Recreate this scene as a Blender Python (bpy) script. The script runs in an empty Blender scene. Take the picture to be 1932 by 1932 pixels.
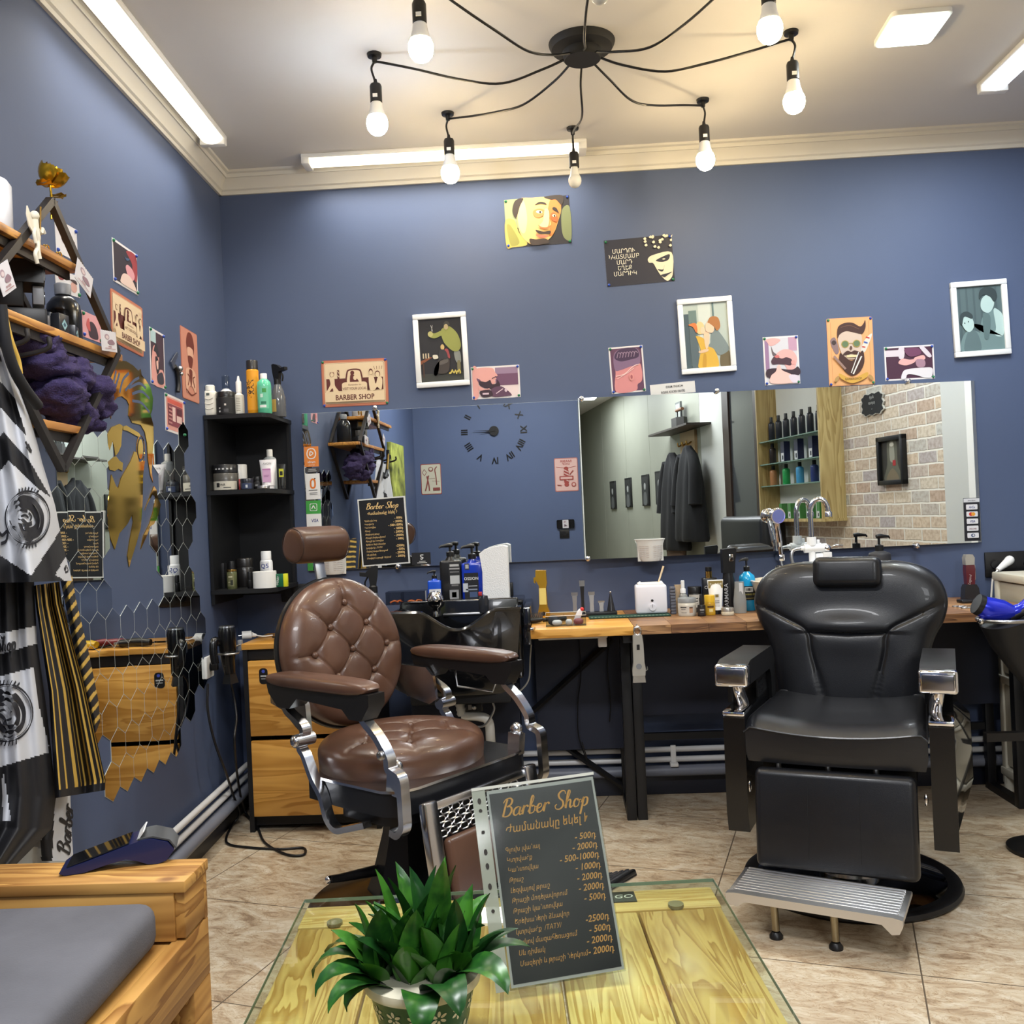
import bpy, bmesh, math, random
from mathutils import Vector as V, Matrix, Euler

random.seed(7)
C = bpy.context.scene.collection
SC = bpy.context.scene
pi = math.pi
R = math.radians
cos, sin = math.cos, math.sin

# ------------------------------------------------------------------ camera
CAMZ = 1.28
ROWS = ((0.9979722, 0.0458698, -0.0441299), (-0.0442306, 0.0011824, -0.9990206), (-0.0457727, 0.9989469, 0.0032089))
cd = bpy.data.cameras.new('camera')
cd.sensor_width = 36.0
cd.lens = 1790 / 1932 * 36.0
cd.clip_start = 0.02
cam = bpy.data.objects.new('camera', cd)
C.objects.link(cam)
rt, dn, fw = (V(r) for r in ROWS)
mc = Matrix((rt, -dn, -fw)).transposed().to_4x4()
mc.translation = (0, 0, CAMZ)
cam.matrix_world = mc
SC.camera = cam

# ------------------------------------------------------------------ world, exposure
SC.view_settings.view_transform = 'Standard'
SC.view_settings.look = 'None'
SC.view_settings.exposure = 0.3
SC.view_settings.gamma = 1.0
SC.view_settings.use_curve_mapping = False
w = bpy.data.worlds.new('world')
SC.world = w
w.use_nodes = True
w.node_tree.nodes['Background'].inputs[0].default_value = (0.55, 0.6, 0.7, 1)
w.node_tree.nodes['Background'].inputs[1].default_value = 0.12


def area(name, loc, sx, sy, power, col, rot=(0, 0, 0), spread=180):
    l = bpy.data.lights.new(name, 'AREA')
    l.shape = 'RECTANGLE'
    l.size, l.size_y = sx, sy
    l.energy = power
    l.color = col
    l.spread = R(spread)
    o = bpy.data.objects.new(name, l)
    o.location = loc
    o.rotation_euler = rot
    C.objects.link(o)
    return o


COOL = (0.86, 0.93, 1.0)
WARMT = (1.0, 0.95, 0.84)
LW = R(2.233)          # the left wall opens by this angle towards the back wall
# light of the ceiling tubes and square panel, then three added fill lights (each sits right under its own fixture)
area('left_tube_light', (-1.315, 3.24, 2.85), 0.09, 1.2, 9, WARMT, (0, R(-10), LW), 125)
area('back_tube_light', (-0.42, 4.155, 2.85), 1.2, 0.08, 7, WARMT, (0, 0, 0), 140)
area('right_tube_light', (1.80, 3.2, 2.85), 0.1, 1.2, 22, COOL)
area('square_panel_light', (1.295, 3.315, 2.872), 0.18, 0.18, 14, (0.95, 1.0, 0.95))
area('near_ceiling_light', (-0.3, 1.0, 2.86), 1.2, 0.3, 62, (0.97, 0.98, 1.0))  # added fill light out of view, brightens the near room
area('hall_ceiling_light', (1.2, -1.6, 2.86), 0.8, 1.6, 60, (0.97, 0.98, 1.0))  # added fill for the mirrored hall, as is the next one
area('hall_end_light', (1.0, -4.2, 2.86), 0.8, 1.6, 60, (0.97, 0.98, 1.0))


# ------------------------------------------------------------------ materials
def lin(c):
    if isinstance(c, str):
        c = tuple(int(c[i:i + 2], 16) for i in (0, 2, 4))
    o = []
    for x in c[:3]:
        x = x / 255
        o.append(x / 12.92 if x <= 0.04045 else ((x + 0.055) / 1.055) ** 2.4)
    return (*o, 1.0)


_m = {}


def mat(name, col, rough=0.5, metal=0.0, noise=0.0, nscale=8.0, bump=0.0, bscale=60.0, coat=0.0, emit=0.0, ecol=None,
        trans=0.0, alpha=1.0, ior=1.45, spec=0.5):
    if name in _m:
        return _m[name]
    m = bpy.data.materials.new(name)
    m.use_nodes = True
    nt = m.node_tree
    b = nt.nodes['Principled BSDF']
    c = lin(col)
    b.inputs['Base Color'].default_value = c
    b.inputs['Roughness'].default_value = rough
    b.inputs['Metallic'].default_value = metal
    b.inputs['Coat Weight'].default_value = coat
    b.inputs['Transmission Weight'].default_value = trans
    b.inputs['IOR'].default_value = ior
    b.inputs['Alpha'].default_value = alpha
    b.inputs['Specular IOR Level'].default_value = spec
    if emit:
        b.inputs['Emission Color'].default_value = lin(ecol or col)
        b.inputs['Emission Strength'].default_value = emit
    if noise or bump:
        tc = nt.nodes.new('ShaderNodeTexCoord')
    if noise:
        n = nt.nodes.new('ShaderNodeTexNoise')
        n.inputs['Scale'].default_value = nscale
        n.inputs['Detail'].default_value = 5
        nt.links.new(tc.outputs['Object'], n.inputs['Vector'])
        r = nt.nodes.new('ShaderNodeValToRGB')
        r.color_ramp.elements[0].position = 0.3
        r.color_ramp.elements[1].position = 0.7
        r.color_ramp.elements[0].color = (*[x * (1 - noise) for x in c[:3]], 1)
        r.color_ramp.elements[1].color = (*[min(1, x * (1 + noise)) for x in c[:3]], 1)
        nt.links.new(n.outputs['Fac'], r.inputs['Fac'])
        nt.links.new(r.outputs['Color'], b.inputs['Base Color'])
    if bump:
        n2 = nt.nodes.new('ShaderNodeTexNoise')
        n2.inputs['Scale'].default_value = bscale
        n2.inputs['Detail'].default_value = 4
        nt.links.new(tc.outputs['Object'], n2.inputs['Vector'])
        bp = nt.nodes.new('ShaderNodeBump')
        bp.inputs['Strength'].default_value = bump
        bp.inputs['Distance'].default_value = 0.004
        nt.links.new(n2.outputs['Fac'], bp.inputs['Height'])
        nt.links.new(bp.outputs['Normal'], b.inputs['Normal'])
    _m[name] = m
    return m


def ink(col, rough=0.6):
    """flat printed / painted colour, one material per colour"""
    key = col if isinstance(col, str) else '%02x%02x%02x' % tuple(col)
    c = tuple(int(key[i:i + 2], 16) for i in (0, 2, 4))
    return mat('print ' + key, tuple(x * .91 for x in c), rough)


def wood(name, c0, c1, axis='X', scale=1.0, rough=0.45, coat=0.0, knots=True, dark=None):
    """pine-like grain along the given object axis"""
    if name in _m:
        return _m[name]
    m = bpy.data.materials.new(name)
    m.use_nodes = True
    nt = m.node_tree
    b = nt.nodes['Principled BSDF']
    tc = nt.nodes.new('ShaderNodeTexCoord')
    mp = nt.nodes.new('ShaderNodeMapping')
    st = {'X': (0.8, 9, 9), 'Y': (9, 0.8, 9), 'Z': (9, 9, 0.8)}[axis]
    mp.inputs['Scale'].default_value = [s * scale for s in st]
    nt.links.new(tc.outputs['Object'], mp.inputs['Vector'])
    n = nt.nodes.new('ShaderNodeTexNoise')
    n.inputs['Scale'].default_value = 1.0
    n.inputs['Detail'].default_value = 3
    n.inputs['Distortion'].default_value = 0.6
    nt.links.new(mp.outputs['Vector'], n.inputs['Vector'])
    ml = nt.nodes.new('ShaderNodeMath')
    ml.operation = 'MULTIPLY'
    ml.inputs[1].default_value = 9.0
    nt.links.new(n.outputs['Fac'], ml.inputs[0])
    fr = nt.nodes.new('ShaderNodeMath')
    fr.operation = 'FRACT'
    nt.links.new(ml.outputs[0], fr.inputs[0])
    r = nt.nodes.new('ShaderNodeValToRGB')
    e = r.color_ramp.elements
    e[0].position, e[0].color = 0.0, lin(c0)
    e[1].position, e[1].color = 0.75, lin(c1)
    e2 = e.new(0.92)
    e2.color = lin(c1)
    e3 = e.new(1.0)
    e3.color = lin(c0)
    nt.links.new(fr.outputs[0], r.inputs['Fac'])
    n2 = nt.nodes.new('ShaderNodeTexNoise')
    n2.inputs['Scale'].default_value = 3.0
    n2.inputs['Detail'].default_value = 2
    nt.links.new(tc.outputs['Object'], n2.inputs['Vector'])
    mx = nt.nodes.new('ShaderNodeMix')
    mx.data_type = 'RGBA'
    mx.blend_type = 'MULTIPLY'
    r2 = nt.nodes.new('ShaderNodeValToRGB')
    r2.color_ramp.elements[0].position = 0.35
    r2.color_ramp.elements[0].color = (0.72, 0.66, 0.6, 1)
    r2.color_ramp.elements[1].position = 0.62
    r2.color_ramp.elements[1].color = (1, 1, 1, 1)
    nt.links.new(n2.outputs['Fac'], r2.inputs['Fac'])
    mx.inputs[0].default_value = 0.8
    nt.links.new(r.outputs['Color'], mx.inputs[6])
    nt.links.new(r2.outputs['Color'], mx.inputs[7])
    last = mx.outputs[2]
    if knots:
        vo = nt.nodes.new('ShaderNodeTexVoronoi')
        vo.inputs['Scale'].default_value = 1.0
        mp2 = nt.nodes.new('ShaderNodeMapping')
        mp2.inputs['Scale'].default_value = [4.0 if s < 1 else 6.0 for s in st]
        nt.links.new(tc.outputs['Object'], mp2.inputs['Vector'])
        nt.links.new(mp2.outputs['Vector'], vo.inputs['Vector'])
        rk = nt.nodes.new('ShaderNodeValToRGB')
        rk.color_ramp.elements[0].position = 0.05
        rk.color_ramp.elements[0].color = (0.25, 0.13, 0.07, 1)
        rk.color_ramp.elements[1].position = 0.11
        rk.color_ramp.elements[1].color = (1, 1, 1, 1)
        nt.links.new(vo.outputs['Distance'], rk.inputs['Fac'])
        mk = nt.nodes.new('ShaderNodeMix')
        mk.data_type = 'RGBA'
        mk.blend_type = 'MULTIPLY'
        mk.inputs[0].default_value = 0.8
        nt.links.new(last, mk.inputs[6])
        nt.links.new(rk.outputs['Color'], mk.inputs[7])
        last = mk.outputs[2]
    nt.links.new(last, b.inputs['Base Color'])
    b.inputs['Roughness'].default_value = rough
    b.inputs['Coat Weight'].default_value = coat
    b.inputs['Coat Roughness'].default_value = 0.15
    _m[name] = m
    return m


def glass(name, col=(255, 255, 255), rough=0.02, ior=1.45):
    """thin clear pane or bottle wall: mostly see-through with a glossy surface"""
    if name in _m:
        return _m[name]
    m = bpy.data.materials.new(name)
    m.use_nodes = True
    nt = m.node_tree
    nt.nodes.remove(nt.nodes['Principled BSDF'])
    out = nt.nodes['Material Output']
    tr = nt.nodes.new('ShaderNodeBsdfTransparent')
    tr.inputs[0].default_value = lin(col)
    gl = nt.nodes.new('ShaderNodeBsdfGlossy')
    gl.inputs['Roughness'].default_value = rough
    fz = nt.nodes.new('ShaderNodeFresnel')
    fz.inputs['IOR'].default_value = ior
    ge = nt.nodes.new('ShaderNodeNewGeometry')
    iv = nt.nodes.new('ShaderNodeMath')
    iv.operation = 'MULTIPLY_ADD'
    iv.inputs[1].default_value = -1.0
    iv.inputs[2].default_value = 1.0
    nt.links.new(ge.outputs['Backfacing'], iv.inputs[0])
    mu = nt.nodes.new('ShaderNodeMath')
    mu.operation = 'MULTIPLY'
    nt.links.new(fz.outputs[0], mu.inputs[0])
    nt.links.new(iv.outputs[0], mu.inputs[1])
    mx = nt.nodes.new('ShaderNodeMixShader')
    nt.links.new(mu.outputs[0], mx.inputs[0])
    nt.links.new(tr.outputs[0], mx.inputs[1])
    nt.links.new(gl.outputs[0], mx.inputs[2])
    nt.links.new(mx.outputs[0], out.inputs[0])
    _m[name] = m
    return m


BLACK = mat('black plastic', (16, 16, 18), 0.4)
GLOSSB = mat('gloss black', (12, 12, 14), 0.22)
MATTB = mat('matte black paint', (17, 18, 22), 0.65)
DARKWOOD = mat('black stained wood', (17, 17, 20), 0.55, noise=0.2, nscale=5)
CHROME = mat('chrome', (225, 225, 228), 0.09, 1.0)
STEEL = mat('brushed steel', (175, 176, 178), 0.28, 1.0)
ALU = mat('cast aluminium', (205, 206, 210), 0.2, 1.0)
WHITE = mat('white plastic', (228, 228, 226), 0.4)
OFFW = mat('off white plastic', (214, 212, 204), 0.45)
GREY = mat('grey plastic', (120, 122, 126), 0.45)
GOLD = mat('gold metal', (240, 188, 66), 0.34, 1.0)
BRASS = mat('brass', (190, 150, 80), 0.25, 1.0)
BROWN = mat('brown leather', (86, 60, 47), 0.33, noise=0.28, nscale=5, bump=0.10, bscale=420, coat=0.12)
BLEATHER = mat('black leather', (21, 22, 26), 0.33, noise=0.15, nscale=6, bump=0.12, bscale=420, coat=0.1)
PINE = wood('honey pine', (190, 132, 50), (226, 170, 84), 'X', 1.0, 0.4, 0.1, knots=False)
MIRROR = mat('mirror silver', (232, 236, 236), 0.0, 1.0)
CLEAR = glass('clear plastic', (235, 238, 240), 0.05)


# ------------------------------------------------------------------ mesh builder
def catmull(pts, n=6, closed=False):
    P = [V(p) for p in pts]
    if len(P) < 3:
        return P
    out = []
    N = len(P)
    for i in range(N if closed else N - 1):
        p0 = P[(i - 1) % N] if closed or i > 0 else P[0] * 2 - P[1]
        p1, p2 = P[i], P[(i + 1) % N]
        p3 = P[(i + 2) % N] if closed or i + 2 < N else P[-1] * 2 - P[-2]
        for k in range(n):
            t = k / n
            out.append(0.5 * ((2 * p1) + (p2 - p0) * t + (2 * p0 - 5 * p1 + 4 * p2 - p3) * t * t + (3 * p1 - p0 - 3 * p2 + p3) * t ** 3))
    if not closed:
        out.append(P[-1])
    return out


_txt = {}


def text_geo(s, size, bold=0.0, align='CENTER'):
    k = (s, size, bold, align)
    if k not in _txt:
        cu = bpy.data.curves.new('t', 'FONT')
        cu.body = s
        cu.size = size
        cu.align_x = align
        cu.resolution_u = 2
        cu.offset = bold * size
        o = bpy.data.objects.new('t', cu)
        me = bpy.data.meshes.new_from_object(o)
        _txt[k] = ([tuple(v.co) for v in me.vertices], [tuple(p.vertices) for p in me.polygons])
        bpy.data.objects.remove(o)
        bpy.data.curves.remove(cu)
        bpy.data.meshes.remove(me)
    return _txt[k]


class MB:
    def __init__(s):
        s.v, s.f, s.mi, s.mats = [], [], [], []

    def mid(s, m):
        if m not in s.mats:
            s.mats.append(m)
        return s.mats.index(m)

    def add(s, vs, fs, m):
        b = len(s.v)
        s.v += [tuple(p) for p in vs]
        k = s.mid(m)
        for f in fs:
            s.f.append([i + b for i in f])
            s.mi.append(k)
        return s

    def mark(s):
        return len(s.v)

    def xf(s, M, start=0):
        for i in range(start, len(s.v)):
            s.v[i] = tuple(M @ V(s.v[i]))
        return s

    def box(s, x0, x1, y0, y1, z0, z1, m, bev=0.0, seg=2):
        if bev <= 0:
            vs = [(x0, y0, z0), (x1, y0, z0), (x1, y1, z0), (x0, y1, z0), (x0, y0, z1), (x1, y0, z1), (x1, y1, z1), (x0, y1, z1)]
            return s.add(vs, [(3, 2, 1, 0), (4, 5, 6, 7), (0, 1, 5, 4), (1, 2, 6, 5), (2, 3, 7, 6), (3, 0, 4, 7)], m)
        bm = bmesh.new()
        bmesh.ops.create_cube(bm, size=1)
        for v in bm.verts:
            v.co = ((x0 + x1) / 2 + v.co.x * (x1 - x0), (y0 + y1) / 2 + v.co.y * (y1 - y0), (z0 + z1) / 2 + v.co.z * (z1 - z0))
        bv = min(bev, 0.49 * min(abs(x1 - x0), abs(y1 - y0), abs(z1 - z0)))
        bmesh.ops.bevel(bm, geom=bm.edges[:], offset=bv, segments=seg, affect='EDGES', profile=0.5)
        bm.verts.index_update()
        s.add([v.co for v in bm.verts], [[v.index for v in f.verts] for f in bm.faces], m)
        bm.free()
        return s

    def tube(s, path, r, m, n=8, closed=False, flat=None):
        P = [V(p) for p in path]
        N = len(P)
        rs = r if isinstance(r, (list, tuple)) else [r] * N
        vs, fs = [], []
        up = None
        for i in range(N):
            a = P[(i - 1) % N] if closed else P[max(0, i - 1)]
            b = P[(i + 1) % N] if closed else P[min(N - 1, i + 1)]
            t = (b - a).normalized() if (b - a).length > 1e-9 else V((0, 0, 1))
            if up is None:
                up = V((0, 0, 1)) if abs(t.z) < 0.9 else V((1, 0, 0))
            x = t.cross(up)
            if x.length < 1e-6:
                x = t.orthogonal()
            x.normalize()
            y = x.cross(t).normalized()
            up = y
            for k in range(n):
                q = 2 * pi * k / n
                vs.append(P[i] + (x * cos(q) + y * sin(q)) * rs[i])
        for i in range(N if closed else N - 1):
            j = (i + 1) % N
            for k in range(n):
                k2 = (k + 1) % n
                fs.append((i * n + k, i * n + k2, j * n + k2, j * n + k))
        if not closed:
            fs.append(tuple(range(n))[::-1])
            fs.append(tuple((N - 1) * n + k for k in range(n)))
        return s.add(vs, fs, m)

    def cyl(s, a, b, r, m, n=16, r2=None):
        return s.tube([a, b], [r, r if r2 is None else r2], m, n)

    def bar(s, yz, x, wx, t, m):
        """flat bar of width wx (along X) and thickness t swept along a path in a YZ plane"""
        P = [V((0, p[0], p[1])) for p in yz]
        vs, fs = [], []
        for i in range(len(P)):
            d = (P[min(i + 1, len(P) - 1)] - P[max(i - 1, 0)]).normalized()
            nn = V((0, -d.z, d.y)) * t / 2
            for sx, sn in ((-1, -1), (1, -1), (1, 1), (-1, 1)):
                vs.append((x + sx * wx / 2, P[i].y + nn.y * sn, P[i].z + nn.z * sn))
        n = len(P)
        for i in range(n - 1):
            for k in range(4):
                k2 = (k + 1) % 4
                fs.append((i * 4 + k, i * 4 + k2, i * 4 + 4 + k2, i * 4 + 4 + k))
        fs.append((3, 2, 1, 0))
        fs.append(tuple((n - 1) * 4 + k for k in range(4)))
        return s.add(vs, fs, m)

    def lathe(s, prof, m, n=20, c=(0, 0, 0), sx=1.0, sy=1.0):
        vs, fs = [], []
        L = len(prof)
        for r, z in prof:
            for k in range(n):
                q = 2 * pi * k / n
                vs.append((c[0] + r * cos(q) * sx, c[1] + r * sin(q) * sy, c[2] + z))
        for i in range(L - 1):
            for k in range(n):
                k2 = (k + 1) % n
                fs.append((i * n + k, i * n + k2, (i + 1) * n + k2, (i + 1) * n + k))
        if prof[0][0] > 1e-6:
            fs.append(tuple(range(n))[::-1])
        if prof[-1][0] > 1e-6:
            fs.append(tuple((L - 1) * n + k for k in range(n)))
        return s.add(vs, fs, m)

    def ball(s, c, r, m, n=14, sx=1, sy=1, sz=1):
        k = n // 2
        prof = [(max(1e-5, r * sin(pi * i / k)), -r * cos(pi * i / k)) for i in range(k + 1)]
        b = s.mark()
        s.lathe(prof, m, n)
        for i in range(b, len(s.v)):
            p = s.v[i]
            s.v[i] = (c[0] + p[0] * sx, c[1] + p[1] * sy, c[2] + p[2] * sz)
        return s

    def prism(s, pts, y0, y1, m):
        """outline given in XZ, extruded along Y"""
        n = len(pts)
        vs = [(p[0], y0, p[1]) for p in pts] + [(p[0], y1, p[1]) for p in pts]
        fs = [tuple(range(n)), tuple(range(2 * n - 1, n - 1, -1))] + [(i, n + i, n + (i + 1) % n, (i + 1) % n) for i in range(n)]
        return s.add(vs, fs, m)

    def slab(s, pts, z0, z1, m):
        """outline given in XY, extruded along Z"""
        n = len(pts)
        vs = [(p[0], p[1], z0) for p in pts] + [(p[0], p[1], z1) for p in pts]
        fs = [tuple(range(n))[::-1], tuple(range(n, 2 * n))] + [(i, (i + 1) % n, n + (i + 1) % n, n + i) for i in range(n)]
        return s.add(vs, fs, m)

    def face(s, pts, y, m):
        """thin printed shape in the XZ plane, facing -Y"""
        return s.add([(p[0], y, p[1]) for p in pts], [tuple(range(len(pts)))], m)

    def cushion(s, c, d, m, e=4.0, nu=28, nv=14, ez=2.6):
        """superellipsoid pad: half sizes d"""
        def sg(t, p):
            return math.copysign(abs(t) ** p, t)
        vs, fs = [], []
        for j in range(nv + 1):
            ph = -pi / 2 + pi * j / nv
            for i in range(nu):
                th = 2 * pi * i / nu
                vs.append((c[0] + d[0] * sg(cos(ph), 2 / ez) * sg(cos(th), 2 / e),
                           c[1] + d[1] * sg(cos(ph), 2 / ez) * sg(sin(th), 2 / e), c[2] + d[2] * sg(sin(ph), 2 / ez)))
        for j in range(nv):
            for i in range(nu):
                i2 = (i + 1) % nu
                fs.append((j * nu + i, j * nu + i2, (j + 1) * nu + i2, (j + 1) * nu + i))
        return s.add(vs, fs, m)

    def text(s, t, x, z, size, m, y=-0.003, align='CENTER', shear=0.0, sx=1.0, bold=0.0, rot=0.0):
        vs, fs = text_geo(t, size, bold, align)
        ca, sa = cos(rot), sin(rot)
        o = []
        for p in vs:
            a, b = (p[0] + shear * p[1]) * sx, p[1]
            o.append((x + a * ca - b * sa, y, z + a * sa + b * ca))
        return s.add(o, fs, m)

    def ribbon(s, pts, wd, m, y, w2=None):
        """pen stroke in the XZ plane"""
        P = [V((p[0], 0, p[1])) for p in pts]
        vs, fs = [], []
        for i in range(len(P)):
            d = (P[min(i + 1, len(P) - 1)] - P[max(i - 1, 0)])
            d = d.normalized() if d.length > 1e-9 else V((1, 0, 0))
            ww = wd * (0.55 + 0.6 * max(0.0, -d.z)) if w2 is None else wd
            nn = V((-d.z, 0, d.x)) * ww / 2
            vs += [(P[i].x - nn.x, y, P[i].z - nn.z), (P[i].x + nn.x, y, P[i].z + nn.z)]
        for i in range(len(P) - 1):
            fs.append((2 * i, 2 * i + 2, 2 * i + 3, 2 * i + 1))
        return s.add(vs, fs, m)

    def script(s, t, x, z, h, m, y=-0.003, wd=0.09, rot=0.0, slant=0.28):
        """brush-script lettering, centred on x"""
        tot = sum(0.34 if ch == ' ' else GL[ch][0] for ch in t) * h
        b = s.mark()
        cx = -tot / 2
        for ch in t:
            if ch == ' ':
                cx += 0.34 * h
                continue
            adv, strokes = GL[ch]
            for st in strokes:
                s.ribbon([(cx + (p.x + slant * p.y) * h, p.y * h) for p in catmull([(a[0], a[1], 0) for a in st], 5)], wd * h, m, 0)
            cx += adv * h
        s.xf(Matrix.Translation((x, y, z)) @ Matrix.Rotation(-rot, 4, 'Y'), b)
        return s

    def build(s, name, parent=None, angle=38, loc=None, rotz=0.0, M=None):
        me = bpy.data.meshes.new(name)
        me.from_pydata(s.v, [], s.f)
        for m in s.mats:
            me.materials.append(m)
        if s.f:
            me.polygons.foreach_set('material_index', s.mi)
            me.polygons.foreach_set('use_smooth', [True] * len(s.f))
            me.update()
            me.set_sharp_from_angle(angle=R(angle))
        o = bpy.data.objects.new(name, me)
        C.objects.link(o)
        if parent is not None:
            o.parent = parent
        if M is not None:
            o.matrix_world = M
        elif loc is not None:
            o.location = loc
            o.rotation_euler = (0, 0, rotz)
        return o


GL = {
    'B': (.6, [[(.18, .95), (.1, .5), (.04, 0)], [(-.04, .76), (.08, .95), (.32, 1.0), (.48, .86), (.42, .64), (.2, .53)],
               [(.2, .53), (.44, .5), (.52, .28), (.38, .04), (.12, 0), (-.02, .12)]]),
    'a': (.52, [[(.42, .4), (.28, .46), (.1, .35), (.06, .12), (.2, 0), (.36, .12), (.43, .42)], [(.43, .44), (.4, .12), (.48, 0), (.58, .1)]]),
    'r': (.40, [[(0, .15), (.12, .49), (.11, .2), (.08, 0)], [(.1, .22), (.2, .42), (.31, .47), (.38, .37)]]),
    'b': (.46, [[(0, .1), (.18, .5), (.27, .85), (.2, .98), (.13, .8), (.1, .1), (.2, 0), (.36, .06), (.4, .3), (.28, .42), (.2, .36)], [(.38, .34), (.52, .32)]]),
    'e': (.42, [[(0, .1), (.12, .2), (.32, .3), (.3, .45), (.16, .44), (.08, .22), (.16, 0), (.32, .02), (.44, .14)]]),
    'S': (.6, [[(.58, .8), (.52, .97), (.32, 1.0), (.16, .82), (.25, .6), (.45, .42), (.5, .18), (.34, 0), (.1, .03), (.02, .2), (.12, .28)]]),
    'h': (.5, [[(0, .1), (.16, .5), (.26, .88), (.19, .98), (.12, .8), (.08, 0)], [(.1, .28), (.25, .46), (.34, .38), (.33, .1), (.4, 0), (.5, .1)]]),
    'o': (.48, [[(.3, .44), (.14, .42), (.06, .2), (.16, 0), (.34, .06), (.38, .3), (.28, .44), (.3, .36), (.5, .38)]]),
    'p': (.5, [[(.02, .2), (.15, .48), (.12, .1), (.04, -.45)], [(.12, .3), (.26, .46), (.4, .38), (.38, .1), (.22, 0), (.12, .08)]]),
}


def tag(o, label, cat, group=None, kind=None):
    o['label'] = label
    o['category'] = cat
    if group:
        o['group'] = group
    if kind:
        o['kind'] = kind
    return o


def thing(name, label, cat, loc=(0, 0, 0), rotz=0.0, group=None, M=None):
    o = bpy.data.objects.new(name, None)
    o.empty_display_size = 0.05
    C.objects.link(o)
    if M is not None:
        o.matrix_world = M
    else:
        o.location = loc
        o.rotation_euler = (0, 0, rotz)
    return tag(o, label, cat, group)


def struct(o):
    o['kind'] = 'structure'
    return o


def copy_tree(o, loc=None, label=None):
    kids = list(o.children)
    c = o.copy()
    C.objects.link(c)
    if loc is not None:
        c.location = loc
    if label:
        c['label'] = label
    for ch in kids:
        d = ch.copy()
        C.objects.link(d)
        d.parent = c
        for g in ch.children:
            e = g.copy()
            C.objects.link(e)
            e.parent = d
    return c


def ell(cx, cz, rx, rz, n=18, a0=0.0, a1=2 * pi, rot=0.0):
    full = abs(a1 - a0 - 2 * pi) < 1e-6
    o = []
    for i in range(n if full else n + 1):
        q = a0 + (a1 - a0) * i / n
        x, z = rx * cos(q), rz * sin(q)
        o.append((cx + x * cos(rot) - z * sin(rot), cz + x * sin(rot) + z * cos(rot)))
    return o


def rrect(w, h, r, n=4, cx=0.0, cz=0.0):
    o = []
    for sx, sz, a in ((1, 1, 0), (-1, 1, 90), (-1, -1, 180), (1, -1, 270)):
        for i in range(n + 1):
            q = R(a + 90 * i / n)
            o.append((cx + sx * (w / 2 - r) + r * cos(q), cz + sz * (h / 2 - r) + r * sin(q)))
    return o


# ------------------------------------------------------------------ where a sight line of the photograph meets a surface of the room
YB = 4.3


def ray(px, py):
    c = V(((px - 966) / 1790, (py - 966) / 1790, 1))
    return rt * c.x + dn * c.y + fw * c.z


def at_y(px, py, y):
    d = ray(px, py)
    return V((0, 0, CAMZ)) + d * (y / d.y)


def at_z(px, py, z):
    d = ray(px, py)
    return V((0, 0, CAMZ)) + d * ((z - CAMZ) / d.z)


def at_plane(px, py, p0, n):
    d = ray(px, py)
    o = V((0, 0, CAMZ))
    return o + d * ((V(p0) - o).dot(V(n)) / d.dot(V(n)))


LWD = V((-sin(LW), cos(LW), 0))           # along the left wall, away from the viewer
LWN = V((cos(LW), sin(LW), 0))            # out of the left wall
LW0 = V((-1.48, YB, 0))


def at_left(px, py, off=0.0):
    return at_plane(px, py, LW0 + LWN * off, LWN)


RZL = pi / 2 + LW                         # local X along the left wall, local -Y out of it

# ------------------------------------------------------------------ room surfaces
def wall_paint(name, col, rough=0.55):
    return mat(name, col, rough, noise=0.05, nscale=1.5, bump=0.05, bscale=260, spec=0.35)


NAVY = wall_paint('navy wall paint', (74, 86, 114))
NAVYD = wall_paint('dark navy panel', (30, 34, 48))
GREYP = wall_paint('grey wall panel', (136, 138, 126))
CEILM = mat('ceiling paint', (206, 204, 202), 0.7, noise=0.02, nscale=2)
CORN = mat('cornice plaster', (205, 202, 194), 0.6)


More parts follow.
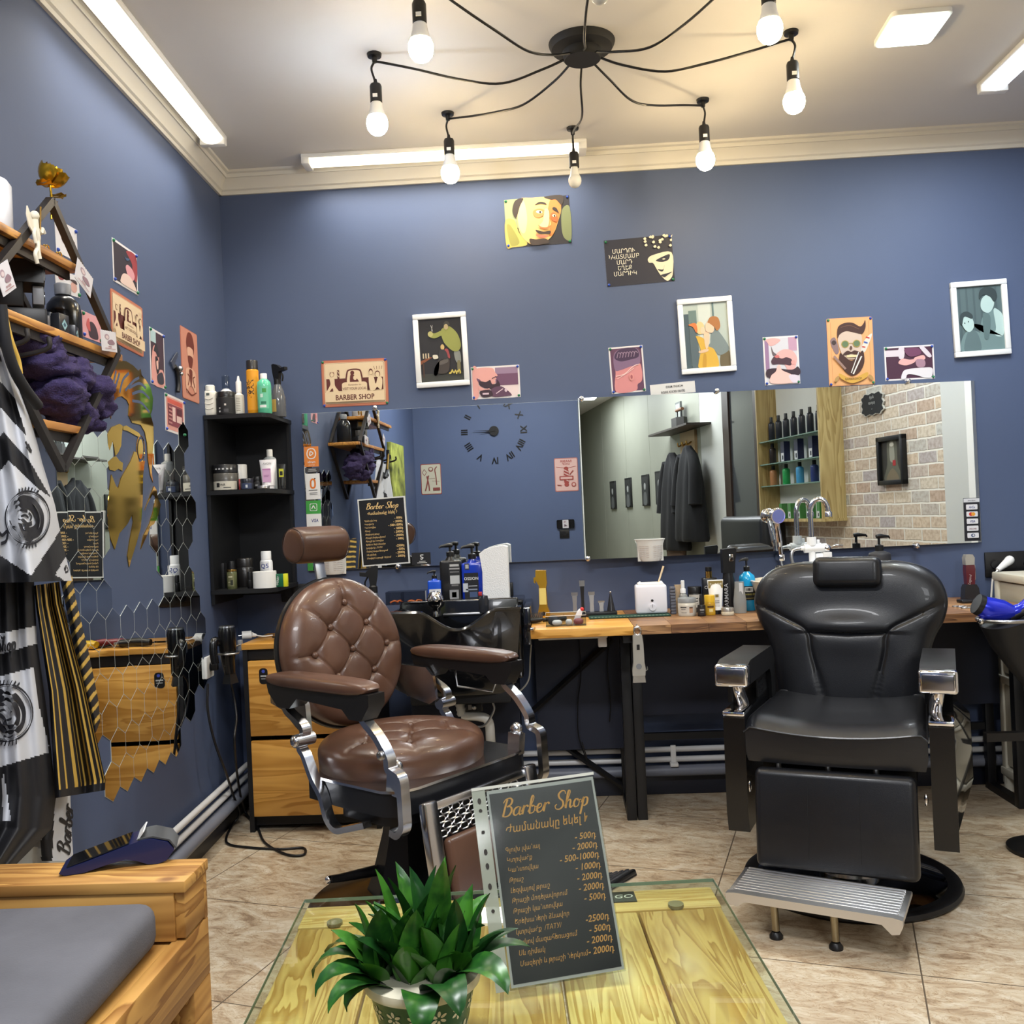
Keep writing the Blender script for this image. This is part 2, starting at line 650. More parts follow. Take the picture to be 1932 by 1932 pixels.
def floor_mat():
    m = bpy.data.materials.new('beige marbled tiles')
    m.use_nodes = True
    nt = m.node_tree
    L = nt.links
    b = nt.nodes['Principled BSDF']
    tc = nt.nodes.new('ShaderNodeTexCoord')
    mp = nt.nodes.new('ShaderNodeMapping')
    mp.inputs['Rotation'].default_value = (0, 0, R(16.5))
    mp.inputs['Location'].default_value = (0.445, -2.745, 0)
    L.new(tc.outputs['Object'], mp.inputs['Vector'])
    br = nt.nodes.new('ShaderNodeTexBrick')
    br.offset = 0.0
    br.inputs['Scale'].default_value = 1.0
    br.inputs['Brick Width'].default_value = 0.595
    br.inputs['Row Height'].default_value = 0.595
    br.inputs['Mortar Size'].default_value = 0.0022
    br.inputs['Mortar Smooth'].default_value = 0.1
    L.new(mp.outputs['Vector'], br.inputs['Vector'])
    n1 = nt.nodes.new('ShaderNodeTexNoise')
    n1.inputs['Scale'].default_value = 7.5
    n1.inputs['Detail'].default_value = 9
    n1.inputs['Roughness'].default_value = 0.68
    n1.inputs['Distortion'].default_value = 1.6
    mp1 = nt.nodes.new('ShaderNodeMapping')
    mp1.inputs['Scale'].default_value = (1.0, 2.0, 1)
    L.new(mp.outputs['Vector'], mp1.inputs['Vector'])
    L.new(mp1.outputs['Vector'], n1.inputs['Vector'])
    r1 = nt.nodes.new('ShaderNodeValToRGB')
    e = r1.color_ramp.elements
    e[0].position, e[0].color = 0.34, lin((142, 120, 96))
    e[1].position, e[1].color = 0.72, lin((210, 201, 184))
    x = e.new(0.46)
    x.color = lin((178, 159, 133))
    x = e.new(0.56)
    x.color = lin((194, 180, 156))
    L.new(n1.outputs['Fac'], r1.inputs['Fac'])
    n2 = nt.nodes.new('ShaderNodeTexNoise')
    n2.inputs['Scale'].default_value = 11.0
    n2.inputs['Detail'].default_value = 6
    n2.inputs['Distortion'].default_value = 2.5
    L.new(mp1.outputs['Vector'], n2.inputs['Vector'])
    r2 = nt.nodes.new('ShaderNodeValToRGB')
    e = r2.color_ramp.elements
    e[0].position, e[0].color = 0.475, (1, 1, 1, 1)
    e[1].position, e[1].color = 0.525, (1, 1, 1, 1)
    x = e.new(0.5)
    x.color = (0.62, 0.5, 0.38, 1)
    L.new(n2.outputs['Fac'], r2.inputs['Fac'])
    mx = nt.nodes.new('ShaderNodeMix')
    mx.data_type = 'RGBA'
    mx.blend_type = 'MULTIPLY'
    mx.inputs[0].default_value = 0.7
    L.new(r1.outputs['Color'], mx.inputs[6])
    L.new(r2.outputs['Color'], mx.inputs[7])
    mg = nt.nodes.new('ShaderNodeMix')
    mg.data_type = 'RGBA'
    L.new(br.outputs['Fac'], mg.inputs[0])
    L.new(mx.outputs[2], mg.inputs[6])
    mg.inputs[7].default_value = lin((96, 84, 70))
    L.new(mg.outputs[2], b.inputs['Base Color'])
    b.inputs['Roughness'].default_value = 0.34
    return m


def brick_mat():
    m = bpy.data.materials.new('pale brick wallpaper')
    m.use_nodes = True
    nt = m.node_tree
    L = nt.links
    b = nt.nodes['Principled BSDF']
    tc = nt.nodes.new('ShaderNodeTexCoord')
    sp = nt.nodes.new('ShaderNodeSeparateXYZ')
    cb = nt.nodes.new('ShaderNodeCombineXYZ')
    L.new(tc.outputs['Object'], sp.inputs[0])
    L.new(sp.outputs['X'], cb.inputs['X'])
    L.new(sp.outputs['Z'], cb.inputs['Y'])
    nz = nt.nodes.new('ShaderNodeTexNoise')
    nz.inputs['Scale'].default_value = 14
    L.new(cb.outputs[0], nz.inputs['Vector'])
    vm = nt.nodes.new('ShaderNodeVectorMath')
    vm.operation = 'MULTIPLY_ADD'
    vm.inputs[1].default_value = (0.009, 0.009, 0)
    L.new(nz.outputs['Color'], vm.inputs[0])
    L.new(cb.outputs[0], vm.inputs[2])
    br = nt.nodes.new('ShaderNodeTexBrick')
    br.inputs['Scale'].default_value = 1.0
    br.inputs['Brick Width'].default_value = 0.2
    br.inputs['Row Height'].default_value = 0.078
    br.inputs['Mortar Size'].default_value = 0.007
    br.inputs['Mortar Smooth'].default_value = 0.35
    br.inputs['Color1'].default_value = (0, 0, 0, 1)
    br.inputs['Color2'].default_value = (1, 1, 1, 1)
    L.new(vm.outputs[0], br.inputs['Vector'])
    rp = nt.nodes.new('ShaderNodeValToRGB')
    e = rp.color_ramp.elements
    e[0].position, e[0].color = 0.0, lin((172, 166, 168))
    e[1].position, e[1].color = 1.0, lin((188, 190, 186))
    for p, c in ((0.3, (204, 186, 164)), (0.5, (204, 194, 178)), (0.75, (182, 160, 142))):
        x = e.new(p)
        x.color = lin(c)
    L.new(br.outputs['Color'], rp.inputs['Fac'])
    n2 = nt.nodes.new('ShaderNodeTexNoise')
    n2.inputs['Scale'].default_value = 40
    n2.inputs['Detail'].default_value = 5
    L.new(cb.outputs[0], n2.inputs['Vector'])
    r2 = nt.nodes.new('ShaderNodeValToRGB')
    r2.color_ramp.elements[0].position, r2.color_ramp.elements[0].color = 0.3, (0.7, 0.66, 0.62, 1)
    r2.color_ramp.elements[1].position, r2.color_ramp.elements[1].color = 0.6, (1, 1, 1, 1)
    L.new(n2.outputs['Fac'], r2.inputs['Fac'])
    mx = nt.nodes.new('ShaderNodeMix')
    mx.data_type = 'RGBA'
    mx.blend_type = 'MULTIPLY'
    mx.inputs[0].default_value = 1
    L.new(rp.outputs['Color'], mx.inputs[6])
    L.new(r2.outputs['Color'], mx.inputs[7])
    mg = nt.nodes.new('ShaderNodeMix')
    mg.data_type = 'RGBA'
    L.new(br.outputs['Fac'], mg.inputs[0])
    L.new(mx.outputs[2], mg.inputs[6])
    mg.inputs[7].default_value = lin((222, 218, 208))
    L.new(mg.outputs[2], b.inputs['Base Color'])
    b.inputs['Roughness'].default_value = 0.7
    bp = nt.nodes.new('ShaderNodeBump')
    bp.invert = True
    bp.inputs['Strength'].default_value = 0.8
    bp.inputs['Distance'].default_value = 0.012
    L.new(br.outputs['Fac'], bp.inputs['Height'])
    L.new(bp.outputs['Normal'], b.inputs['Normal'])
    return m


HC = 2.90
YR = -0.30            # blue wall behind the viewer
RWA = R(5.0)          # the right wall closes in by this angle away from the mirrors
RW0 = V((2.5, YB, 0))
RWD = V((-sin(RWA), -cos(RWA), 0))
RWN = V((-cos(RWA), sin(RWA), 0))
RZR = math.atan2(RWD.y, RWD.x)
YF = -7.6

struct(MB().box(-1.75, 2.75, YF - 0.1, YB + 0.1, -0.08, 0, floor_mat()).build('floor'))
struct(MB().box(-1.75, 2.75, YF - 0.1, YB + 0.1, HC, HC + 0.08, CEILM).build('ceiling'))
struct(MB().box(-1.7, 2.7, YB, YB + 0.1, 0, HC, NAVY).build('wall_back'))
struct(MB().box(-4.75, 0.12, 0, 0.1, 0, HC, NAVY).build('wall_left', loc=tuple(LW0), rotz=RZL))
struct(MB().box(-1.40, 0.36, YR - 0.1, YR, 0, HC, NAVY).build('wall_rear'))
struct(MB().box(0.26, 0.36, YF, YR - 0.1, 0, HC, GREYP).build('wall_hall_left'))
struct(MB().box(0.26, 2.7, YF - 0.1, YF, 0, HC, GREYP).build('wall_far'))


def reflect(px, py, p0, n):
    """where a sight line leaves after a mirror: point and direction"""
    q = at_plane(px, py, p0, n)
    d = ray(px, py)
    n = V(n).normalized()
    return q, d - n * 2 * d.dot(n)


# the two mirrors: the left lies on the wall, the right one stands off a little at its left edge
M1A, M1B = at_y(570, 781, 4.285), at_y(1091, 752, 4.285)
M1Z0 = at_y(1104, 1055, 4.285).z
M1P, M1N = V((0, 4.28, 0)), V((0, -1, 0))
m2r = at_y(1845, 870, 4.287)
m2l = at_y(1099, 900, 4.213)
M2D = (m2r - m2l)
M2D.z = 0
M2L = M2D.length
M2D.normalize()
M2N = V((M2D.y, -M2D.x, 0))
M2P = m2l.copy()


def on_right(px, py, off=0.0):
    q, d = reflect(px, py, M2P, M2N)
    p0 = RW0 + RWN * off
    return q + d * ((p0 - q).dot(RWN) / d.dot(RWN))


def on_rear(px, py, off=0.0):
    q, d = reflect(px, py, M1P, M1N)
    return q + d * ((YR + off - q.y) / d.y)


def rs_(p):
    """distance of a point along the right wall from its back corner"""
    return (p - RW0).dot(RWD)


# right wall in its stretches, as the mirror shows them
s_b0 = rs_(on_right(1800, 880))
s_d1 = rs_(on_right(1437, 880))
s_p1 = rs_(on_right(1372, 880))
s_p2 = rs_(on_right(1324, 880))
s_p3 = rs_(on_right(1227, 880))
struct(MB().box(0, s_b0, 0, 0.1, 0, HC, NAVY).build('wall_right', loc=tuple(RW0), rotz=RZR))
struct(MB().box(s_b0, s_d1 - 0.02, 0, 0.1, 0, HC, brick_mat()).build('wall_right_brick', loc=tuple(RW0), rotz=RZR))
g = MB()
for a, b_ in ((s_p1, s_p2), (s_p2, s_p3), (s_p3, s_p3 + 1.2), (s_p3 + 1.2, s_p3 + 2.6), (s_p3 + 2.6, 12.2)):
    g.box(a + 0.004, b_ - 0.004, 0, 0.1, 0, HC, wall_paint('pale wall panel', (188, 190, 184)) if a == s_p1 else GREYP)
struct(g.build('wall_right_panel', loc=tuple(RW0), rotz=RZR))
# pale door jamb beside the bricks
struct(MB().box(s_b0 - 0.30, s_b0 + 0.02, -0.05, 0.0, 0, 2.3, wall_paint('pale grey trim', (190, 192, 190)))
       .box(s_b0 - 0.3, s_b0 - 0.24, -0.07, -0.05, 0, 2.3, WHITE).build('trim_1', loc=tuple(RW0), rotz=RZR))
# door with a brown frame and a dark pane
d = MB()
BRF = mat('brown door frame', (52, 40, 34), 0.45)
d.box(s_d1 - 0.02, s_p1, 0.02, 0.1, 0, HC, BRF)
d.box(s_d1 - 0.02, s_d1 + 0.07, -0.03, 0.02, 0, 2.6, BRF)
d.box(s_p1 - 0.16, s_p1, -0.03, 0.02, 0, 2.6, BRF)
d.box(s_d1 + 0.07, s_p1 - 0.16, -0.03, 0.02, 2.45, 2.6, BRF)
dr = struct(d.build('door_1', loc=tuple(RW0), rotz=RZR))
MB().box(s_d1 + 0.07, s_p1 - 0.16, -0.012, 0.012, 0.1, 2.45, mat('dark door glass', (58, 62, 66), 0.12, coat=0.4)).build('door_pane', dr)

# cornice
prof = [(0, 0), (0, -0.095), (-0.012, -0.095), (-0.014, -0.08), (-0.022, -0.074), (-0.026, -0.05), (-0.046, -0.03), (-0.052, -0.03), (-0.054, -0.014), (-0.066, -0.01), (-0.068, 0)]


def moulding(x0, x1, m):
    b = MB()
    n = len(prof)
    vs = [(x0, p[0], HC + p[1]) for p in prof] + [(x1, p[0], HC + p[1]) for p in prof]
    b.add(vs, [tuple(range(n))[::-1], tuple(range(n, 2 * n))] + [(i, (i + 1) % n, n + (i + 1) % n, n + i) for i in range(n)], m)
    return b


struct(moulding(-1.5, 2.6, CORN).build('trim_2', loc=(0, YB, 0)))
struct(moulding(-4.6, 0.0, CORN).build('trim_3', loc=tuple(LW0), rotz=RZL))
BASE = mat('dark blue skirting', (24, 27, 38), 0.4)
struct(MB().box(-1.47, 2.5, -0.022, 0, 0, 0.085, BASE, 0.004).build('baseboard_back', loc=(0, YB, 0)))
struct(MB().box(-4.6, -0.02, -0.022, 0, 0, 0.085, BASE, 0.004).build('baseboard_left', loc=tuple(LW0), rotz=RZL))

# heating pipes that run round the corner above the skirting
PIPE = mat('white pipe paint', (205, 205, 205), 0.35)
GPIPE = mat('grey drain pipe', (112, 116, 128), 0.4)
# the upper white pipes run along the left wall from a capped stub; the same runs follow the back wall
xs = at_left(330, 1574, 0.03)
y0s = (xs - LW0).dot(LWD)


def lwp(s, off, z):
    p = LW0 + LWD * s + LWN * off
    return (p.x, p.y, z)


for i, (z, r_, off, m, lab) in enumerate(((0.205, 0.013, 0.035, PIPE, 'upper thin white heating pipe along the foot of the walls'),
                                          (0.160, 0.013, 0.035, PIPE, 'lower thin white heating pipe, between the upper one and the grey drain'),
                                          (0.112, 0.025, 0.045, GPIPE, 'thick grey drain pipe lying just above the dark skirting'))):
    s0 = -1.16 if i == 0 else -2.6
    pth = [lwp(s0, off, z), lwp(-0.08, off, z), lwp(-0.045, off + 0.01, z), (-1.43, YB - off, z), (-1.3, YB - off, z), (2.3, YB - off, z)]
    o = tag(MB().tube(pth, r_, m, 10).build('heating_pipe' if i < 2 else 'drain_pipe', angle=60), lab, 'pipe')
    if i == 0:
        a = V(lwp(s0, off, z))
        MB().tube([a - LWD * 0.03, a + LWD * 0.025], 0.02, PIPE, 10).tube([a - LWN * 0.01 - LWD * 0.005, a + LWN * 0.035 - LWD * 0.005], 0.012, PIPE, 8).build('valve', o)
for i, px in enumerate((1271,)):
    p = at_y(px, 1430, YB - 0.05)
    b = MB()
    b.box(-0.012, 0.012, -0.05, -0.035, 0.12, 0.225, WHITE, 0.003).box(-0.018, 0.018, -0.075, -0.04, 0.135, 0.15, WHITE, 0.003)
    tag(b.build('pipe_clip', loc=(p.x, YB, 0)), 'white plastic clip holding the wall pipes under the desk', 'clip')

# ------------------------------------------------------------------ ceiling lamps
LED = mat('lit tube diffuser', (255, 246, 226), 0.5, emit=1.7, ecol=(255, 244, 220))
LEDC = mat('lit cool diffuser', (240, 248, 255), 0.5, emit=3.0, ecol=(236, 246, 255))
LEDG = mat('lit panel diffuser', (244, 255, 246), 0.5, emit=3.0, ecol=(240, 255, 244))


def tube_lamp(lab, loc, rotz, L, wd, led):
    t = thing('tube_light', lab, 'ceiling light', loc, rotz, 'tube lights on the ceiling')
    h = MB().box(-L / 2, L / 2, -wd / 2, wd / 2, -0.018, 0, WHITE, 0.004)
    h.box(-L / 2, -L / 2 + 0.035, -wd / 2, wd / 2, -0.045, -0.012, WHITE, 0.006).box(L / 2 - 0.035, L / 2, -wd / 2, wd / 2, -0.045, -0.012, WHITE, 0.006)
    h.build('housing', t)
    b = MB()
    n = 8
    pts = [(wd * 0.44 * cos(pi + pi * i / n), 0.03 * sin(pi + pi * i / n) - 0.014) for i in range(n + 1)]
    vs = [(-L / 2 + 0.033, p[0], p[1]) for p in pts] + [(L / 2 - 0.033, p[0], p[1]) for p in pts]
    b.add(vs, [(i, i + 1, n + 2 + i, n + 1 + i) for i in range(n)] + [tuple(range(n + 1))[::-1], tuple(range(n + 1, 2 * n + 2))], led)
    b.build('diffuser', t, angle=60)
    return t


tube_lamp('long warm tube light on the ceiling beside the left wall', (-1.318, 3.24, HC), RZL, 1.26, 0.105, LED)
tube_lamp('long warm tube light on the ceiling along the back wall', (-0.42, 4.16, HC), R(1), 1.25, 0.10, LED)
tube_lamp('cool white tube light at the right edge of the ceiling', (1.80, 3.2, HC), pi / 2 + R(1), 1.26, 0.11, LEDC)
t = thing('panel_light', 'small square white panel light on the right of the ceiling', 'ceiling light', (1.295, 3.315, HC), R(-2))
MB().slab(rrect(0.2, 0.22, 0.02), -0.016, 0, WHITE).build('frame', t)
MB().slab(rrect(0.186, 0.206, 0.018), -0.022, -0.012, LEDG).build('diffuser', t)

for x, y, sx, sy, lab in ((-.3, 1.0, 1.24, .34, 'long white panel light on the ceiling just ahead of the viewer'), (1.2, -1.6, .84, 1.64, 'white panel light on the hall ceiling behind the viewer, nearer one'), (1.0, -4.2, .84, 1.64, 'white panel light on the hall ceiling behind the viewer, far one')):  # unseen panels made up to house the added fill lights
    t = thing('panel_light', lab, 'ceiling light', (x, y, HC))
    MB().box(-sx / 2, sx / 2, -sy / 2, sy / 2, -.018, 0, WHITE).build('frame', t)
    MB().box(-sx / 2 + .02, sx / 2 - .02, -sy / 2 + .02, sy / 2 - .02, -.022, -.018, LEDC).build('diffuser', t)

# spider chandelier
CX, CY = 0.162, 3.285
ch = thing('spider_chandelier', 'black spider chandelier with eight bulbs on swagged cords', 'chandelier', (CX, CY, HC))
MB().lathe([(0.0, -0.06), (0.062, -0.06), (0.066, -0.055), (0.068, -0.03), (0.078, -0.026), (0.105, -0.022), (0.113, -0.008), (0.115, 0)], MATTB, 40).build('canopy', ch)
CAPB = mat('bulb base plastic', (222, 224, 226), 0.35)
WARMB = mat('lit warm bulb', (255, 236, 190), 0.4, emit=115, ecol=(255, 226, 172))
COOLB = mat('lit cool bulb', (240, 248, 255), 0.4, emit=115, ecol=(228, 240, 255))
OFFB = mat('unlit frosted bulb', (214, 214, 208), 0.25)
for k in range(8):
    q = R(91.5 + 45 * k)
    r_ = 0.72
    hx, hy = r_ * cos(q), r_ * sin(q)
    ux, uy = cos(q), sin(q)
    jig = 0.012 * (1 if k % 2 else -1)
    cord = MB()
    pts = [(0.05 * ux, 0.05 * uy, -0.05), (0.14 * ux, 0.14 * uy, -0.085), (0.28 * ux - jig * uy, 0.28 * uy + jig * ux, -0.12),
           (0.42 * ux - jig * uy, 0.42 * uy + jig * ux, -0.10), (0.58 * ux, 0.58 * uy, -0.06), (0.69 * ux, 0.69 * uy, -0.032), (hx, hy, -0.026)]
    cord.tube(catmull(pts, 6), 0.0042, BLACK, 6)
    cord.tube(catmull([(hx, hy, -0.026), (hx + 0.012 * ux, hy + 0.012 * uy, -0.05), (hx + 0.004 * ux, hy + 0.004 * uy, -0.085), (hx, hy, -0.105)], 5), 0.0042, BLACK, 6)
    co = cord.build('cord', ch, angle=60)
    MB().lathe([(0.0, -0.03), (0.008, -0.03), (0.01, -0.012), (0.024, -0.01), (0.026, 0)], BLACK, 16, (hx, hy, 0)).build('ceiling_hook', co)
    so = MB().lathe([(0.005, -0.088), (0.008, -0.104), (0.018, -0.106), (0.021, -0.114), (0.021, -0.168), (0.0, -0.168)], mat('black socket', (24, 24, 26), 0.45), 18, (hx, hy, 0))
    so.box(hx - 0.008, hx + 0.008, hy - 0.0225, hy - 0.02, -0.158, -0.146, WHITE)
    so.build('lamp_socket', co)
    small = k in (0, 4)
    f = 0.9 if small else 1.2
    MB().lathe([(0.014, -0.166), (0.017 * f, -0.172), (0.019 * f, -0.19 * 1), (0.0255 * f, -0.168 - 0.042 * f)], OFFB if small else CAPB, 20, (hx, hy, 0)).build('bulb_base', co)
    z0 = -0.168 - 0.042 * f
    pr = [(0.026 * f, z0), (0.030 * f, z0 - 0.01 * f), (0.031 * f, z0 - 0.022 * f), (0.028 * f, z0 - 0.036 * f), (0.02 * f, z0 - 0.047 * f), (0.01 * f, z0 - 0.0525 * f), (0.0, z0 - 0.054 * f)]
    MB().lathe(pr, OFFB if small else (COOLB if k in (2,) else WARMB), 24, (hx, hy, 0)).build('bulb', co, angle=80)

# ------------------------------------------------------------------ tufted round pads
def tuft(mb, Rr, T, buttons, lines, m, dim=0.014, dr=0.024, groove=0.0055, gw=0.0045, p=5.0, nr=84, na=168, ry=1.0, under=0.0):
    """round pad in the XY plane, bulging towards +Z, pulled in at the buttons and along the seams"""
    def h(x, y):
        r = math.hypot(x, y / ry) / Rr
        z = T * max(0.0, 1 - r ** p) ** 0.45
        for bx, by in buttons:
            d2 = (x - bx) ** 2 + (y - by) ** 2
            z -= dim * math.exp(-d2 / (dr * dr))
        gmax = 0.0
        for (ax, ay), (bx, by) in lines:
            vx, vy = bx - ax, by - ay
            t = max(0, min(1, ((x - ax) * vx + (y - ay) * vy) / (vx * vx + vy * vy)))
            d = math.hypot(x - ax - t * vx, y - ay - t * vy)
            gmax = max(gmax, groove * math.exp(-(d / gw) ** 2) * (1 if r < 0.9 else max(0, (1 - r) * 10)) + 0.55 * groove * math.exp(-(d / (gw * 5)) ** 2) * (1 if r < .8 else max(0, (1 - r) * 5)))
        return z - gmax
    vs = [(0, 0, h(0, 0))]
    rings = [1 - (1 - k / nr) ** 1.35 for k in range(1, nr + 1)]
    for q in rings:
        for i in range(na):
            a = 2 * pi * i / na
            x, y = Rr * q * cos(a), Rr * q * sin(a) * ry
            vs.append((x, y, max(0.0, h(x, y)) if q > 0.93 else h(x, y)))
    fs = [(0, 1 + i, 1 + (i + 1) % na) for i in range(na)]
    for k in range(nr - 1):
        for i in range(na):
            j = (i + 1) % na
            fs.append((1 + k * na + i, 1 + (k + 1) * na + i, 1 + (k + 1) * na + j, 1 + k * na + j))
    b0 = 1 + (nr - 1) * na
    off = len(vs)
    for q, z in ((0.985, -T * 0.35), (0.9, -T * 0.55)):
        for i in range(na):
            a = 2 * pi * i / na
            vs.append((Rr * q * cos(a), Rr * q * sin(a) * ry, z - under))
    for i in range(na):
        j = (i + 1) % na
        fs.append((b0 + i, off + i, off + j, b0 + j))
        fs.append((off + i, off + na + i, off + na + j, off + j))
    fs.append(tuple(off + na + i for i in range(na))[::-1])
    mb.add(vs, fs, m)
    return h


# ------------------------------------------------------------------ vintage brown barber chair
bc = thing('barber_chair', 'vintage barber chair in buttoned brown leather with polished metal arms', 'barber chair', (-0.54, 3.16, 0), R(53))
LEAN = Matrix.Translation((0, 0.30, 0.825)) @ Matrix.Rotation(R(-11), 4, 'X') @ Matrix.Rotation(R(90), 4, 'X')
bts = [(0, .165), (-.082, .085), (.082, .085), (-.164, .0), (0, .0), (.164, .0), (-.082, -.085), (.082, -.085), (0, -.165)]
lns = [(bts[a], bts[b]) for a, b in ((0, 1), (0, 2), (1, 3), (1, 4), (2, 4), (2, 5), (3, 6), (4, 6), (4, 7), (5, 7), (6, 8), (7, 8))]
rim = lambda p, k=0.262: ((p), (p[0] / math.hypot(*p) * k, p[1] / math.hypot(*p) * k))
lns += [rim(bts[i]) for i in (0, 3, 5, 8)] + [((-.082, .085), (-.19, .18)), ((.082, .085), (.19, .18)), ((-.082, -.085), (-.19, -.18)), ((.082, -.085), (.19, -.18))]
mb = MB()
hb = tuft(mb, 0.262, 0.075, bts, lns, BROWN)
mb.xf(LEAN)
back = mb.build('backrest', bc, angle=60)
for x, y in bts:
    MB().ball((x, y, hb(x, y) + 0.009), 0.0125, BROWN, 12, sz=0.7).xf(LEAN).build('button', back, angle=80)
sh = MB()
sh.lathe([(0.0, -0.062), (0.2, -0.062), (0.255, -0.045), (0.27, -0.02), (0.268, -0.008), (0.0, -0.008)], BLACK, 64).xf(LEAN)
sh.build('back_shell', bc)
hd = MB().cushion((0, 0, 0), (0.064, 0.060, 0.112), BROWN, 2.5, 40, 20, 9).xf(Matrix.Translation((0, 0.415, 1.205)) @ Matrix.Rotation(R(90), 4, 'Y') @ Matrix.Rotation(R(20), 4, 'Z'))
for sx in (-1, 1):
    hd.tube([V((sx * 0.1045, 0.415 + 0.0615 * cos(q), 1.205 + 0.0615 * sin(q))) for q in [2 * pi * i / 40 for i in range(40)]], 0.0016, mat('dark stitching', (52, 34, 27), 0.6), 5, True)
hr = hd.build('headrest', bc, angle=60)
MB().box(-0.022, 0.022, -0.005, 0.005, -0.12, 0.09, STEEL, 0.002).xf(Matrix.Translation((0, 0.398, 1.09)) @ Matrix.Rotation(R(-11), 4, 'X')).build('headrest_post', bc)
# seat
sb = [(0, .14), (-.09, .05), (.09, .05), (0, -.05), (-.18, -.02), (.18, -.02), (-.09, -.13), (.09, -.13)]
sl = [(sb[a], sb[b]) for a, b in ((0, 1), (0, 2), (1, 3), (2, 3), (1, 4), (2, 5), (3, 6), (3, 7), (4, 6), (5, 7))]
sl += [rim(p, .275) for p in (sb[0], sb[4], sb[5], sb[6], sb[7])]
mb = MB()
hs = tuft(mb, 0.285, 0.06, sb, sl, BROWN, dim=0.014, p=6.0, ry=0.93, under=0.03)
TS = Matrix.Translation((-0.01, 0.0, 0.528))
mb.xf(TS)
seat = mb.build('seat', bc, angle=60)
for x, y in sb:
    MB().ball((x, y, hs(x, y) + 0.007), 0.0125, BROWN, 12, sz=0.7).xf(TS).build('button', seat, angle=80)
# black seat box
SKIRT = mat('black enamel', (24, 25, 29), 0.33)
sk = MB()
o1 = [(-.30, .13), (-.31, -.02), (-.31, -.22), (-.285, -.27), (-.22, -.285), (.22, -.285), (.285, -.27), (.31, -.22), (.31, -.02), (.30, .13), (.2, .24), (-.2, .24)]
sk.slab(o1, 0.405, 0.478, SKIRT)
sk.slab([(p[0] * .93, p[1] * .93) for p in o1 if p[1] < 0.1] + [(.2, .08), (-.2, .08)], 0.37, 0.405, SKIRT)
sk.slab([(p[0] * 1.015, p[1] * 1.015) for p in o1], 0.476, 0.484, ALU)
sk.build('seat_box', bc)
for s in (-1, 1):
    X = 0.325 * s
    ar = MB().cushion((0, 0, 0), (0.047, 0.245, 0.025), BROWN, 5, 48, 12, 2.8).xf(Matrix.Translation((X, 0.02, 0.787)))
    ar.build('armrest', bc, angle=60)
    br = MB()
    br.prism([(-.235, .775), (-.235, .742), (-.2, .695), (-.145, .695), (-.115, .722), (.1, .735), (.14, .70), (.2, .70), (.245, .742), (.255, .775)], X - 0.032, X + 0.032, mat('black arm bracket', (22, 21, 22), 0.38))
    br.xf(Matrix(((0, 1, 0, 0), (1, 0, 0, 0), (0, 0, 1, 0), (0, 0, 0, 1))))
    br.build('arm_bracket', bc)
    f = MB()
    f.bar([(p.y, p.z) for p in catmull([(0, -.178, .72), (0, -.185, .69), (0, -.235, .65), (0, -.278, .595), (0, -.285, .56), (0, -.325, .54), (0, -.331, .49), (0, -.333, .44), (0, -.332, .40), (0, -.31, .375), (0, -.283, .38)], 5)], X, 0.034, 0.02, ALU)
    f.ball((X + 0.02 * s, -.262, .60), 0.014, STEEL, 12, sx=.5)
    f.build('front_arm_support', bc, angle=50)
    r2 = MB()
    pth = [(p.y, p.z) for p in catmull([(0, .19, .72), (0, .185, .685), (0, .12, .65), (0, .105, .625), (0, .125, .575), (0, .105, .55), (0, .07, .485), (0, .03, .435), (0, .005, .37), (0, -.035, .342), (0, -.09, .355), (0, -.17, .38)], 5)]
    r2.bar(pth, X, 0.032, 0.018, ALU)
    r2.cyl((X - 0.035, .115, .60), (X + 0.035, .115, .60), 0.021, ALU, 16)
    r2.ball((X + 0.036 * s, .115, .60), 0.018, ALU, 12, sx=.6)
    r2.build('rear_arm_support', bc, angle=50)
    # knuckle that stands on the seat box
    kn = MB()
    kn.bar([(-.25, .47), (-.255, .51), (-.258, .54)], X - 0.045 * s, 0.03, 0.05, ALU)
    kn.ball((X - 0.045 * s, -.258, .553), 0.022, ALU, 14)
    kn.build('arm_knuckle', bc, angle=50)
    # polished plate from the arm to the back
    pl = MB()
    pl.prism([(.13, .70), (.16, .735), (.30, .745), (.42, .76), (.42, .67), (.32, .66), (.22, .62), (.15, .60), (.12, .62)], X - 0.012 - 0.03 * s, X + 0.004 - 0.03 * s, ALU)
    pl.xf(Matrix(((0, 1, 0, 0), (1, 0, 0, 0), (0, 0, 1, 0), (0, 0, 0, 1))))
    pl.xf(Matrix.Translation((X - 0.03 * s, .1, 0)) @ Matrix.Rotation(R(-14 * s) * -1, 4, 'Z') @ Matrix.Translation((-(X - 0.03 * s), -.1, 0)))
    pl.build('back_bracket', bc)
# wire loop under the far arm
MB().tube([(.325, .10, .735), (.325, .08, .72), (.325, .06, .72), (.325, .05, .665), (.325, -.12, .66), (.325, -.14, .70)], 0.0035, STEEL, 6).build('towel_rail', bc, angle=60)
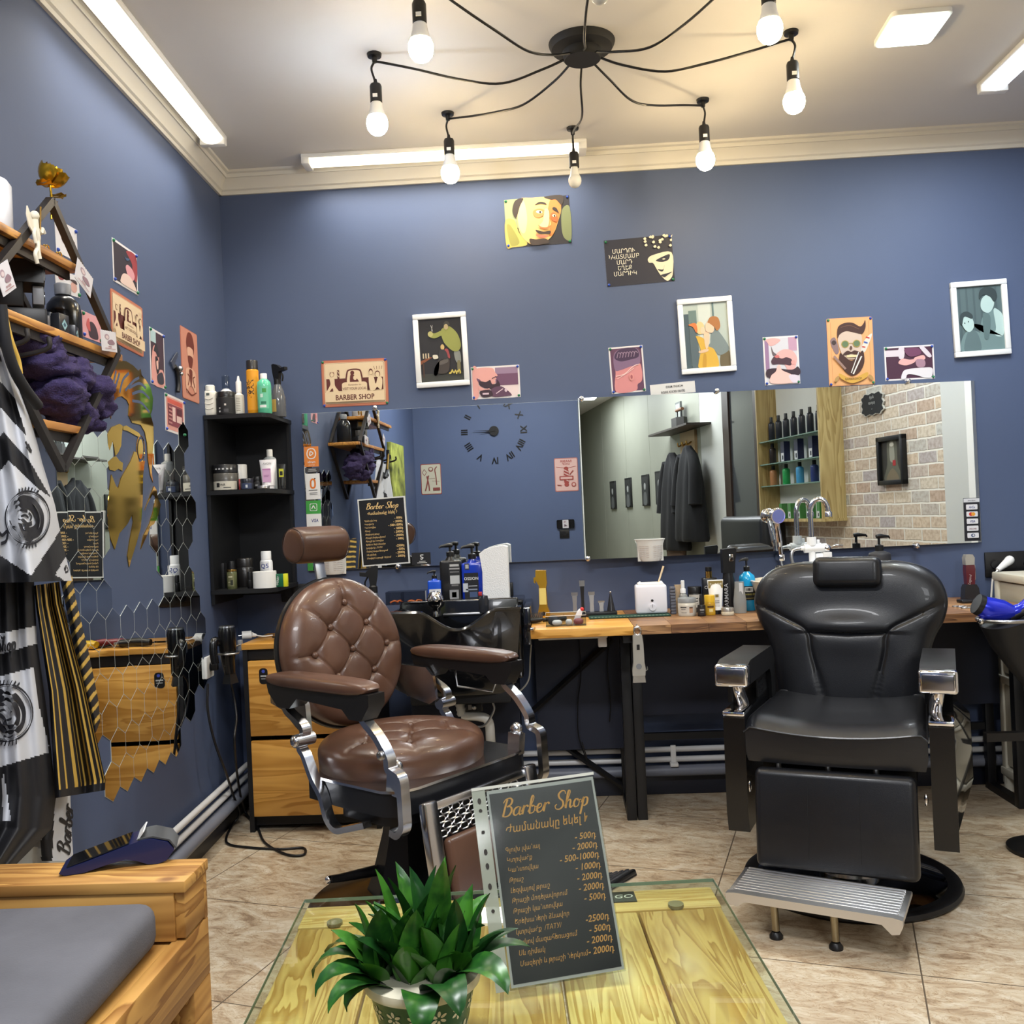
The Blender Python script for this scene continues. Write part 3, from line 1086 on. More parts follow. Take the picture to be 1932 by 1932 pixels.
# foot rest
fr_ = MB()
FT = Matrix.Translation((0, -0.335, 0.43)) @ Matrix.Rotation(R(-9), 4, 'X')
for s in (-1, 1):
    fr_.box(s * .235 - .028, s * .235 + .028, -0.02, 0.012, -0.40, 0.02, ALU, 0.008)
fr_.box(-.235, .235, -0.012, 0.006, -0.012, 0.012, ALU, 0.004).box(-.235, .235, -0.012, 0.006, -0.40, -0.38, ALU, 0.004)
fr_.xf(FT)
fo = fr_.build('footrest', bc)
hx_ = MB()
for row in range(4):
    for z0 in (-0.085, -0.378):
        z = z0 + 0.021 * row
        for k in range(9):
            x = -0.19 + 0.046 * k + (0.023 if row % 2 else 0)
            if abs(x) > .2:
                continue
            p6 = [(x + a, z + b) for a, b in ((-.02, 0), (-.012, .009), (.012, .009), (.02, 0), (.012, -.009), (-.012, -.009))]
            hx_.tube([(p[0], -0.004, p[1]) for p in p6], 0.0028, STEEL, 4, True)
hx_.box(-.21, .21, 0.004, 0.010, -0.39, 0.0, BLACK)
hx_.xf(FT).build('grille', fo)
MB().box(-.195, .195, -0.028, 0.006, -0.285, -0.098, BROWN, 0.02, 4).xf(FT).build('calf_pad', fo)
fp = MB()
fp.box(-.25, .25, -0.36, 0, -0.012, 0.012, ALU, 0.006)
for k in range(15):
    fp.box(-.235, .235, -0.345 + .022 * k, -0.335 + .022 * k, 0.01, 0.017, ALU)
fp.xf(Matrix.Translation((0, -.40, .05)) @ Matrix.Rotation(R(-20), 4, 'X')).build('foot_plate', fo)
# pedestal and base
pd = MB()
pd.lathe([(0.15, 0.04), (0.125, 0.10), (0.085, 0.24), (0.072, 0.33), (0.085, 0.37)], SKIRT, 8)
pd.build('pedestal', bc, angle=30)
MB().lathe([(0.0, 0.0), (0.335, 0.0), (0.34, 0.012), (0.325, 0.024), (0.2, 0.04), (0.16, 0.055), (0.0, 0.055)], GLOSSB, 64).build('base', bc)
lv = MB().tube([(-.05, .05, .12), (-.22, .10, .13), (-.25, .105, .135)], [.02, .013, .012], BLACK, 10)
lv.ball((-.256, .107, .136), 0.013, CHROME, 12)
lv.build('lever', bc, angle=60)

# ------------------------------------------------------------------ black barber chair
kc = thing('barber_chair', 'black leather barber chair with square chrome arm ends and ribbed footrest', 'barber chair', (0.935, 3.245, 0), R(-22))
out = [(-.235, .50), (-.255, .60), (-.268, .70), (-.29, .78), (-.325, .85), (-.338, .92), (-.315, .99), (-.265, 1.035), (-.19, 1.058), (-.11, 1.062), (0, 1.062)]
out = out + [(-p[0], p[1]) for p in out[-2::-1]]
oc = [(p.x, p.z) for p in catmull([(a, 0, b) for a, b in out], 7)] + [(.216 - .018 * k, .48 + .35 * (.216 - .018 * k) ** 2) for k in range(25)]
seams = []
for s in (-1, 1):
    c_ = [(p.x, p.z) for p in catmull([(s * .32, 0, .90), (s * .22, 0, .85), (s * .14, 0, .80), (s * .125, 0, .72), (s * .085, 0, .56)], 5)]
    seams += list(zip(c_[:-1], c_[1:]))
seams += [((-.14, .80), (0, .793)), ((0, .793), (.14, .80))]


def segd(x, z, a, b):
    vx, vz = b[0] - a[0], b[1] - a[1]
    t = max(0, min(1, ((x - a[0]) * vx + (z - a[1]) * vz) / (vx * vx + vz * vz)))
    return math.hypot(x - a[0] - t * vx, z - a[1] - t * vz)


mb = MB()
N = len(oc)
cx_, cz_ = 0.0, 0.80
nr = 90
vs, fs = [], []
for k in range(nr + 1):
    s_ = 1 - (k / nr) ** 1.25 if k < nr else 0.0
    for p in oc:
        x, z = cx_ + (p[0] - cx_) * s_, cz_ + (p[1] - cz_) * s_
        y = -0.055 * (1 - s_ ** 7) ** 0.5
        if s_ < 0.97:
            dmin = min(segd(x, z, a, b) for a, b in seams)
            y += 0.007 * math.exp(-(dmin / 0.007) ** 2) + 0.0025 * math.exp(-(dmin / 0.02) ** 2)
            # overhanging shoulder pad above the waist seam, dish for the neck
            fx = max(0, 1 - (x / .24) ** 2) ** 2
            if z > .797:
                y -= 0.022 * math.exp(-((z - .815) / .05) ** 2) * fx
            else:
                y -= 0.004 * math.exp(-((z - .76) / .05) ** 2) * fx
        vs.append((x, y, z))
for k in range(nr):
    for i in range(N):
        j = (i + 1) % N
        fs.append((k * N + i, (k + 1) * N + i, (k + 1) * N + j, k * N + j))
b2 = len(vs)
for p in oc:
    vs.append((p[0] * .98, 0.03, cz_ + (p[1] - cz_) * .98))
for i in range(N):
    j = (i + 1) % N
    fs.append((b2 + i, i, j, b2 + j))
fs.append(tuple(b2 + i for i in range(N)))
mb.add(vs, fs, BLEATHER)
LB = Matrix.Translation((0, .27, .5)) @ Matrix.Rotation(R(-9), 4, 'X') @ Matrix.Translation((0, 0, -.5))
mb.xf(LB).build('backrest', kc, angle=60)
hd = MB().box(-.118, .118, -0.045, 0.06, -.055, .055, BLEATHER, 0.026, 5)
st_ = mat('black thread', (12, 12, 13), 0.7)
for s in (-1, 1):
    hd.box(s * .092 - .0008, s * .092 + .0008, -0.0462, 0.05, -.03, .03, st_)
hd.xf(LB @ Matrix.Translation((0.008, -.06, 1.015)))
hd.build('headrest', kc, angle=60)
# seat with welted front
se = MB()
nx, ny = 30, 20
vs, fs = [], []
for j in range(ny + 1):
    for i in range(nx + 1):
        u, v = -1 + 2 * i / nx, j / ny
        x = (0.268 - .012 * v) * u
        y = -.315 + .56 * v - 0.015 * (1 - u * u) * (1 - v)
        z = .588 + 0.022 * u * u - 0.016 * v - 0.03 * max(0, 1 - v * 6) ** 2 - 0.02 * max(0, (abs(u) - .9) * 10) ** 2
        vs.append((x, y, z))
for j in range(ny):
    for i in range(nx):
        a = j * (nx + 1) + i
        fs.append((a, a + 1, a + nx + 2, a + nx + 1))
nb = len(vs)
ring = [i for i in range(nx + 1)] + [(j + 1) * (nx + 1) - 1 for j in range(1, ny + 1)] + [ny * (nx + 1) + i for i in range(nx - 1, -1, -1)] + [j * (nx + 1) for j in range(ny - 1, 0, -1)]
for k, zz in enumerate((.50, .465)):
    for q in ring:
        p = vs[q]
        vs.append((p[0] * (1.0, .97)[k], p[1] * (1.0, .97)[k], zz))
Lr = len(ring)
for i in range(Lr):
    j = (i + 1) % Lr
    fs.append((nb + i, nb + j, ring[j], ring[i]))
    fs.append((nb + Lr + i, nb + Lr + j, nb + j, nb + i))
fs.append(tuple(nb + Lr + i for i in range(Lr)))
se.add(vs, fs, BLEATHER)
se.tube([V((vs[q][0], vs[q][1] - 0.002, vs[q][2] - 0.001)) for q in ring], 0.0035, BLEATHER, 6, True)
se.build('seat', kc, angle=50)
for s in (-1, 1):
    X = .303 * s
    ar = MB()
    prof_ = [(-.29, .765), (-.24, .775), (.16, .765), (.2, .745), (.215, .7), (.215, .55), (.205, .53), (.15, .53), (.14, .56), (.135, .66), (.11, .69), (-.29, .70)]
    ar.prism(prof_, X - .05, X + .05, mat('black arm pad', (22, 22, 24), 0.42))
    ar.xf(Matrix(((0, 1, 0, 0), (1, 0, 0, 0), (0, 0, 1, 0), (0, 0, 0, 1))))
    a_ = ar.build('armrest', kc, angle=50)
    MB().box(X - .054, X + .054, -.315, -.26, .698, .768, CHROME, 0.01, 3).box(X - .044, X + .044, -.319, -.312, .710, .756, mat('satin metal inlay', (120, 118, 124), 0.25, 1.0), 0.003).build('arm_end', a_)
    MB().tube(catmull([(X, -.23, .705), (X - .006 * s, -.225, .67), (X - .012 * s, -.20, .63), (X - .012 * s, -.19, .585)], 6), 0.019, CHROME, 16).build('arm_post', kc, angle=60)
    sp = MB()
    pp = [(-.315, .60), (-.30, .615), (.16, .615), (.26, .56), (.31, .47), (.20, .35), (.0, .27), (-.20, .235), (-.305, .235), (-.32, .30)]
    sp.prism(pp, X - .03, X + .038, GLOSSB)
    oq = [(-.29, .56), (-.08, .605), (.16, .605), (.25, .55), (.29, .47), (.19, .36), (.0, .29), (-.2, .26)]
    iq = [(-.12, .50), (-.02, .56), (.13, .56), (.19, .52), (.21, .47), (.13, .41), (.0, .37), (-.1, .40)]
    xa, xb = (X + .037, X + .085) if s > 0 else (X - .029, X - .06)
    n8 = len(oq)
    m_ = sp.mark()
    sp.add([(p[0], xa, p[1]) for p in oq] + [(p[0], xb, p[1]) for p in iq], [tuple(range(n8, 2 * n8))] + [(i, (i + 1) % n8, n8 + (i + 1) % n8, n8 + i) for i in range(n8)], mat('gloss black facets', (16, 17, 20), 0.08, coat=.5))
    sp.add([(p[0] * .97 + .003, xb + (.0006 if s > 0 else -.0006), p[1] * .97 + .014) for p in iq], [tuple(range(n8))], mat('dark chrome inlay', (120, 124, 132), 0.08, 1.0))
    sp.xf(Matrix(((0, 1, 0, 0), (1, 0, 0, 0), (0, 0, 1, 0), (0, 0, 0, 1))))
    sp.box(X - .032, X + .040, -.322, -.18, .606, .622, CHROME, 0.006)
    sp.ball((X - .046 * s, -.317, .385), .012, CHROME, 10, sx=.5, sy=.6, sz=1.6)
    sp.build('side_panel', kc)
    vg = MB()
    for k in range(6):
        for c_ in (0, 1):
            vg.box(X - .03 * s - .004, X - .03 * s + .004, -.02 + .055 * c_, .01 + .055 * c_, .625 + .019 * k, .630 + .019 * k, BLACK)
    vg.box(X - .03 * s - .003, X - .03 * s + .003, -.04, .13, .61, .735, mat('black guard', (20, 20, 22), 0.5))
    vg.build('side_guard', kc)
MB().cyl((-.335, -.16, .62), (-.335, -.16, .69), .014, BLACK, 12).build('recline_lever', kc, angle=60)
# frame under the seat
uf = MB()
uf.box(-.23, .23, -.22, .2, .40, .465, BLACK)
for x in (-.17, -.02, .12):
    uf.box(x - .01, x + .01, -.32, -.2, .41, .435, BLACK)
    uf.cyl((x, -.29, .43), (x, -.29, .46), .01, STEEL, 10)
uf.build('under_frame', kc)
cp = MB().box(-.235, .235, -.03, .03, -.15, .15, BLEATHER, 0.022, 4)
for x in (-.075, .075):
    cp.box(x - .0008, x + .0008, -.0312, -.0305, -.11, .12, st_)
cp.xf(Matrix.Translation((0, -.345, .305)) @ Matrix.Rotation(R(-7), 4, 'X'))
cp.build('calf_pad', kc, angle=60)
RF = Matrix.Translation((-.035, -.40, .135)) @ Matrix.Rotation(R(-5), 4, 'Z') @ Matrix.Rotation(R(2), 4, 'X')
ft = MB()
FALU = mat('ribbed aluminium', (214, 215, 218), .36, 1.0)
ft.box(-.245, .245, -.17, .03, -.012, 0.004, FALU, 0.004)
for k in range(10):
    ft.box(-.23, .23, -.152 + .018 * k, -.143 + .018 * k, 0.0, 0.011, FALU, 0.003)
ft.prism([(-.245, -.012), (-.245, .006), (-.22, .010), (.22, .010), (.245, .006), (.245, -.012), (.235, -.034), (.215, -.038), (.19, -.014), (-.19, -.014), (-.21, -.03), (-.238, -.026)], -.18, -.155, FALU)
ft.xf(RF)
f2 = ft.build('footrest', kc)
for x in (-.12, .05):
    l = MB().cyl((x, -.12, -.01), (x + .004, -.125, -.108), .0115, mat('worn brass leg', (150, 140, 116), .3, 1.0), 12)
    l.xf(RF)
    q = RF @ V((x + .004, -.125, -.11))
    l.lathe([(0, 0), (.02, 0), (.02, .008), (.012, q.z - .002)], BLACK, 14, (q.x, q.y, 0))
    l.build('leg', f2)
pe = MB().lathe([(.10, .04), (.095, .06), (.07, .075), (.065, .40)], mat('steel column', (150, 152, 156), .2, 1.0), 28)
pe.build('pedestal', kc)
MB().lathe([(0, .012), (.10, .042), (.2, .035), (.30, .022), (.325, .012), (.325, .0), (0, 0)], mat('dark chrome plate', (128, 130, 136), .06, 1.0), 64).lathe([(.315, .0), (.345, .0), (.35, .008), (.345, .02), (.33, .026), (.315, .022)], BLACK, 64).build('base', kc)

# ------------------------------------------------------------------ glass-topped coffee table
TZ = 0.48
GT = wood('varnished pine planks', (186, 142, 74), (226, 194, 128), 'Y', 2.3, 0.4, 0.2)
GT2 = wood('varnished pine planks darker', (172, 126, 62), (214, 178, 112), 'Y', 2.0, 0.4, 0.2)
GTX = wood('varnished pine cross board', (196, 154, 84), (228, 198, 136), 'X', 2.0, 0.4, 0.2)
tl = at_z(575, 1697, TZ)
tr = at_z(1345, 1657, TZ)
tw = (tr - tl).length
ta = math.atan2(tr.y - tl.y, tr.x - tl.x)
ct = thing('coffee_table', 'low coffee table of pine boards under a clear glass sheet', 'coffee table', (tl.x, tl.y, 0), ta)
TL = 1.05
wb = MB()
wb.box(0.006, tw - .008, -.11, -.008, TZ - .042, TZ - .014, GTX, .003)
wb.build('end_board', ct)
pw = (tw - .014) / 5
for k in range(5):
    b = MB().box(.006 + pw * k + .0022, .006 + pw * (k + 1) - .0022, -TL + .03, -.113, TZ - .042, TZ - .015, GT if k % 2 else GT2, .004)
    b.build('plank', ct)
gm = glass('table glass', (244, 250, 242), 0.0, 1.45)
MB().box(0, tw, -TL, 0, TZ - .008, TZ, gm).build('glass_top', ct)
rims = MB()
EDGE = mat('green glass edge', (96, 118, 104), .15)
rims.box(-.0006, .0002, -TL, 0, TZ - .0075, TZ - .0005, EDGE).box(tw - .0002, tw + .0006, -TL, 0, TZ - .0075, TZ - .0005, EDGE).box(0, tw, -.0002, .0006, TZ - .0075, TZ - .0005, EDGE)
rims.build('glass_edge', ct)
for x in (.08, tw - .1):
    for y in (-.10, -TL + .12):
        MB().lathe([(0, 0), (.016, 0), (.016, .0065), (0, .0065)], mat('clear rubber pad', (120, 108, 84), .4), 18, (x, y, TZ - .0148)).build('glass_pad', ct)
for x in (.05, tw - .07):
    for y in (-.08, -TL + .08):
        MB().box(x - .035, x + .035, y - .035, y + .035, 0, TZ - .042, GT2, .004).build('leg', ct)
MB().box(.05, tw - .07, -.10, -.07, TZ - .13, TZ - .042, GTX, .003).box(.035, .06, -TL + .08, -.08, TZ - .13, TZ - .042, GT, .003).box(tw - .08, tw - .055, -TL + .08, -.08, TZ - .13, TZ - .042, GT, .003).build('apron', ct)
p = at_z(1172, 1693, TZ - .0135)
b = MB().box(-.035, .03, -.026, .026, 0, .0025, BLACK)
b.text('GO', .004, 0, .026, ink((225, 225, 225)), 0, shear=.2)
bb = len(b.v)
# lay the lettering flat on the card
n_t = len(text_geo('GO', .026, 0.0, 'CENTER')[0])
for i in range(bb - n_t, bb):
    v = b.v[i]
    b.v[i] = (v[0], v[2] - .008, .0029)
tag(b.build('card', loc=(p.x, p.y, TZ - .0148), rotz=ta), 'small black card lettered GO lying under the table glass', 'card')

# ------------------------------------------------------------------ price sheet in a plastic sleeve, propped up on the table
PRICES = [('Գլուխ լվանալ', '- 500դ'), ('Կտրվածք', '- 2000դ'), ('Կանտովկա', '- 500-1000դ'), ('Թրաշ', '- 1000դ'), ('Լեզվայով թրաշ', '- 2000դ'),
          ('Թրաշի մոդելավորում', '- 2000դ'), ('Թրաշի կանտովկա', '- 500դ'), ('Երեխաների ձևավոր', ''), ('կտրվածք  /ТАТУ/', '-2500դ'), ('Ոսկով մազահեռացում', '- 500դ'),
          ('Սև դիմակ', '- 2000դ'), ('Մազերի և թրաշի ներկում', '- 2000դ')]


def price_art(b, w, h, y, gold, x0=0.0, dl=0.45):
    b.script('Barber Shop', x0 + .01 * w, h * .865, h * .098, gold, y, .10)
    b.text('Ժամանակը եկել է', x0, h * .775, h * .066, gold, y, shear=.18, bold=.004, sx=.82)
    for i, (a, c) in enumerate(PRICES):
        z = h * (.672 - .054 * i)
        b.text(a, x0 - w * .43, z, h * .037, gold, y, 'LEFT', shear=.22, sx=.82)
        if c:
            b.text(c, x0 + w * .455, z + h * .012 * (1 - i / 11) * dl / .45, h * .050, gold, y, 'RIGHT', shear=.22, bold=.012, sx=.92)


bl, br_ = at_z(937, 1874, TZ + .001), at_z(1183, 1846, TZ + .001)
ux = (br_ - bl).normalized()
wS = (br_ - bl).length
nh = V((ux.y, -ux.x, 0)).normalized()
LA = R(20)
up = V((0, 0, 1)) * cos(LA) - nh * sin(LA)
yv = ux.cross(up)
MS = Matrix(((ux.x, -nh.x * cos(LA) - 0, up.x, 0), (ux.y, -nh.y * cos(LA), up.y, 0), (ux.z, -sin(LA), up.z, 0), (0, 0, 0, 1)))
yl = up.cross(ux).normalized()
MS = Matrix(((ux.x, yl.x, up.x, bl.x), (ux.y, yl.y, up.y, bl.y), (ux.z, yl.z, up.z, bl.z), (0, 0, 0, 1))) @ Matrix.Rotation(R(-3), 4, 'Y')
tlp = at_plane(860, 1490, bl, yl)
hS = (tlp - bl).dot(up)
sg_ = thing('price_sheet', 'black price sheet in a clear punched sleeve leaning on the coffee table', 'price sheet', M=MS)
x0 = wS * .115
pa = MB().box(x0, wS - .002, .0006, .0014, .003, hS - .008, ink((188, 190, 186)))
pa.box(x0 + .004, wS - .006, .0002, .0010, .008, hS - .014, mat('print black sheet', (29, 30, 33), .32))
pp_ = pa.build('paper', sg_)
le = MB()
wP = wS - x0 - .012
hP = hS - .024
le_g = mat('printed gold lettering', (206, 152, 78), .5)
price_art(le, wP, hP, -.0002, le_g)
le.xf(Matrix.Translation((x0 + .006 + wP / 2, 0, .010)))
le.build('lettering', pp_)
slv = MB()
SLV = glass('sleeve film', (238, 240, 238), .08)
slv.box(-.001, wS, -.0012, -.0008, 0, hS, SLV)
slv.box(-.001, x0 - .003, -.0006, -.0002, 0, hS, mat('milky sleeve strip', (196, 196, 184), .4, alpha=.75))
slv.box(-.001, wS, -.0014, -.0009, hS - .005, hS, mat('milky sleeve strip', (196, 196, 184)))
for k, zf in enumerate((.10, .22, .38, .50, .60, .67, .77, .88, .93)):
    slv.face(ell(x0 * .42, hS * zf, .0032, .0032 if k in (0, 1, 2, 6, 7) else .0052, 14), -.0016, ink((40, 34, 28)))
slv.build('sleeve', sg_)
# little acrylic easel behind it
es = MB().box(wS * .3, wS * .7, .004, .007, 0, hS * .7, CLEAR)
es.build('easel', sg_)

# ------------------------------------------------------------------ potted plant
pc = at_z(781, 1930, TZ)
pcx, pcy = -0.228, 1.40
PZ = TZ
GPOT = mat('green plastic pot', (22, 78, 58), .35)
PWH = mat('pale pot print', (206, 200, 178), .45)
pot = thing('potted_plant', 'bushy green plant in a green pot printed with pale snowflakes', 'potted plant', (pcx, pcy, PZ))
rr = lambda z: .052 + (.081 - .052) * (z / .125)
pb = MB().lathe([(0, 0), (.052, 0), (rr(.118), .118), (.0845, .119), (.086, .124), (.085, .131), (.079, .131), (.074, .108), (0, .108)], GPOT, 48)
pb.lathe([(.0862, .1185), (.0872, .124), (.0862, .1315), (.0795, .1318)], PWH, 48)


def wrap(b, pts, m, e=.0006):
    vs = []
    for x, z in pts:
        r_ = rr(z) + e
        a = -pi / 2 + x / .07
        vs.append((r_ * cos(a), r_ * sin(a), z))
    b.add(vs, [tuple(range(len(vs)))], m)


for k in range(14):
    x = (k - 7) * .0315
    for j in range(6):
        a = pi / 2 + j * pi / 3
        wrap(pb, [(x + p[0], .094 + p[1]) for p in ell(.0075 * cos(a), .0075 * sin(a), .0048, .0024, 8, rot=a)], PWH)
    for j, (dx, hh) in enumerate(((-.0105, .07), (.005, .062))):
        wrap(pb, [(x + dx + p[0], .002 + p[1]) for p in rrect(.0085, hh, .0042, 4, 0, hh / 2)], PWH)
pb.build('pot', pot)
MB().lathe([(0, .112), (.05, .114), (.077, .109)], mat('potting soil', (44, 32, 24), .9, noise=.4, nscale=60), 24).build('soil', pot)


def leaf_mat():
    m = bpy.data.materials.new('green leaf')
    m.use_nodes = True
    nt = m.node_tree
    b = nt.nodes['Principled BSDF']
    oi = nt.nodes.new('ShaderNodeObjectInfo')
    n = nt.nodes.new('ShaderNodeTexNoise')
    n.inputs['Scale'].default_value = 40
    n.inputs['Detail'].default_value = 3
    tc = nt.nodes.new('ShaderNodeTexCoord')
    nt.links.new(tc.outputs['Object'], n.inputs['Vector'])
    ad = nt.nodes.new('ShaderNodeMath')
    ad.operation = 'MULTIPLY_ADD'
    ad.inputs[1].default_value = .6
    nt.links.new(oi.outputs['Random'], ad.inputs[0])
    nt.links.new(n.outputs['Fac'], ad.inputs[2])
    r = nt.nodes.new('ShaderNodeValToRGB')
    e = r.color_ramp.elements
    e[0].position, e[0].color = .3, lin((16, 46, 22))
    e[1].position, e[1].color = 1.1, lin((62, 118, 36))
    x = e.new(.72)
    x.color = lin((30, 76, 26))
    nt.links.new(ad.outputs[0], r.inputs['Fac'])
    nt.links.new(r.outputs['Color'], b.inputs['Base Color'])
    b.inputs['Roughness'].default_value = .33
    b.inputs['Subsurface Weight'].default_value = .0
    return m


LEAF = leaf_mat()


def leaf(base, az, el, L, W, droop, curl=.18, twist=0.0):
    """lance-shaped leaf growing from base; el = starting elevation, droop = total bend"""
    n = 10
    P = []
    p = V(base)
    for i in range(n + 1):
        t = i / n
        e = el - droop * t * t
        P.append((p.copy(), e))
        p = p + V((cos(az) * cos(e), sin(az) * cos(e), sin(e))) * (L / n)
    vs, fs = [], []
    for i, (q, e) in enumerate(P):
        t = i / n
        w_ = W * (sin(pi * min(1, .12 + .88 * t) ** .85) ** .8 if t < 1 else 0)
        side = V((-sin(az), cos(az), 0))
        nrm = V((-cos(az) * sin(e), -sin(az) * sin(e), cos(e)))
        ca, sa = cos(twist * t), sin(twist * t)
        s2 = side * ca + nrm * sa
        n2 = nrm * ca - side * sa
        for u in (-1, -.5, 0, .5, 1):
            vs.append(q + s2 * (u * w_ / 2) + n2 * (abs(u) ** 1.4 * w_ * curl) + n2 * (.0008 if u else -.0004))
    for i in range(n):
        for k in range(4):
            a = i * 5 + k
            fs.append((a, a + 1, a + 6, a + 5))
    return MB().add(vs, fs, LEAF)


rl = random.Random(11)
# upright rosettes
for cxr, cyr, hh, nlf in ((-.032, .012, 1.04, 9), (.018, .028, 1.16, 9), (.054, -.004, 1.0, 8), (-.012, -.022, .9, 9), (-.062, -.012, .92, 7), (.034, -.03, .8, 7), (-.005, .05, 1.1, 7)):
    a0 = rl.uniform(0, 6.28)
    for k in range(nlf):
        az = a0 + 2 * pi * k / nlf * 1.62
        f = k / nlf
        leaf((cxr + .008 * cos(az), cyr + .008 * sin(az), .112), az, R(84 - 34 * f + rl.uniform(-6, 6)), (.15 - .055 * f) * hh * rl.uniform(.9, 1.08), .044 * rl.uniform(.85, 1.1), R(22 + 25 * f) * rl.uniform(.4, 1.2), .22, rl.uniform(-.4, .4)).build('leaf', pot, angle=60)
# drooping outer leaves
for az, el, L, W, dr_ in ((R(188), 42, .15, .046, 130), (R(205), 36, .14, .044, 118), (R(222), 30, .13, .042, 105), (R(170), 45, .14, .04, 125), (R(-62), 38, .13, .052, 120), (R(-35), 42, .15, .05, 120),
                          (R(-8), 38, .14, .042, 60), (R(14), 34, .12, .032, 35), (R(-82), 28, .11, .05, 150), (R(-140), 30, .10, .04, 130)):
    leaf((.052 * cos(az), .052 * sin(az), .118), az, R(el + 8), L * .95, W * 1.15, R(dr_ * 1.2), .12, rl.uniform(-.3, .3)).build('leaf', pot, angle=60)

# ------------------------------------------------------------------ pallet-wood bench with cushion
BW = wood('bench pine', (150, 102, 46), (206, 158, 86), 'X', 1.2, .5)
BWY = wood('bench pine long', (150, 102, 46), (206, 158, 86), 'Y', 1.2, .5)
bn = thing('wooden_bench', 'rough pine bench with a box-shaped arm, at the lower left', 'bench', (-.752, 1.93, 0))
arm = MB()
arm.box(-.55, .004, -.125, .0, .095, .118, BW, .003)
arm.box(-.55, -.02, -.122, -.105, 0, .095, BW, .002)
arm.box(-.55, .0, -.018, -.002, 0, .095, BW, .002)
arm.box(-.02, .0, -.118, -.018, .005, .095, BWY, .002)
arm.xf(Matrix.Translation((0, 0, .482)))
arm.build('arm_box', bn)
MB().box(-.03, 0, -1.7, 0, .366, .482, BWY, .004).build('side_rail', bn)
MB().box(-.55, -.03, -.03, 0, .366, .48, BW, .004).build('end_rail', bn)
for k in range(5):
    MB().box(-.545 + .104 * k, -.545 + .104 * k + .096, -1.7, -.03, .455, .476, BWY, .003).build('slat', bn)
for x in (-.07, -.55):
    for y in (-.06, -1.6):
        MB().box(x, x + .07, y - .03, y + .06, 0, .366, BWY, .004).build('leg', bn)
GF = mat('grey cushion fabric', (92, 92, 98), .85, noise=.14, nscale=7, bump=.2, bscale=300)
cu_ = MB().box(-.53, -.04, -1.55, -.14, .483, .575, GF, .03, 4)
cu_.xf(Matrix.Rotation(R(1.5), 4, 'Z'))
tag(cu_.build('seat_cushion', loc=(-.755, 1.93, 0), angle=60), 'flat grey fabric cushion lying on the pine bench', 'cushion')

# card terminal on the bench arm
tA, tB = at_z(118, 1640, .602), at_z(332, 1612, .602)
tl_ = (tB - tA).length
te = thing('card_terminal', 'dark blue handheld card terminal lying on the bench arm', 'card terminal', (tA.x, tA.y - .0, .6005), math.atan2(tB.y - tA.y, tB.x - tA.x))
DBLUE = mat('dark blue plastic', (24, 32, 74), .3, coat=.2)
s_ = tl_ / .235
body = [(0, .008), (.012, .001), (.05, .002), (.10, .017), (.135, .024), (.16, .014), (.178, .003), (.20, .0), (.218, .006), (.235, .034), (.222, .058), (.19, .072), (.17, .072), (.145, .064), (.06, .033), (.012, .018)]
tb = MB().prism([(a * s_, b * s_) for a, b in [(p[0], p[1] * .78) for p in body]], -.04, .042, DBLUE)
tb.build('body', te, angle=50)
MB().prism([(a * s_, b * s_) for a, b in ((.015, .0155), (.142, .0503), (.142, .053), (.015, .018))], -.036, .038, mat('dark screen', (18, 19, 22), .06, coat=.5)).build('screen', te)
MB().prism([(a * s_, b * s_) for a, b in ((.16, .055), (.19, .0577), (.224, .0468), (.238, .028), (.24, .029), (.227, .049), (.192, .061), (.16, .058))], -.037, .039, mat('grey printer lid', (62, 64, 66), .45)).build('printer_lid', te, angle=50)
MB().prism([(a * s_, b * s_) for a, b in ((.158, .056), (.162, .056), (.174, .072), (.171, .072))], -.033, .035, ink((225, 225, 222))).build('paper_slip', te)

# ------------------------------------------------------------------ drawer cabinet
dc = thing('drawer_cabinet', 'black cabinet with two honey pine drawer fronts behind the brown chair', 'drawer cabinet', (-1.335, 3.92, 0))
CW = .555
MB().box(0, .02, .0, .29, .0, .765, DARKWOOD).box(CW - .02, CW, 0, .29, 0, .765, DARKWOOD).box(0.02, CW - .02, .01, .29, .06, .08, DARKWOOD).box(.02, CW - .02, .27, .29, .06, .765, DARKWOOD).box(.02, CW - .02, .012, .27, .72, .765, DARKWOOD).box(.02, CW - .02, .03, .05, .02, .06, DARKWOOD).build('carcass', dc)
MB().box(-.003, CW + .003, -.005, .365, .765, .79, PINE, .003).build('top', dc)
for z0, z1 in ((.07, .385), (.405, .718)):
    d = MB().box(.025, CW - .025, -.016, .006, z0, z1, PINE, .002)
    d.box(.04, CW - .04, .006, .26, z0 + .02, z1 - .04, DARKWOOD)
    dd = d.build('drawer', dc)
    if z0 > .3:
        tagm = MB().prism(rrect(.036, .066, .014, 4, .09, .655), -.0175, -.016, BLACK)
        tagm.box(.078, .102, -.0180, -.0174, .652, .658, ink((190, 190, 190))).face(ell(.09, .675, .007, .007, 10), -.0178, ink((60, 80, 190)))
        tagm.box(.08, .10, -.0180, -.0174, .642, .646, ink((150, 150, 150)))
        tagm.build('sticker', dd)

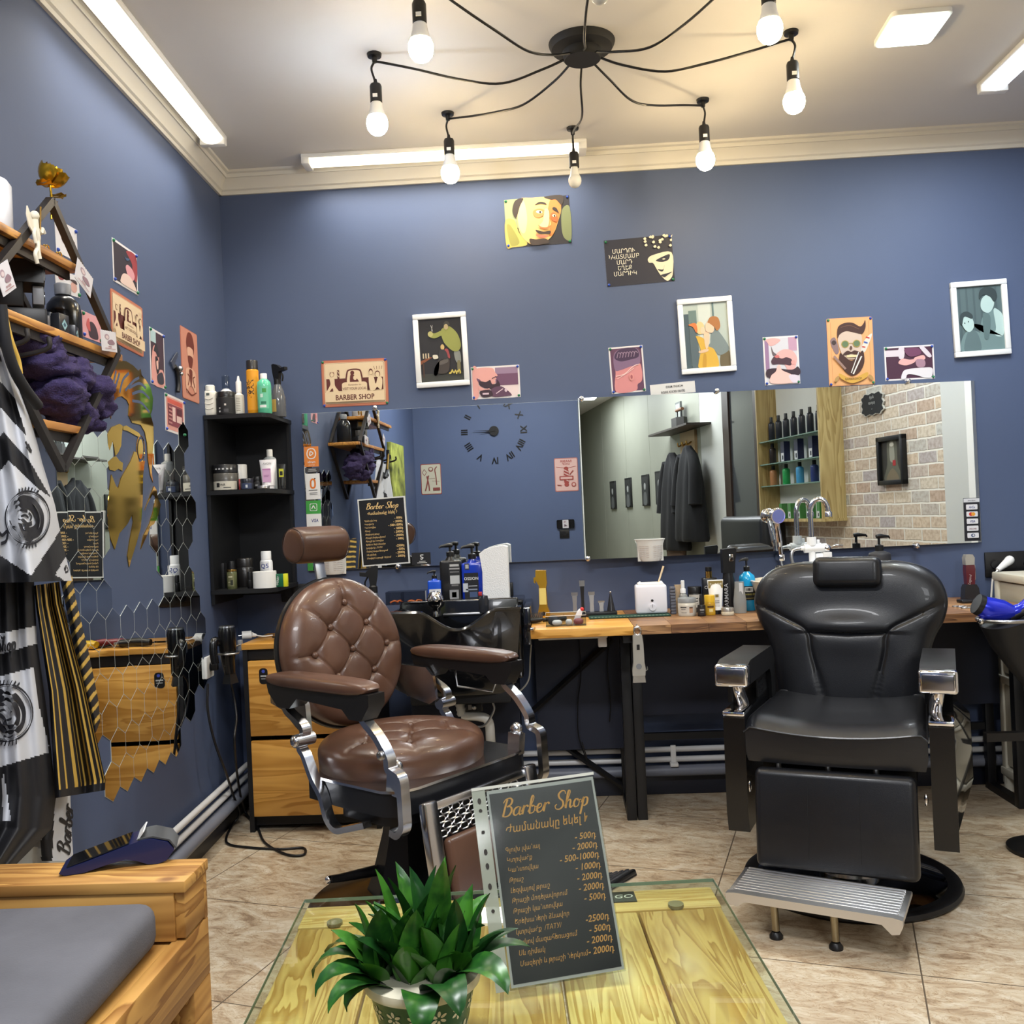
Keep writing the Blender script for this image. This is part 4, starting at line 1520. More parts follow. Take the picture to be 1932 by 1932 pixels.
# ------------------------------------------------------------------ wall desks
DKW = wood('dark patchwork wood', (92, 60, 38), (150, 108, 70), 'X', 2.2, .45, .1)
DKW2 = wood('pale patchwork wood', (120, 84, 52), (176, 134, 90), 'X', 2.6, .45, .1, knots=False)
DZ = .83
DF = 3.69
dx0, dx1, dx2 = -.118, at_y(1196, 1190, DF).x, 1.87
dk = thing('work_desk', 'pine wall desk with black metal post, left of the patchwork one', 'desk', (dx0, DF, 0))
L1 = dx1 - dx0
MB().box(0, L1, 0, YB - DF - .005, DZ - .036, DZ, PINE, .003).build('worktop', dk)
MB().box(0, L1, .48, .50, .24, DZ - .036, NAVYD).build('back_panel', dk)  # dark sheet below the worktop, giving a deep navy tone there
METB = mat('black steel tube', (15, 16, 20), .45)


def post(root, x):
    MB().box(x - .02, x + .02, .24, .28, 0, DZ - .036, METB, .002).build('front_post', root)
    MB().box(x - .018, x + .018, .515, .55, .0, DZ - .036, METB, .002).box(x - .018, x + .018, .28, .515, .0, .03, METB).box(x - .018, x + .018, .04, .515, DZ - .07, DZ - .037, METB).build('rear_post', root)


post(dk, L1 - .022)
bR = MB().tube([(L1 - .03, .53, .05), (L1 - .32, .53, .27)], .014, METB, 4).tube([(L1 - .06, .46, .72), (L1 - .42, .46, .42)], .014, METB, 4)
bR.build('brace', dk)
dk2 = thing('work_desk', 'long wall desk of dark patchwork boards behind the black chair', 'desk', (dx1, DF, 0))
L2 = dx2 - dx1
wt = MB()
n = 11
rd = random.Random(4)
for k in range(n):
    x0_, x1_ = L2 * k / n, L2 * (k + 1) / n
    sp = .14 + .12 * rd.random()
    wt.box(x0_ + .0006, x1_ - .0006, 0, sp - .0006, DZ - .034, DZ - .0004 * rd.random(), DKW if k % 3 else DKW2)
    wt.box(x0_ + .0006, x1_ - .0006, sp + .0006, YB - DF - .005, DZ - .034, DZ - .0004 * rd.random(), DKW2 if k % 2 else DKW)
wt.build('worktop', dk2)
MB().box(0.02, L2, .48, .50, .38, DZ - .036, NAVYD).build('back_panel', dk2)  # same kind of dark sheet below the patchwork worktop
post(dk2, .022)
post(dk2, L2 - .03)
MB().box(.04, L2 - .05, .52, .545, .26, .29, METB).build('cross_rail', dk2)

# power strip under the pine desk, its lead, and loose black cables
p0, p1 = at_y(1016, 1208, 3.85), at_y(1146, 1200, 3.85)
ps = thing('power_strip', 'white cable duct with adapter fixed under the pine desk', 'power strip', (p0.x, 3.85, 0))
zt = DZ - .036
MB().box(0, p1.x - p0.x, -.02, .02, zt - .025, zt - .001, OFFW, .004).build('duct', ps)
MB().box(.24, .275, -.018, .016, zt - .062, zt - .024, WHITE, .004).build('adapter', ps)
q = [at_y(x, y, 4.135) for x, y in ((1002, 1216), (1000, 1245), (998, 1280), (985, 1300), (965, 1312))]
tag(MB().tube(catmull(q, 6), .004, OFFW, 6).build('cable', angle=60), 'pale cable looping down under the left end of the pine desk', 'cable')
for i, pts in enumerate((((1150, 1200), (1146, 1260), (1152, 1320), (1150, 1362)), ((1092, 1205), (1096, 1270), (1090, 1330), (1092, 1390), (1110, 1440), (1098, 1400)))):
    q = [at_y(x, y, 4.13) for x, y in pts]
    tag(MB().tube(catmull(q, 6), .0028, BLACK, 6).build('cable', angle=60), ('thin black cable hanging straight beside the desk brace', 'thin black cable under the desk with a loop over the pipes')[i], 'cable')

# ------------------------------------------------------------------ black wash basin unit
wu = thing('wash_basin', 'black salon wash basin with a neck dip in its rim', 'wash basin', (-.425, 3.80, 0))
BAS = mat('black basin', (13, 14, 17), .15, coat=.5)
zr = .905


def rimz(x):
    t = abs(x - .01)
    return zr - .075 * (0.5 + .5 * cos(pi * min(1, t / .155))) ** .75 if t < .155 else zr


bs = MB()
nX = 60
for yy0, yy1, base in ((0.0, .022, True),):
    vs, fs = [], []
    for i in range(nX + 1):
        u = -1 + 2 * i / nX
        x = .265 * u
        zt_ = rimz(x)
        for y, z, sc in ((.02, .56, .80), (0.0, .60, .86), (-.012, .72, .94), (-.005, zt_ - .012, 1), (-.012, zt_ - .004, 1), (-.006, zt_ + .004, 1), (.012, zt_ + .004, 1), (.02, zt_ - .01, .99), (.03, .75, .93), (.05, .66, .86)):
            vs.append((x * sc, y + .03 * u * u, z))
    K = 10
    for i in range(nX):
        for k in range(K - 1):
            fs.append((i * K + k, (i + 1) * K + k, (i + 1) * K + k + 1, i * K + k + 1))
    bs.add(vs, fs, BAS)
for s in (-1, 1):
    bs.box(s * .255 - .012, s * .255 + .012, .03, .24, .62, zr, BAS, .008)
bs.box(-.25, .25, .22, .25, .62, .93, BAS, .006)
bs.box(-.24, .24, .03, .24, .60, .66, BAS, .006)
bs.build('bowl', wu, angle=50)
MB().box(-.26, .27, .235, .49, .90, .918, BAS, .006).box(-.26, .27, .232, .245, .80, .90, BAS).build('ledge', wu)
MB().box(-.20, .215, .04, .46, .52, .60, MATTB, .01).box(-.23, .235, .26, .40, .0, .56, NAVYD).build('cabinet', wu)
MB().box(.275, .305, .05, .48, .75, .90, mat('smoky side box', (20, 22, 28), .1, coat=.4), .004).build('side_box', wu)
tp = MB().lathe([(.016, 0), (.014, .02), (.012, .035), (.03, .05), (.036, .075), (.026, .1), (.008, .108), (0, .108)], CHROME, 22, (-.10, .20, .865))
tp.build('mixer_knob', wu, angle=60)
hs_ = MB().lathe([(.02, 0), (.022, .05), (.018, .07), (0, .075)], mat('smoky clear plastic', (40, 42, 48), .1, coat=.4), 18, (.105, .20, .875))
hs_.box(.085, .10, .185, .205, .945, .962, ink((176, 40, 50)), .003)
hs_.build('tap_handle', wu)
MB().box(-.07, .10, .20, .226, .862, .876, STEEL, .004).build('spout_bar', wu)
# waste pipes
wp = MB()
WP = OFFW
a = at_y(866, 1318, 3.96)
b_ = at_y(872, 1350, 3.96)
wp.tube(catmull([a, (a + b_) / 2, b_], 4), [.018 + .004 * (k % 2) for k in range(9)], WP, 12)
c1, c2_, c3 = at_y(905, 1352, 3.95), at_y(922, 1362, 3.95), at_y(926, 1400, 3.95)
wp.tube(catmull([b_, c1, c2_, c3], 5), .02, WP, 12)
tag(wp.build('waste_pipe', angle=60), 'white plastic waste pipe bending down below the black basin', 'pipe')
q = [at_y(x, y, 3.90) for x, y in ((930, 1325), (932, 1340), (915, 1368), (890, 1372))]
tag(MB().tube(catmull(q, 6), .005, STEEL, 8).build('water_hose', angle=60), 'braided steel water hose under the black basin', 'hose')
q = at_y(895, 1333, 3.93)
tag(MB().box(-.035, .035, -.01, .01, -.02, .02, BLACK, .003).ball((0, -.012, 0), .012, STEEL, 10).box(-.025, -.01, -.014, -.008, -.01, .01, STEEL).build('stop_valve', loc=tuple(q)), 'small metal stop valve on a dark plate below the basin', 'valve')

# ------------------------------------------------------------------ black corner shelf
cs = thing('corner_shelf', 'tall black corner shelf unit with three bays beside the left mirror', 'shelf unit', (-1.462, 3.935, 0))
SB = mat('black shelf board', (15, 16, 19), .5, noise=.15, nscale=6)
SW, SD = .268, .36
ZT, ZM, ZB = 1.757, 1.437, 1.018
MB().box(0, .014, 0, SD, ZB - .06, ZT, SB).build('left_side', cs)
MB().box(SW - .012, SW, SD - .03, SD, ZB - .05, ZT, SB).build('right_post', cs)
MB().box(.014, SW - .012, SD - .012, SD, ZB - .05, ZT, SB).build('back', cs)
for z in (ZT, ZM, ZB):
    MB().slab([(0, -.004), (SW - .02, -.004), (SW + .004, .03), (SW + .004, SD), (0, SD)], z - .018, z, SB).build('shelf', cs)

# ------------------------------------------------------------------ mirrors
EDGEM = mat('polished mirror edge', (214, 222, 220), .25, .3)
m1w = M1B.x - M1A.x
zt1 = M1A.z
mi = thing('frameless_mirror', 'left wall mirror showing the navy wall and clock', 'mirror', (M1A.x, 4.28, M1Z0))
MB().box(0, m1w, 0, .005, 0, zt1 - M1Z0, MIRROR).build('mirror_glass', mi)
MB().box(-.001, m1w + .001, .0052, .012, -.001, zt1 - M1Z0 + .001, EDGEM).box(m1w, m1w + .0035, -.0008, .005, 0, zt1 - M1Z0, EDGEM).build('mirror_edge', mi)


def clip(parent, x, z):
    b = MB().cyl((x, -.016, z), (x, .006, z), .0115, CHROME, 16)
    b.ball((x, -.016, z), .0115, CHROME, 14, sy=.45)
    b.build('mirror_clip', parent, angle=60)


for px, py in ((708, 770), (751, 1069)):
    q = at_y(px, py, 4.275)
    clip(mi, q.x - M1A.x, q.z - M1Z0)
rz2 = math.atan2(M2D.y, M2D.x)
z2t = at_y(1838, 718, m2r.y).z
z2b = at_y(1852, 1023, m2r.y).z
m2 = thing('frameless_mirror', 'right wall mirror showing coats, shelves and pale bricks', 'mirror', (m2l.x, m2l.y, z2b), rz2)
MB().box(0, M2L, 0, .005, 0, z2t - z2b, MIRROR).build('mirror_glass', m2)
MB().box(0, M2L, .0052, .010, 0, z2t - z2b, EDGEM).box(-.004, 0, -.001, .008, 0, z2t - z2b, EDGEM).build('mirror_edge', m2)
MB().box(.02, .05, .01, .06, .1, z2t - z2b - .1, MATTB).build('mirror_spacer', m2)
for px, py in ((1097, 753), (1109, 1054), (1352, 738), (1712, 720), (1728, 1030)):
    q = at_plane(px, py, m2l, M2N)
    clip(m2, (q - m2l).dot(M2D), q.z - z2b)

# ------------------------------------------------------------------ pictures and prints on the walls


class Art:
    """flat printed shapes in sheet coordinates 0..1, each a hair above the last"""

    def __init__(s, b, w, h, y):
        s.b, s.w, s.h, s.y, s.n = b, w, h, y, 0

    def p(s, col, pts):
        s.n += 1
        s.b.face([((u - .5) * s.w, (v - .5) * s.h) for u, v in pts], s.y - .00035 * s.n, ink(col))
        return s

    def c(s, col, pts, n=5):
        return s.p(col, [(q.x, q.y) for q in catmull([(a, b, 0) for a, b in pts], n, True)])

    def e(s, col, u, v, ru, rv, rot=0):
        k = s.w / s.h
        pts = [(u + (x - u), v + (z - v)) for x, z in ell(u, v, ru, rv, 20, rot=rot)]
        return s.p(col, pts)

    def r(s, col, u0, v0, u1, v1):
        return s.p(col, [(u0, v0), (u1, v0), (u1, v1), (u0, v1)])

    def l(s, col, pts, wd):
        s.n += 1
        s.b.ribbon([((q.x - .5) * s.w, (q.y - .5) * s.h) for q in catmull([(a, b, 0) for a, b in pts], 5)], wd * s.w, ink(col), s.y - .00035 * s.n, 1)
        return s

    def t(s, col, txt, u, v, size, **k):
        s.n += 1
        s.b.text(txt, (u - .5) * s.w, (v - .5) * s.h, size * s.h, ink(col), s.y - .00035 * s.n, **k)
        return s


def placed(corners, wall, off=0.0):
    f = {'b': lambda a: at_y(a[0], a[1], YB - off), 'l': lambda a: at_left(a[0], a[1], off)}[wall]
    TL, TR, BR, BL = (f(a) for a in corners)
    c = (TL + TR + BR + BL) / 4
    u = ((TR - TL) + (BR - BL)) / 2
    v = ((TL - BL) + (TR - BR)) / 2
    rz = 0.0 if wall == 'b' else RZL
    ux_ = V((cos(rz), sin(rz), 0))
    roll = math.atan2(u.z, u.dot(ux_))
    return Matrix.Translation(c) @ Matrix.Rotation(rz, 4, 'Z') @ Matrix.Rotation(-roll, 4, 'Y'), u.length, v.length


PINB = mat('blue push pin', (38, 70, 160), .3)
PING = mat('green push pin', (30, 110, 70), .3)


def sheet(name, label, cat, corners, wall, art, border=.0, bcol=(226, 222, 224), pins=True, group=None, thick=.0012, rounded=0.0, frame=0.0, bend=0):
    M_, w_, h_ = placed(corners, wall)
    t = thing(name, label, cat, M=M_, group=group)
    if frame:
        fb = MB()
        for x0, x1, z0, z1 in ((-w_ / 2, w_ / 2, h_ / 2 - frame, h_ / 2), (-w_ / 2, w_ / 2, -h_ / 2, -h_ / 2 + frame), (-w_ / 2, -w_ / 2 + frame, -h_ / 2 + frame, h_ / 2 - frame), (w_ / 2 - frame, w_ / 2, -h_ / 2 + frame, h_ / 2 - frame)):
            fb.box(x0, x1, -.020, -.001, z0, z1, mat('white frame', (220, 222, 224), .4), .003)
        fb.build('frame', t)
        b = MB()
        b.box(-w_ / 2 + frame * .8, w_ / 2 - frame * .8, -.008, -.001, -h_ / 2 + frame * .8, h_ / 2 - frame * .8, ink(bcol))
        a = Art(b, w_ - 2 * frame, h_ - 2 * frame, -.0085)
        art(a)
        b.build('picture', t)
        return t
    b = MB()
    if rounded:
        b.prism(rrect(w_, h_, rounded), -thick, -.0002, ink(bcol, .4))
    else:
        b.box(-w_ / 2, w_ / 2, -thick, -.0002, -h_ / 2, h_ / 2, ink(bcol))
    art(Art(b, w_ - 2 * border, h_ - 2 * border, -thick))
    b.build('print', t)
    if pins:
        for k, (sx, sz) in enumerate(((-1, 1), (1, 1), (1, -1), (-1, -1))):
            MB().ball((sx * (w_ / 2 - .008), -.004, sz * (h_ / 2 - .008)), .006, PINB if k % 2 else PING, 10, sy=.8).build('push_pin', t)
    return t


def art_face(a):
    a.r((40, 38, 44), 0, 0, 1, 1).r((150, 160, 120), 0, .4, .25, 1).c((120, 128, 88), [(.88, .7), (1, .75), (1, .1), (.9, .1), (.86, .3)])
    a.c((196, 178, 92), [(0, .55), (.14, .56), (.2, .3), (.32, .04), (.1, -.0), (0, .02)]).c((150, 146, 72), [(.02, .45), (.08, .45), (.2, .1), (.1, .02), (.05, .1)])
    a.c((226, 186, 118), [(.2, .96), (.45, 1), (.8, .97), (.87, .75), (.82, .5), (.72, .2), (.55, .03), (.38, .03), (.25, .2), (.19, .45)])
    a.c((238, 206, 150), [(.2, .9), (.3, .95), (.34, .6), (.3, .3), (.24, .3), (.2, .5)])
    a.c((206, 128, 62), [(.72, .95), (.86, .93), (.86, .68), (.8, .45), (.72, .2), (.66, .2), (.7, .45), (.66, .65)])
    a.c((58, 46, 40), [(.12, .75), (.17, .96), (.3, 1), (.24, .84), (.17, .6)]).c((52, 42, 36), [(.62, 1), (.9, 1), (.88, .8), (.8, .92), (.72, .93)])
    a.c((50, 40, 34), [(.47, .84), (.56, .86), (.65, .83), (.62, .88), (.54, .90)]).c((44, 34, 30), [(.74, .72), (.82, .64), (.84, .6), (.8, .74), (.75, .77)])
    a.c((214, 138, 76), [(.44, .72), (.54, .76), (.62, .7), (.55, .58), (.46, .6)]).e((240, 226, 200), .53, .69, .05, .03, -.3).e((50, 36, 30), .545, .685, .016, .025)
    a.e((176, 96, 48), .755, .56, .05, .1, .2).e((236, 220, 190), .755, .59, .03, .025, -.5).e((40, 28, 24), .76, .585, .014, .022)
    a.c((246, 214, 150), [(.62, .74), (.68, .68), (.66, .4), (.58, .34), (.52, .4), (.58, .5)]).c((196, 110, 60), [(.5, .42), (.56, .33), (.66, .33), (.7, .4), (.64, .36), (.56, .37)])
    a.c((56, 42, 36), [(.46, .32), (.58, .27), (.68, .28), (.68, .22), (.6, .22), (.5, .24)]).c((196, 108, 84), [(.46, .22), (.58, .2), (.65, .18), (.58, .14), (.5, .16)]).c((60, 48, 42), [(.36, .14), (.46, .12), (.6, .12), (.66, .04), (.5, .0), (.38, .02)])


def art_quote(a):
    a.r((30, 31, 48), 0, 0, 1, 1)
    for i, s in enumerate(('ՄԱՐԴՈՒ', 'ՆԿԱՏՄԱՄԲ', 'ՄԱՐԴ', 'ԵՂԵՔ', 'ՄԱՐԴԻԿ')):
        a.t((226, 222, 206), s, .28, .70 - .122 * i, .13, bold=.005, sx=.86)
    sk_ = (226, 216, 188)
    a.c(sk_, [(.63, .53), (.72, .60), (.98, .62), (.98, .2), (.94, .06), (.88, .02), (.8, .14), (.74, .3), (.7, .42), (.64, .44)], 4)
    a.c((30, 31, 48), [(.74, .47), (.86, .55), (.95, .58), (.93, .47), (.84, .43)]).e(sk_, .86, .49, .022, .014).c((30, 31, 48), [(.76, .28), (.84, .27), (.86, .36), (.84, .24), (.8, .23)])
    a.c((30, 31, 48), [(.80, .15), (.9, .18), (.97, .20), (.9, .14), (.85, .10)])
    r2 = random.Random(5)
    for k in range(26):
        u = r2.uniform(.58, .99)
        v = r2.uniform(.66, 1.0)
        if v < .72 + (u - .75) * -.2 or u > .8 and v < .75:
            continue
        a.c(sk_, [(u, v), (u + .03, v + .03), (min(1, u + .045), v - .01), (u + .02, v - .03)], 3)


def tin_art(small=False):
    def f(a):
        BR, CRM = (92, 34, 30), (228, 204, 168)
        a.r((196, 122, 92), 0.01, 0.015, .99, .985).p(CRM, rrect(.92, .88, .03, 3, .5, .5)).p((120, 62, 50), rrect(.90, .86, .03, 3, .5, .5)).p(CRM, rrect(.892, .85, .03, 3, .5, .5))
        a.r(BR, .07, .33, .93, .60).c(CRM, [(.12, .62), (.19, .62), (.20, .45), (.26, .31), (.18, .30), (.16, .40), (.1, .31), (.07, .33), (.13, .48)])
        a.e((120, 52, 44), .16, .70, .035, .06).e(CRM, .16, .69, .028, .045).r(CRM, .13, .74, .19, .77)
        a.l(BR, [(.255, .78), (.258, .54)], .03).l(CRM, [(.245, .76), (.268, .71)], .01).l(CRM, [(.245, .68), (.268, .63)], .01)
        a.c(BR, [(.38, .45), (.38, .72), (.43, .79), (.56, .79), (.61, .72), (.61, .45)]).c(CRM, [(.40, .45), (.40, .70), (.44, .76), (.55, .76), (.59, .70), (.59, .45)])
        a.e(BR, .47, .71, .03, .045).c(BR, [(.44, .66), (.48, .68), (.55, .56), (.56, .48), (.44, .47)]).e(CRM, .51, .6, .028, .05)
        a.e(BR, .75, .72, .03, .06).e(CRM, .75, .70, .024, .045).e(BR, .85, .66, .04, .07).e(CRM, .85, .65, .032, .055).c(CRM, [(.72, .62), (.79, .6), (.82, .45), (.86, .6), (.92, .55), (.9, .32), (.84, .38), (.8, .32), (.73, .33)])
        for k in range(4):
            a.l(BR, [(.81 + .035 * k, .76), (.80 + .042 * k, .83)], .006)
        a.p(CRM, rrect(.38, .24, .05, 3, .5, .39)).t(BR, 'Remember to', .5, .435, .05, shear=.3).t(BR, 'VISIT YOUR LOCAL', .5, .345, .075, sx=.8, bold=.004)
        a.r(CRM, .05, .10, .95, .30).t(BR, 'BARBER SHOP', .5, .135, .155, bold=.022, sx=.86)
    return f


def art_dark_shop(a):
    OL, DK = (142, 146, 72), (26, 25, 32)
    a.r(DK, 0, 0, 1, 1).r((52, 54, 50), 0, 0, 1, .13)
    a.p((126, 70, 40), [(0, .34), (.22, .40), (.28, .39), (.05, .30), (0, .28)]).r((70, 44, 30), .05, .08, .08, .32)
    for u in (.06, .12, .18):
        a.r((196, 180, 150), u, .38, u + .03, .46)
    a.c((128, 132, 128), [(.80, .46), (.93, .46), (.95, .30), (.88, .27), (.82, .32)]).c((118, 112, 78), [(.86, .3), (.93, .3), (.92, .12), (.86, .12)])
    a.c(OL, [(.52, .80), (.62, .86), (.74, .86), (.90, .74), (.97, .56), (.90, .47), (.78, .47), (.66, .54), (.56, .64)])
    a.c(OL, [(.62, .82), (.50, .80), (.38, .77), (.27, .78), (.25, .72), (.36, .69), (.5, .72), (.6, .74)]).e((176, 170, 110), .27, .76, .06, .045)
    a.e((60, 58, 54), .66, .9, .07, .05).e((178, 160, 118), .645, .86, .05, .045)
    a.l((200, 200, 196), [(.30, .80), (.33, .90)], .008).l((200, 200, 196), [(.33, .80), (.29, .90)], .008)
    a.c((58, 50, 46), [(.38, .15), (.44, .36), (.62, .40), (.68, .36), (.66, .18), (.55, .12)]).c((90, 84, 80), [(.42, .3), (.62, .36), (.64, .3), (.46, .26)])
    a.c((150, 60, 64), [(.58, .50), (.66, .50), (.70, .36), (.62, .4)]).e((200, 170, 110), .535, .54, .045, .045).c((44, 44, 50), [(.46, .48), (.6, .48), (.64, .36), (.48, .34), (.34, .24), (.3, .12), (.36, .1), (.42, .2)])
    a.c((214, 208, 190), [(.30, .42), (.4, .42), (.42, .37), (.32, .36)])
    for k in range(9):
        a.e((198, 180, 88), .68 + .03 * k, .12 + .035 * ((k * 7) % 5) / 4, .028, .016, k)


def art_beard(a):
    P, PU, DK = (226, 164, 158), (112, 74, 104), (52, 30, 46)
    a.r((230, 212, 214), 0, 0, 1, 1).r((150, 124, 152), .5, .78, 1, 1).r(PU, .5, .38, 1, .78).c(P, [(0, 1), (.1, 1), (.12, .3), (.1, 0), (0, 0)])
    a.c(P, [(.1, 1), (.42, 1), (.5, .84), (.55, .72), (.50, .68), (.52, .62), (.48, .56), (.5, .5), (.4, .4), (.2, .52), (.1, .75)]).c(PU, [(.08, .66), (.16, .6), (.17, .5), (.12, .52)])
    a.c(DK, [(.14, .56), (.28, .52), (.38, .58), (.42, .44), (.52, .46), (.54, .58), (.60, .36), (.5, .14), (.38, .26), (.24, .32), (.14, .42)])
    a.c(P, [(.12, .4), (.26, .28), (.36, .30), (.3, .2), (.14, .24)]).c((92, 60, 86), [(.4, .26), (.62, .34), (.84, .05), (.75, 0), (.42, 0)]).l((214, 190, 204), [(.5, .1), (.66, .26)], .02).e((214, 190, 204), .72, .2, .03, .06)
    a.c(DK, [(.14, .2), (.36, .24), (.42, .04), (.2, 0)]).r((214, 190, 204), .2, .08, .34, .14).l(DK, [(.42, .62), (.48, .67), (.52, .69)], .015)


def art_fade(a):
    P, PU, DK = (214, 140, 142), (104, 66, 104), (66, 44, 76)
    a.r((96, 60, 88), 0, 0, 1, 1).c(P, [(.1, .0), (.12, .42), (.2, .62), (.85, .66), (.97, .45), (.94, .22), (.8, .14), (.72, 0)])
    a.c((128, 100, 132), [(.08, .72), (.16, .92), (.5, 1), (.9, .94), (.92, .62), (.6, .56), (.3, .5), (.12, .5)]).c(DK, [(.12, .8), (.3, .97), (.8, .98), (.9, .78), (.6, .72), (.3, .7)])
    for k in range(7):
        a.l((160, 134, 160), [(.2 + .09 * k, .78), (.26 + .09 * k, .9), (.34 + .09 * k, .86)], .02)
    a.l((240, 202, 200), [(.12, .36), (.4, .40), (.7, .56), (.9, .6)], .025).l((240, 202, 200), [(.16, .30), (.5, .42), (.72, .52)], .018)
    a.e((222, 150, 146), .62, .32, .07, .085).e((170, 92, 100), .62, .32, .035, .05)


def art_kids(a):
    a.r((182, 194, 188), 0, 0, 1, 1).r((70, 88, 98), 0, .0, .14, .85).r((104, 126, 124), .12, .05, .3, .9).r((206, 214, 208), .34, .1, .62, 1).r((92, 118, 122), .66, .7, .7, 1)
    a.c((84, 100, 108), [(.14, .0), (.28, 0), (.3, .4), (.2, .7), (.12, .6)])
    a.c((104, 92, 66), [(.78, .0), (.99, 0), (.98, .24), (.8, .2)]).c((120, 134, 136), [(.62, .56), (.76, .56), (.96, .34), (.97, .24), (.76, .18), (.62, .28), (.36, .24), (.34, .28), (.55, .36), (.58, .44)])
    a.c((216, 172, 62), [(.3, .0), (.28, .1), (.34, .27), (.28, .44), (.26, .5), (.42, .46), (.5, .34), (.66, .26), (.72, .0)]).c((196, 148, 48), [(.36, 0), (.4, .2), (.46, .2), (.44, 0)])
    a.c((232, 196, 164), [(.44, .54), (.56, .53), (.53, .34), (.46, .30)]).c((224, 188, 156), [(.3, .26), (.5, .29), (.5, .25), (.34, .23)])
    a.e((222, 198, 142), .36, .62, .1, .1).e((236, 200, 168), .42, .58, .055, .055).c((212, 120, 60), [(.1, .68), (.26, .7), (.3, .6), (.27, .55), (.2, .64)])
    a.c((232, 198, 170), [(.5, .68), (.62, .74), (.68, .6), (.62, .53), (.5, .56), (.48, .6)]).c((172, 112, 60), [(.54, .70), (.62, .78), (.78, .76), (.82, .62), (.74, .56), (.68, .62), (.58, .68)])


def art_shave(a):
    P, PU, DK = (230, 172, 170), (150, 118, 156), (70, 42, 56)
    a.r((206, 206, 216), 0, 0, 1, 1).r(PU, 0, .3, .12, .95).r((190, 150, 176), .74, .7, 1, 1).c(P, [(.05, .98), (.3, 1), (.5, .95), (.34, .86), (.18, .83), (.1, .9)])
    a.c(P, [(.4, .68), (.6, .74), (.85, .70), (.98, .55), (.95, .4), (.84, .2), (.7, .2), (.62, .36), (.4, .54), (.3, .6)]).c((96, 84, 92), [(.2, .82), (.26, .7), (.36, .63), (.24, .62)])
    a.c(DK, [(.18, .50), (.3, .60), (.5, .54), (.66, .56), (.82, .50), (.78, .38), (.6, .40), (.4, .42), (.22, .42)]).c((204, 110, 110), [(.28, .60), (.4, .62), (.44, .57), (.34, .56)]).e((230, 160, 156), .86, .44, .07, .05)
    a.c((50, 30, 44), [(.02, .3), (.3, .33), (.8, .28), (1, .34), (1, .15), (.1, .12)]).c((238, 190, 182), [(.16, 0), (.14, .16), (.3, .26), (.36, .38), (.44, .4), (.5, .28), (.8, .16), (.86, 0)]).c((218, 206, 220), [(.7, .16), (1, .14), (1, 0), (.8, 0)])


def art_skull(a):
    BG, DK, SK = (226, 168, 112), (64, 34, 26), (206, 184, 168)
    a.r(BG, 0.02, 0.015, .98, .985)
    for (u0, v0, u1, v1) in ((.08, .06, .085, .94), (.915, .06, .92, .94)):
        a.r((180, 112, 72), u0, v0, u1, v1)
    a.c((134, 110, 112), [(.06, .66), (.16, .72), (.22, .62), (.24, .5), (.16, .48)]).e((60, 44, 44), .14, .64, .05, .035)
    a.c((214, 210, 200), [(.72, .5), (.78, .62), (.9, .72), (.98, .74), (.9, .6), (.8, .48)]).l((190, 50, 44), [(.75, .56), (.82, .55)], .03).l((190, 50, 44), [(.84, .70), (.92, .68)], .03).l((60, 90, 170), [(.79, .63), (.87, .61)], .03)
    a.c(SK, [(.24, .60), (.24, .74), (.34, .80), (.6, .80), (.74, .74), (.74, .58), (.66, .42), (.5, .38), (.34, .42)])
    a.c(DK, [(.22, .70), (.24, .86), (.38, .92), (.56, .92), (.72, .86), (.80, .90), (.84, .95), (.84, .84), (.76, .75), (.6, .77), (.42, .80), (.28, .76)]).l((110, 72, 54), [(.3, .86), (.5, .88), (.7, .82)], .012)
    a.c(DK, [(.26, .48), (.34, .44), (.5, .36), (.66, .44), (.76, .50), (.78, .34), (.68, .20), (.5, .14), (.34, .22), (.24, .36)])
    a.e((176, 150, 70), .38, .61, .085, .055).e((96, 118, 84), .38, .61, .07, .045).e((176, 150, 70), .63, .61, .085, .055).e((96, 118, 84), .63, .61, .07, .045).l((176, 150, 70), [(.46, .62), (.55, .62)], .012)
    a.c((90, 60, 52), [(.47, .55), (.5, .58), (.53, .55), (.5, .52)]).c(DK, [(.32, .46), (.42, .51), (.5, .49), (.58, .51), (.70, .47), (.6, .45), (.5, .47), (.4, .45)]).r((222, 206, 160), .40, .41, .62, .445)
    a.l((222, 220, 216), [(.52, .16), (.72, .42)], .03).l((222, 220, 216), [(.48, .18), (.66, .48)], .02).l((150, 120, 110), [(.12, .44), (.36, .24)], .05)
    a.c((206, 160, 66), [(.22, .18), (.5, .10), (.82, .18), (.80, .10), (.5, .03), (.26, .10)]).t((96, 60, 30), 'BARBERSHOP', .52, .075, .05, sx=.8, bold=.01)
    a.e((176, 140, 84), .16, .10, .06, .03, .6).e((176, 140, 84), .9, .10, .06, .03, -.6)


def art_cut(a):
    PU, P = (70, 34, 58), (226, 170, 168)
    a.r(PU, 0, 0, 1, 1).r((214, 204, 214), 0, .72, .34, .93).c((214, 204, 214), [(.28, .98), (.4, .98), (.38, .66), (.28, .66)]).c((214, 204, 214), [(.72, 1), (.82, 1), (.98, .7), (.9, .66)])
    a.c(P, [(.26, .5), (.34, .64), (.5, .6), (.62, .6), (.6, .5), (.42, .42)]).c(P, [(.62, .66), (.8, .72), (.84, .6), (.72, .54), (.6, .56)]).c((164, 128, 146), [(.64, .58), (.8, .58), (.84, .46), (.8, .34), (.66, .36)])
    a.c((222, 218, 224), [(.3, 0), (.36, .24), (.5, .3), (.8, .32), (.98, .28), (.95, 0), (.8, 0), (.6, .1), (.44, .12), (.4, 0)]).c((110, 60, 92), [(.4, .95), (.7, .95), (.74, .75), (.5, .7)])


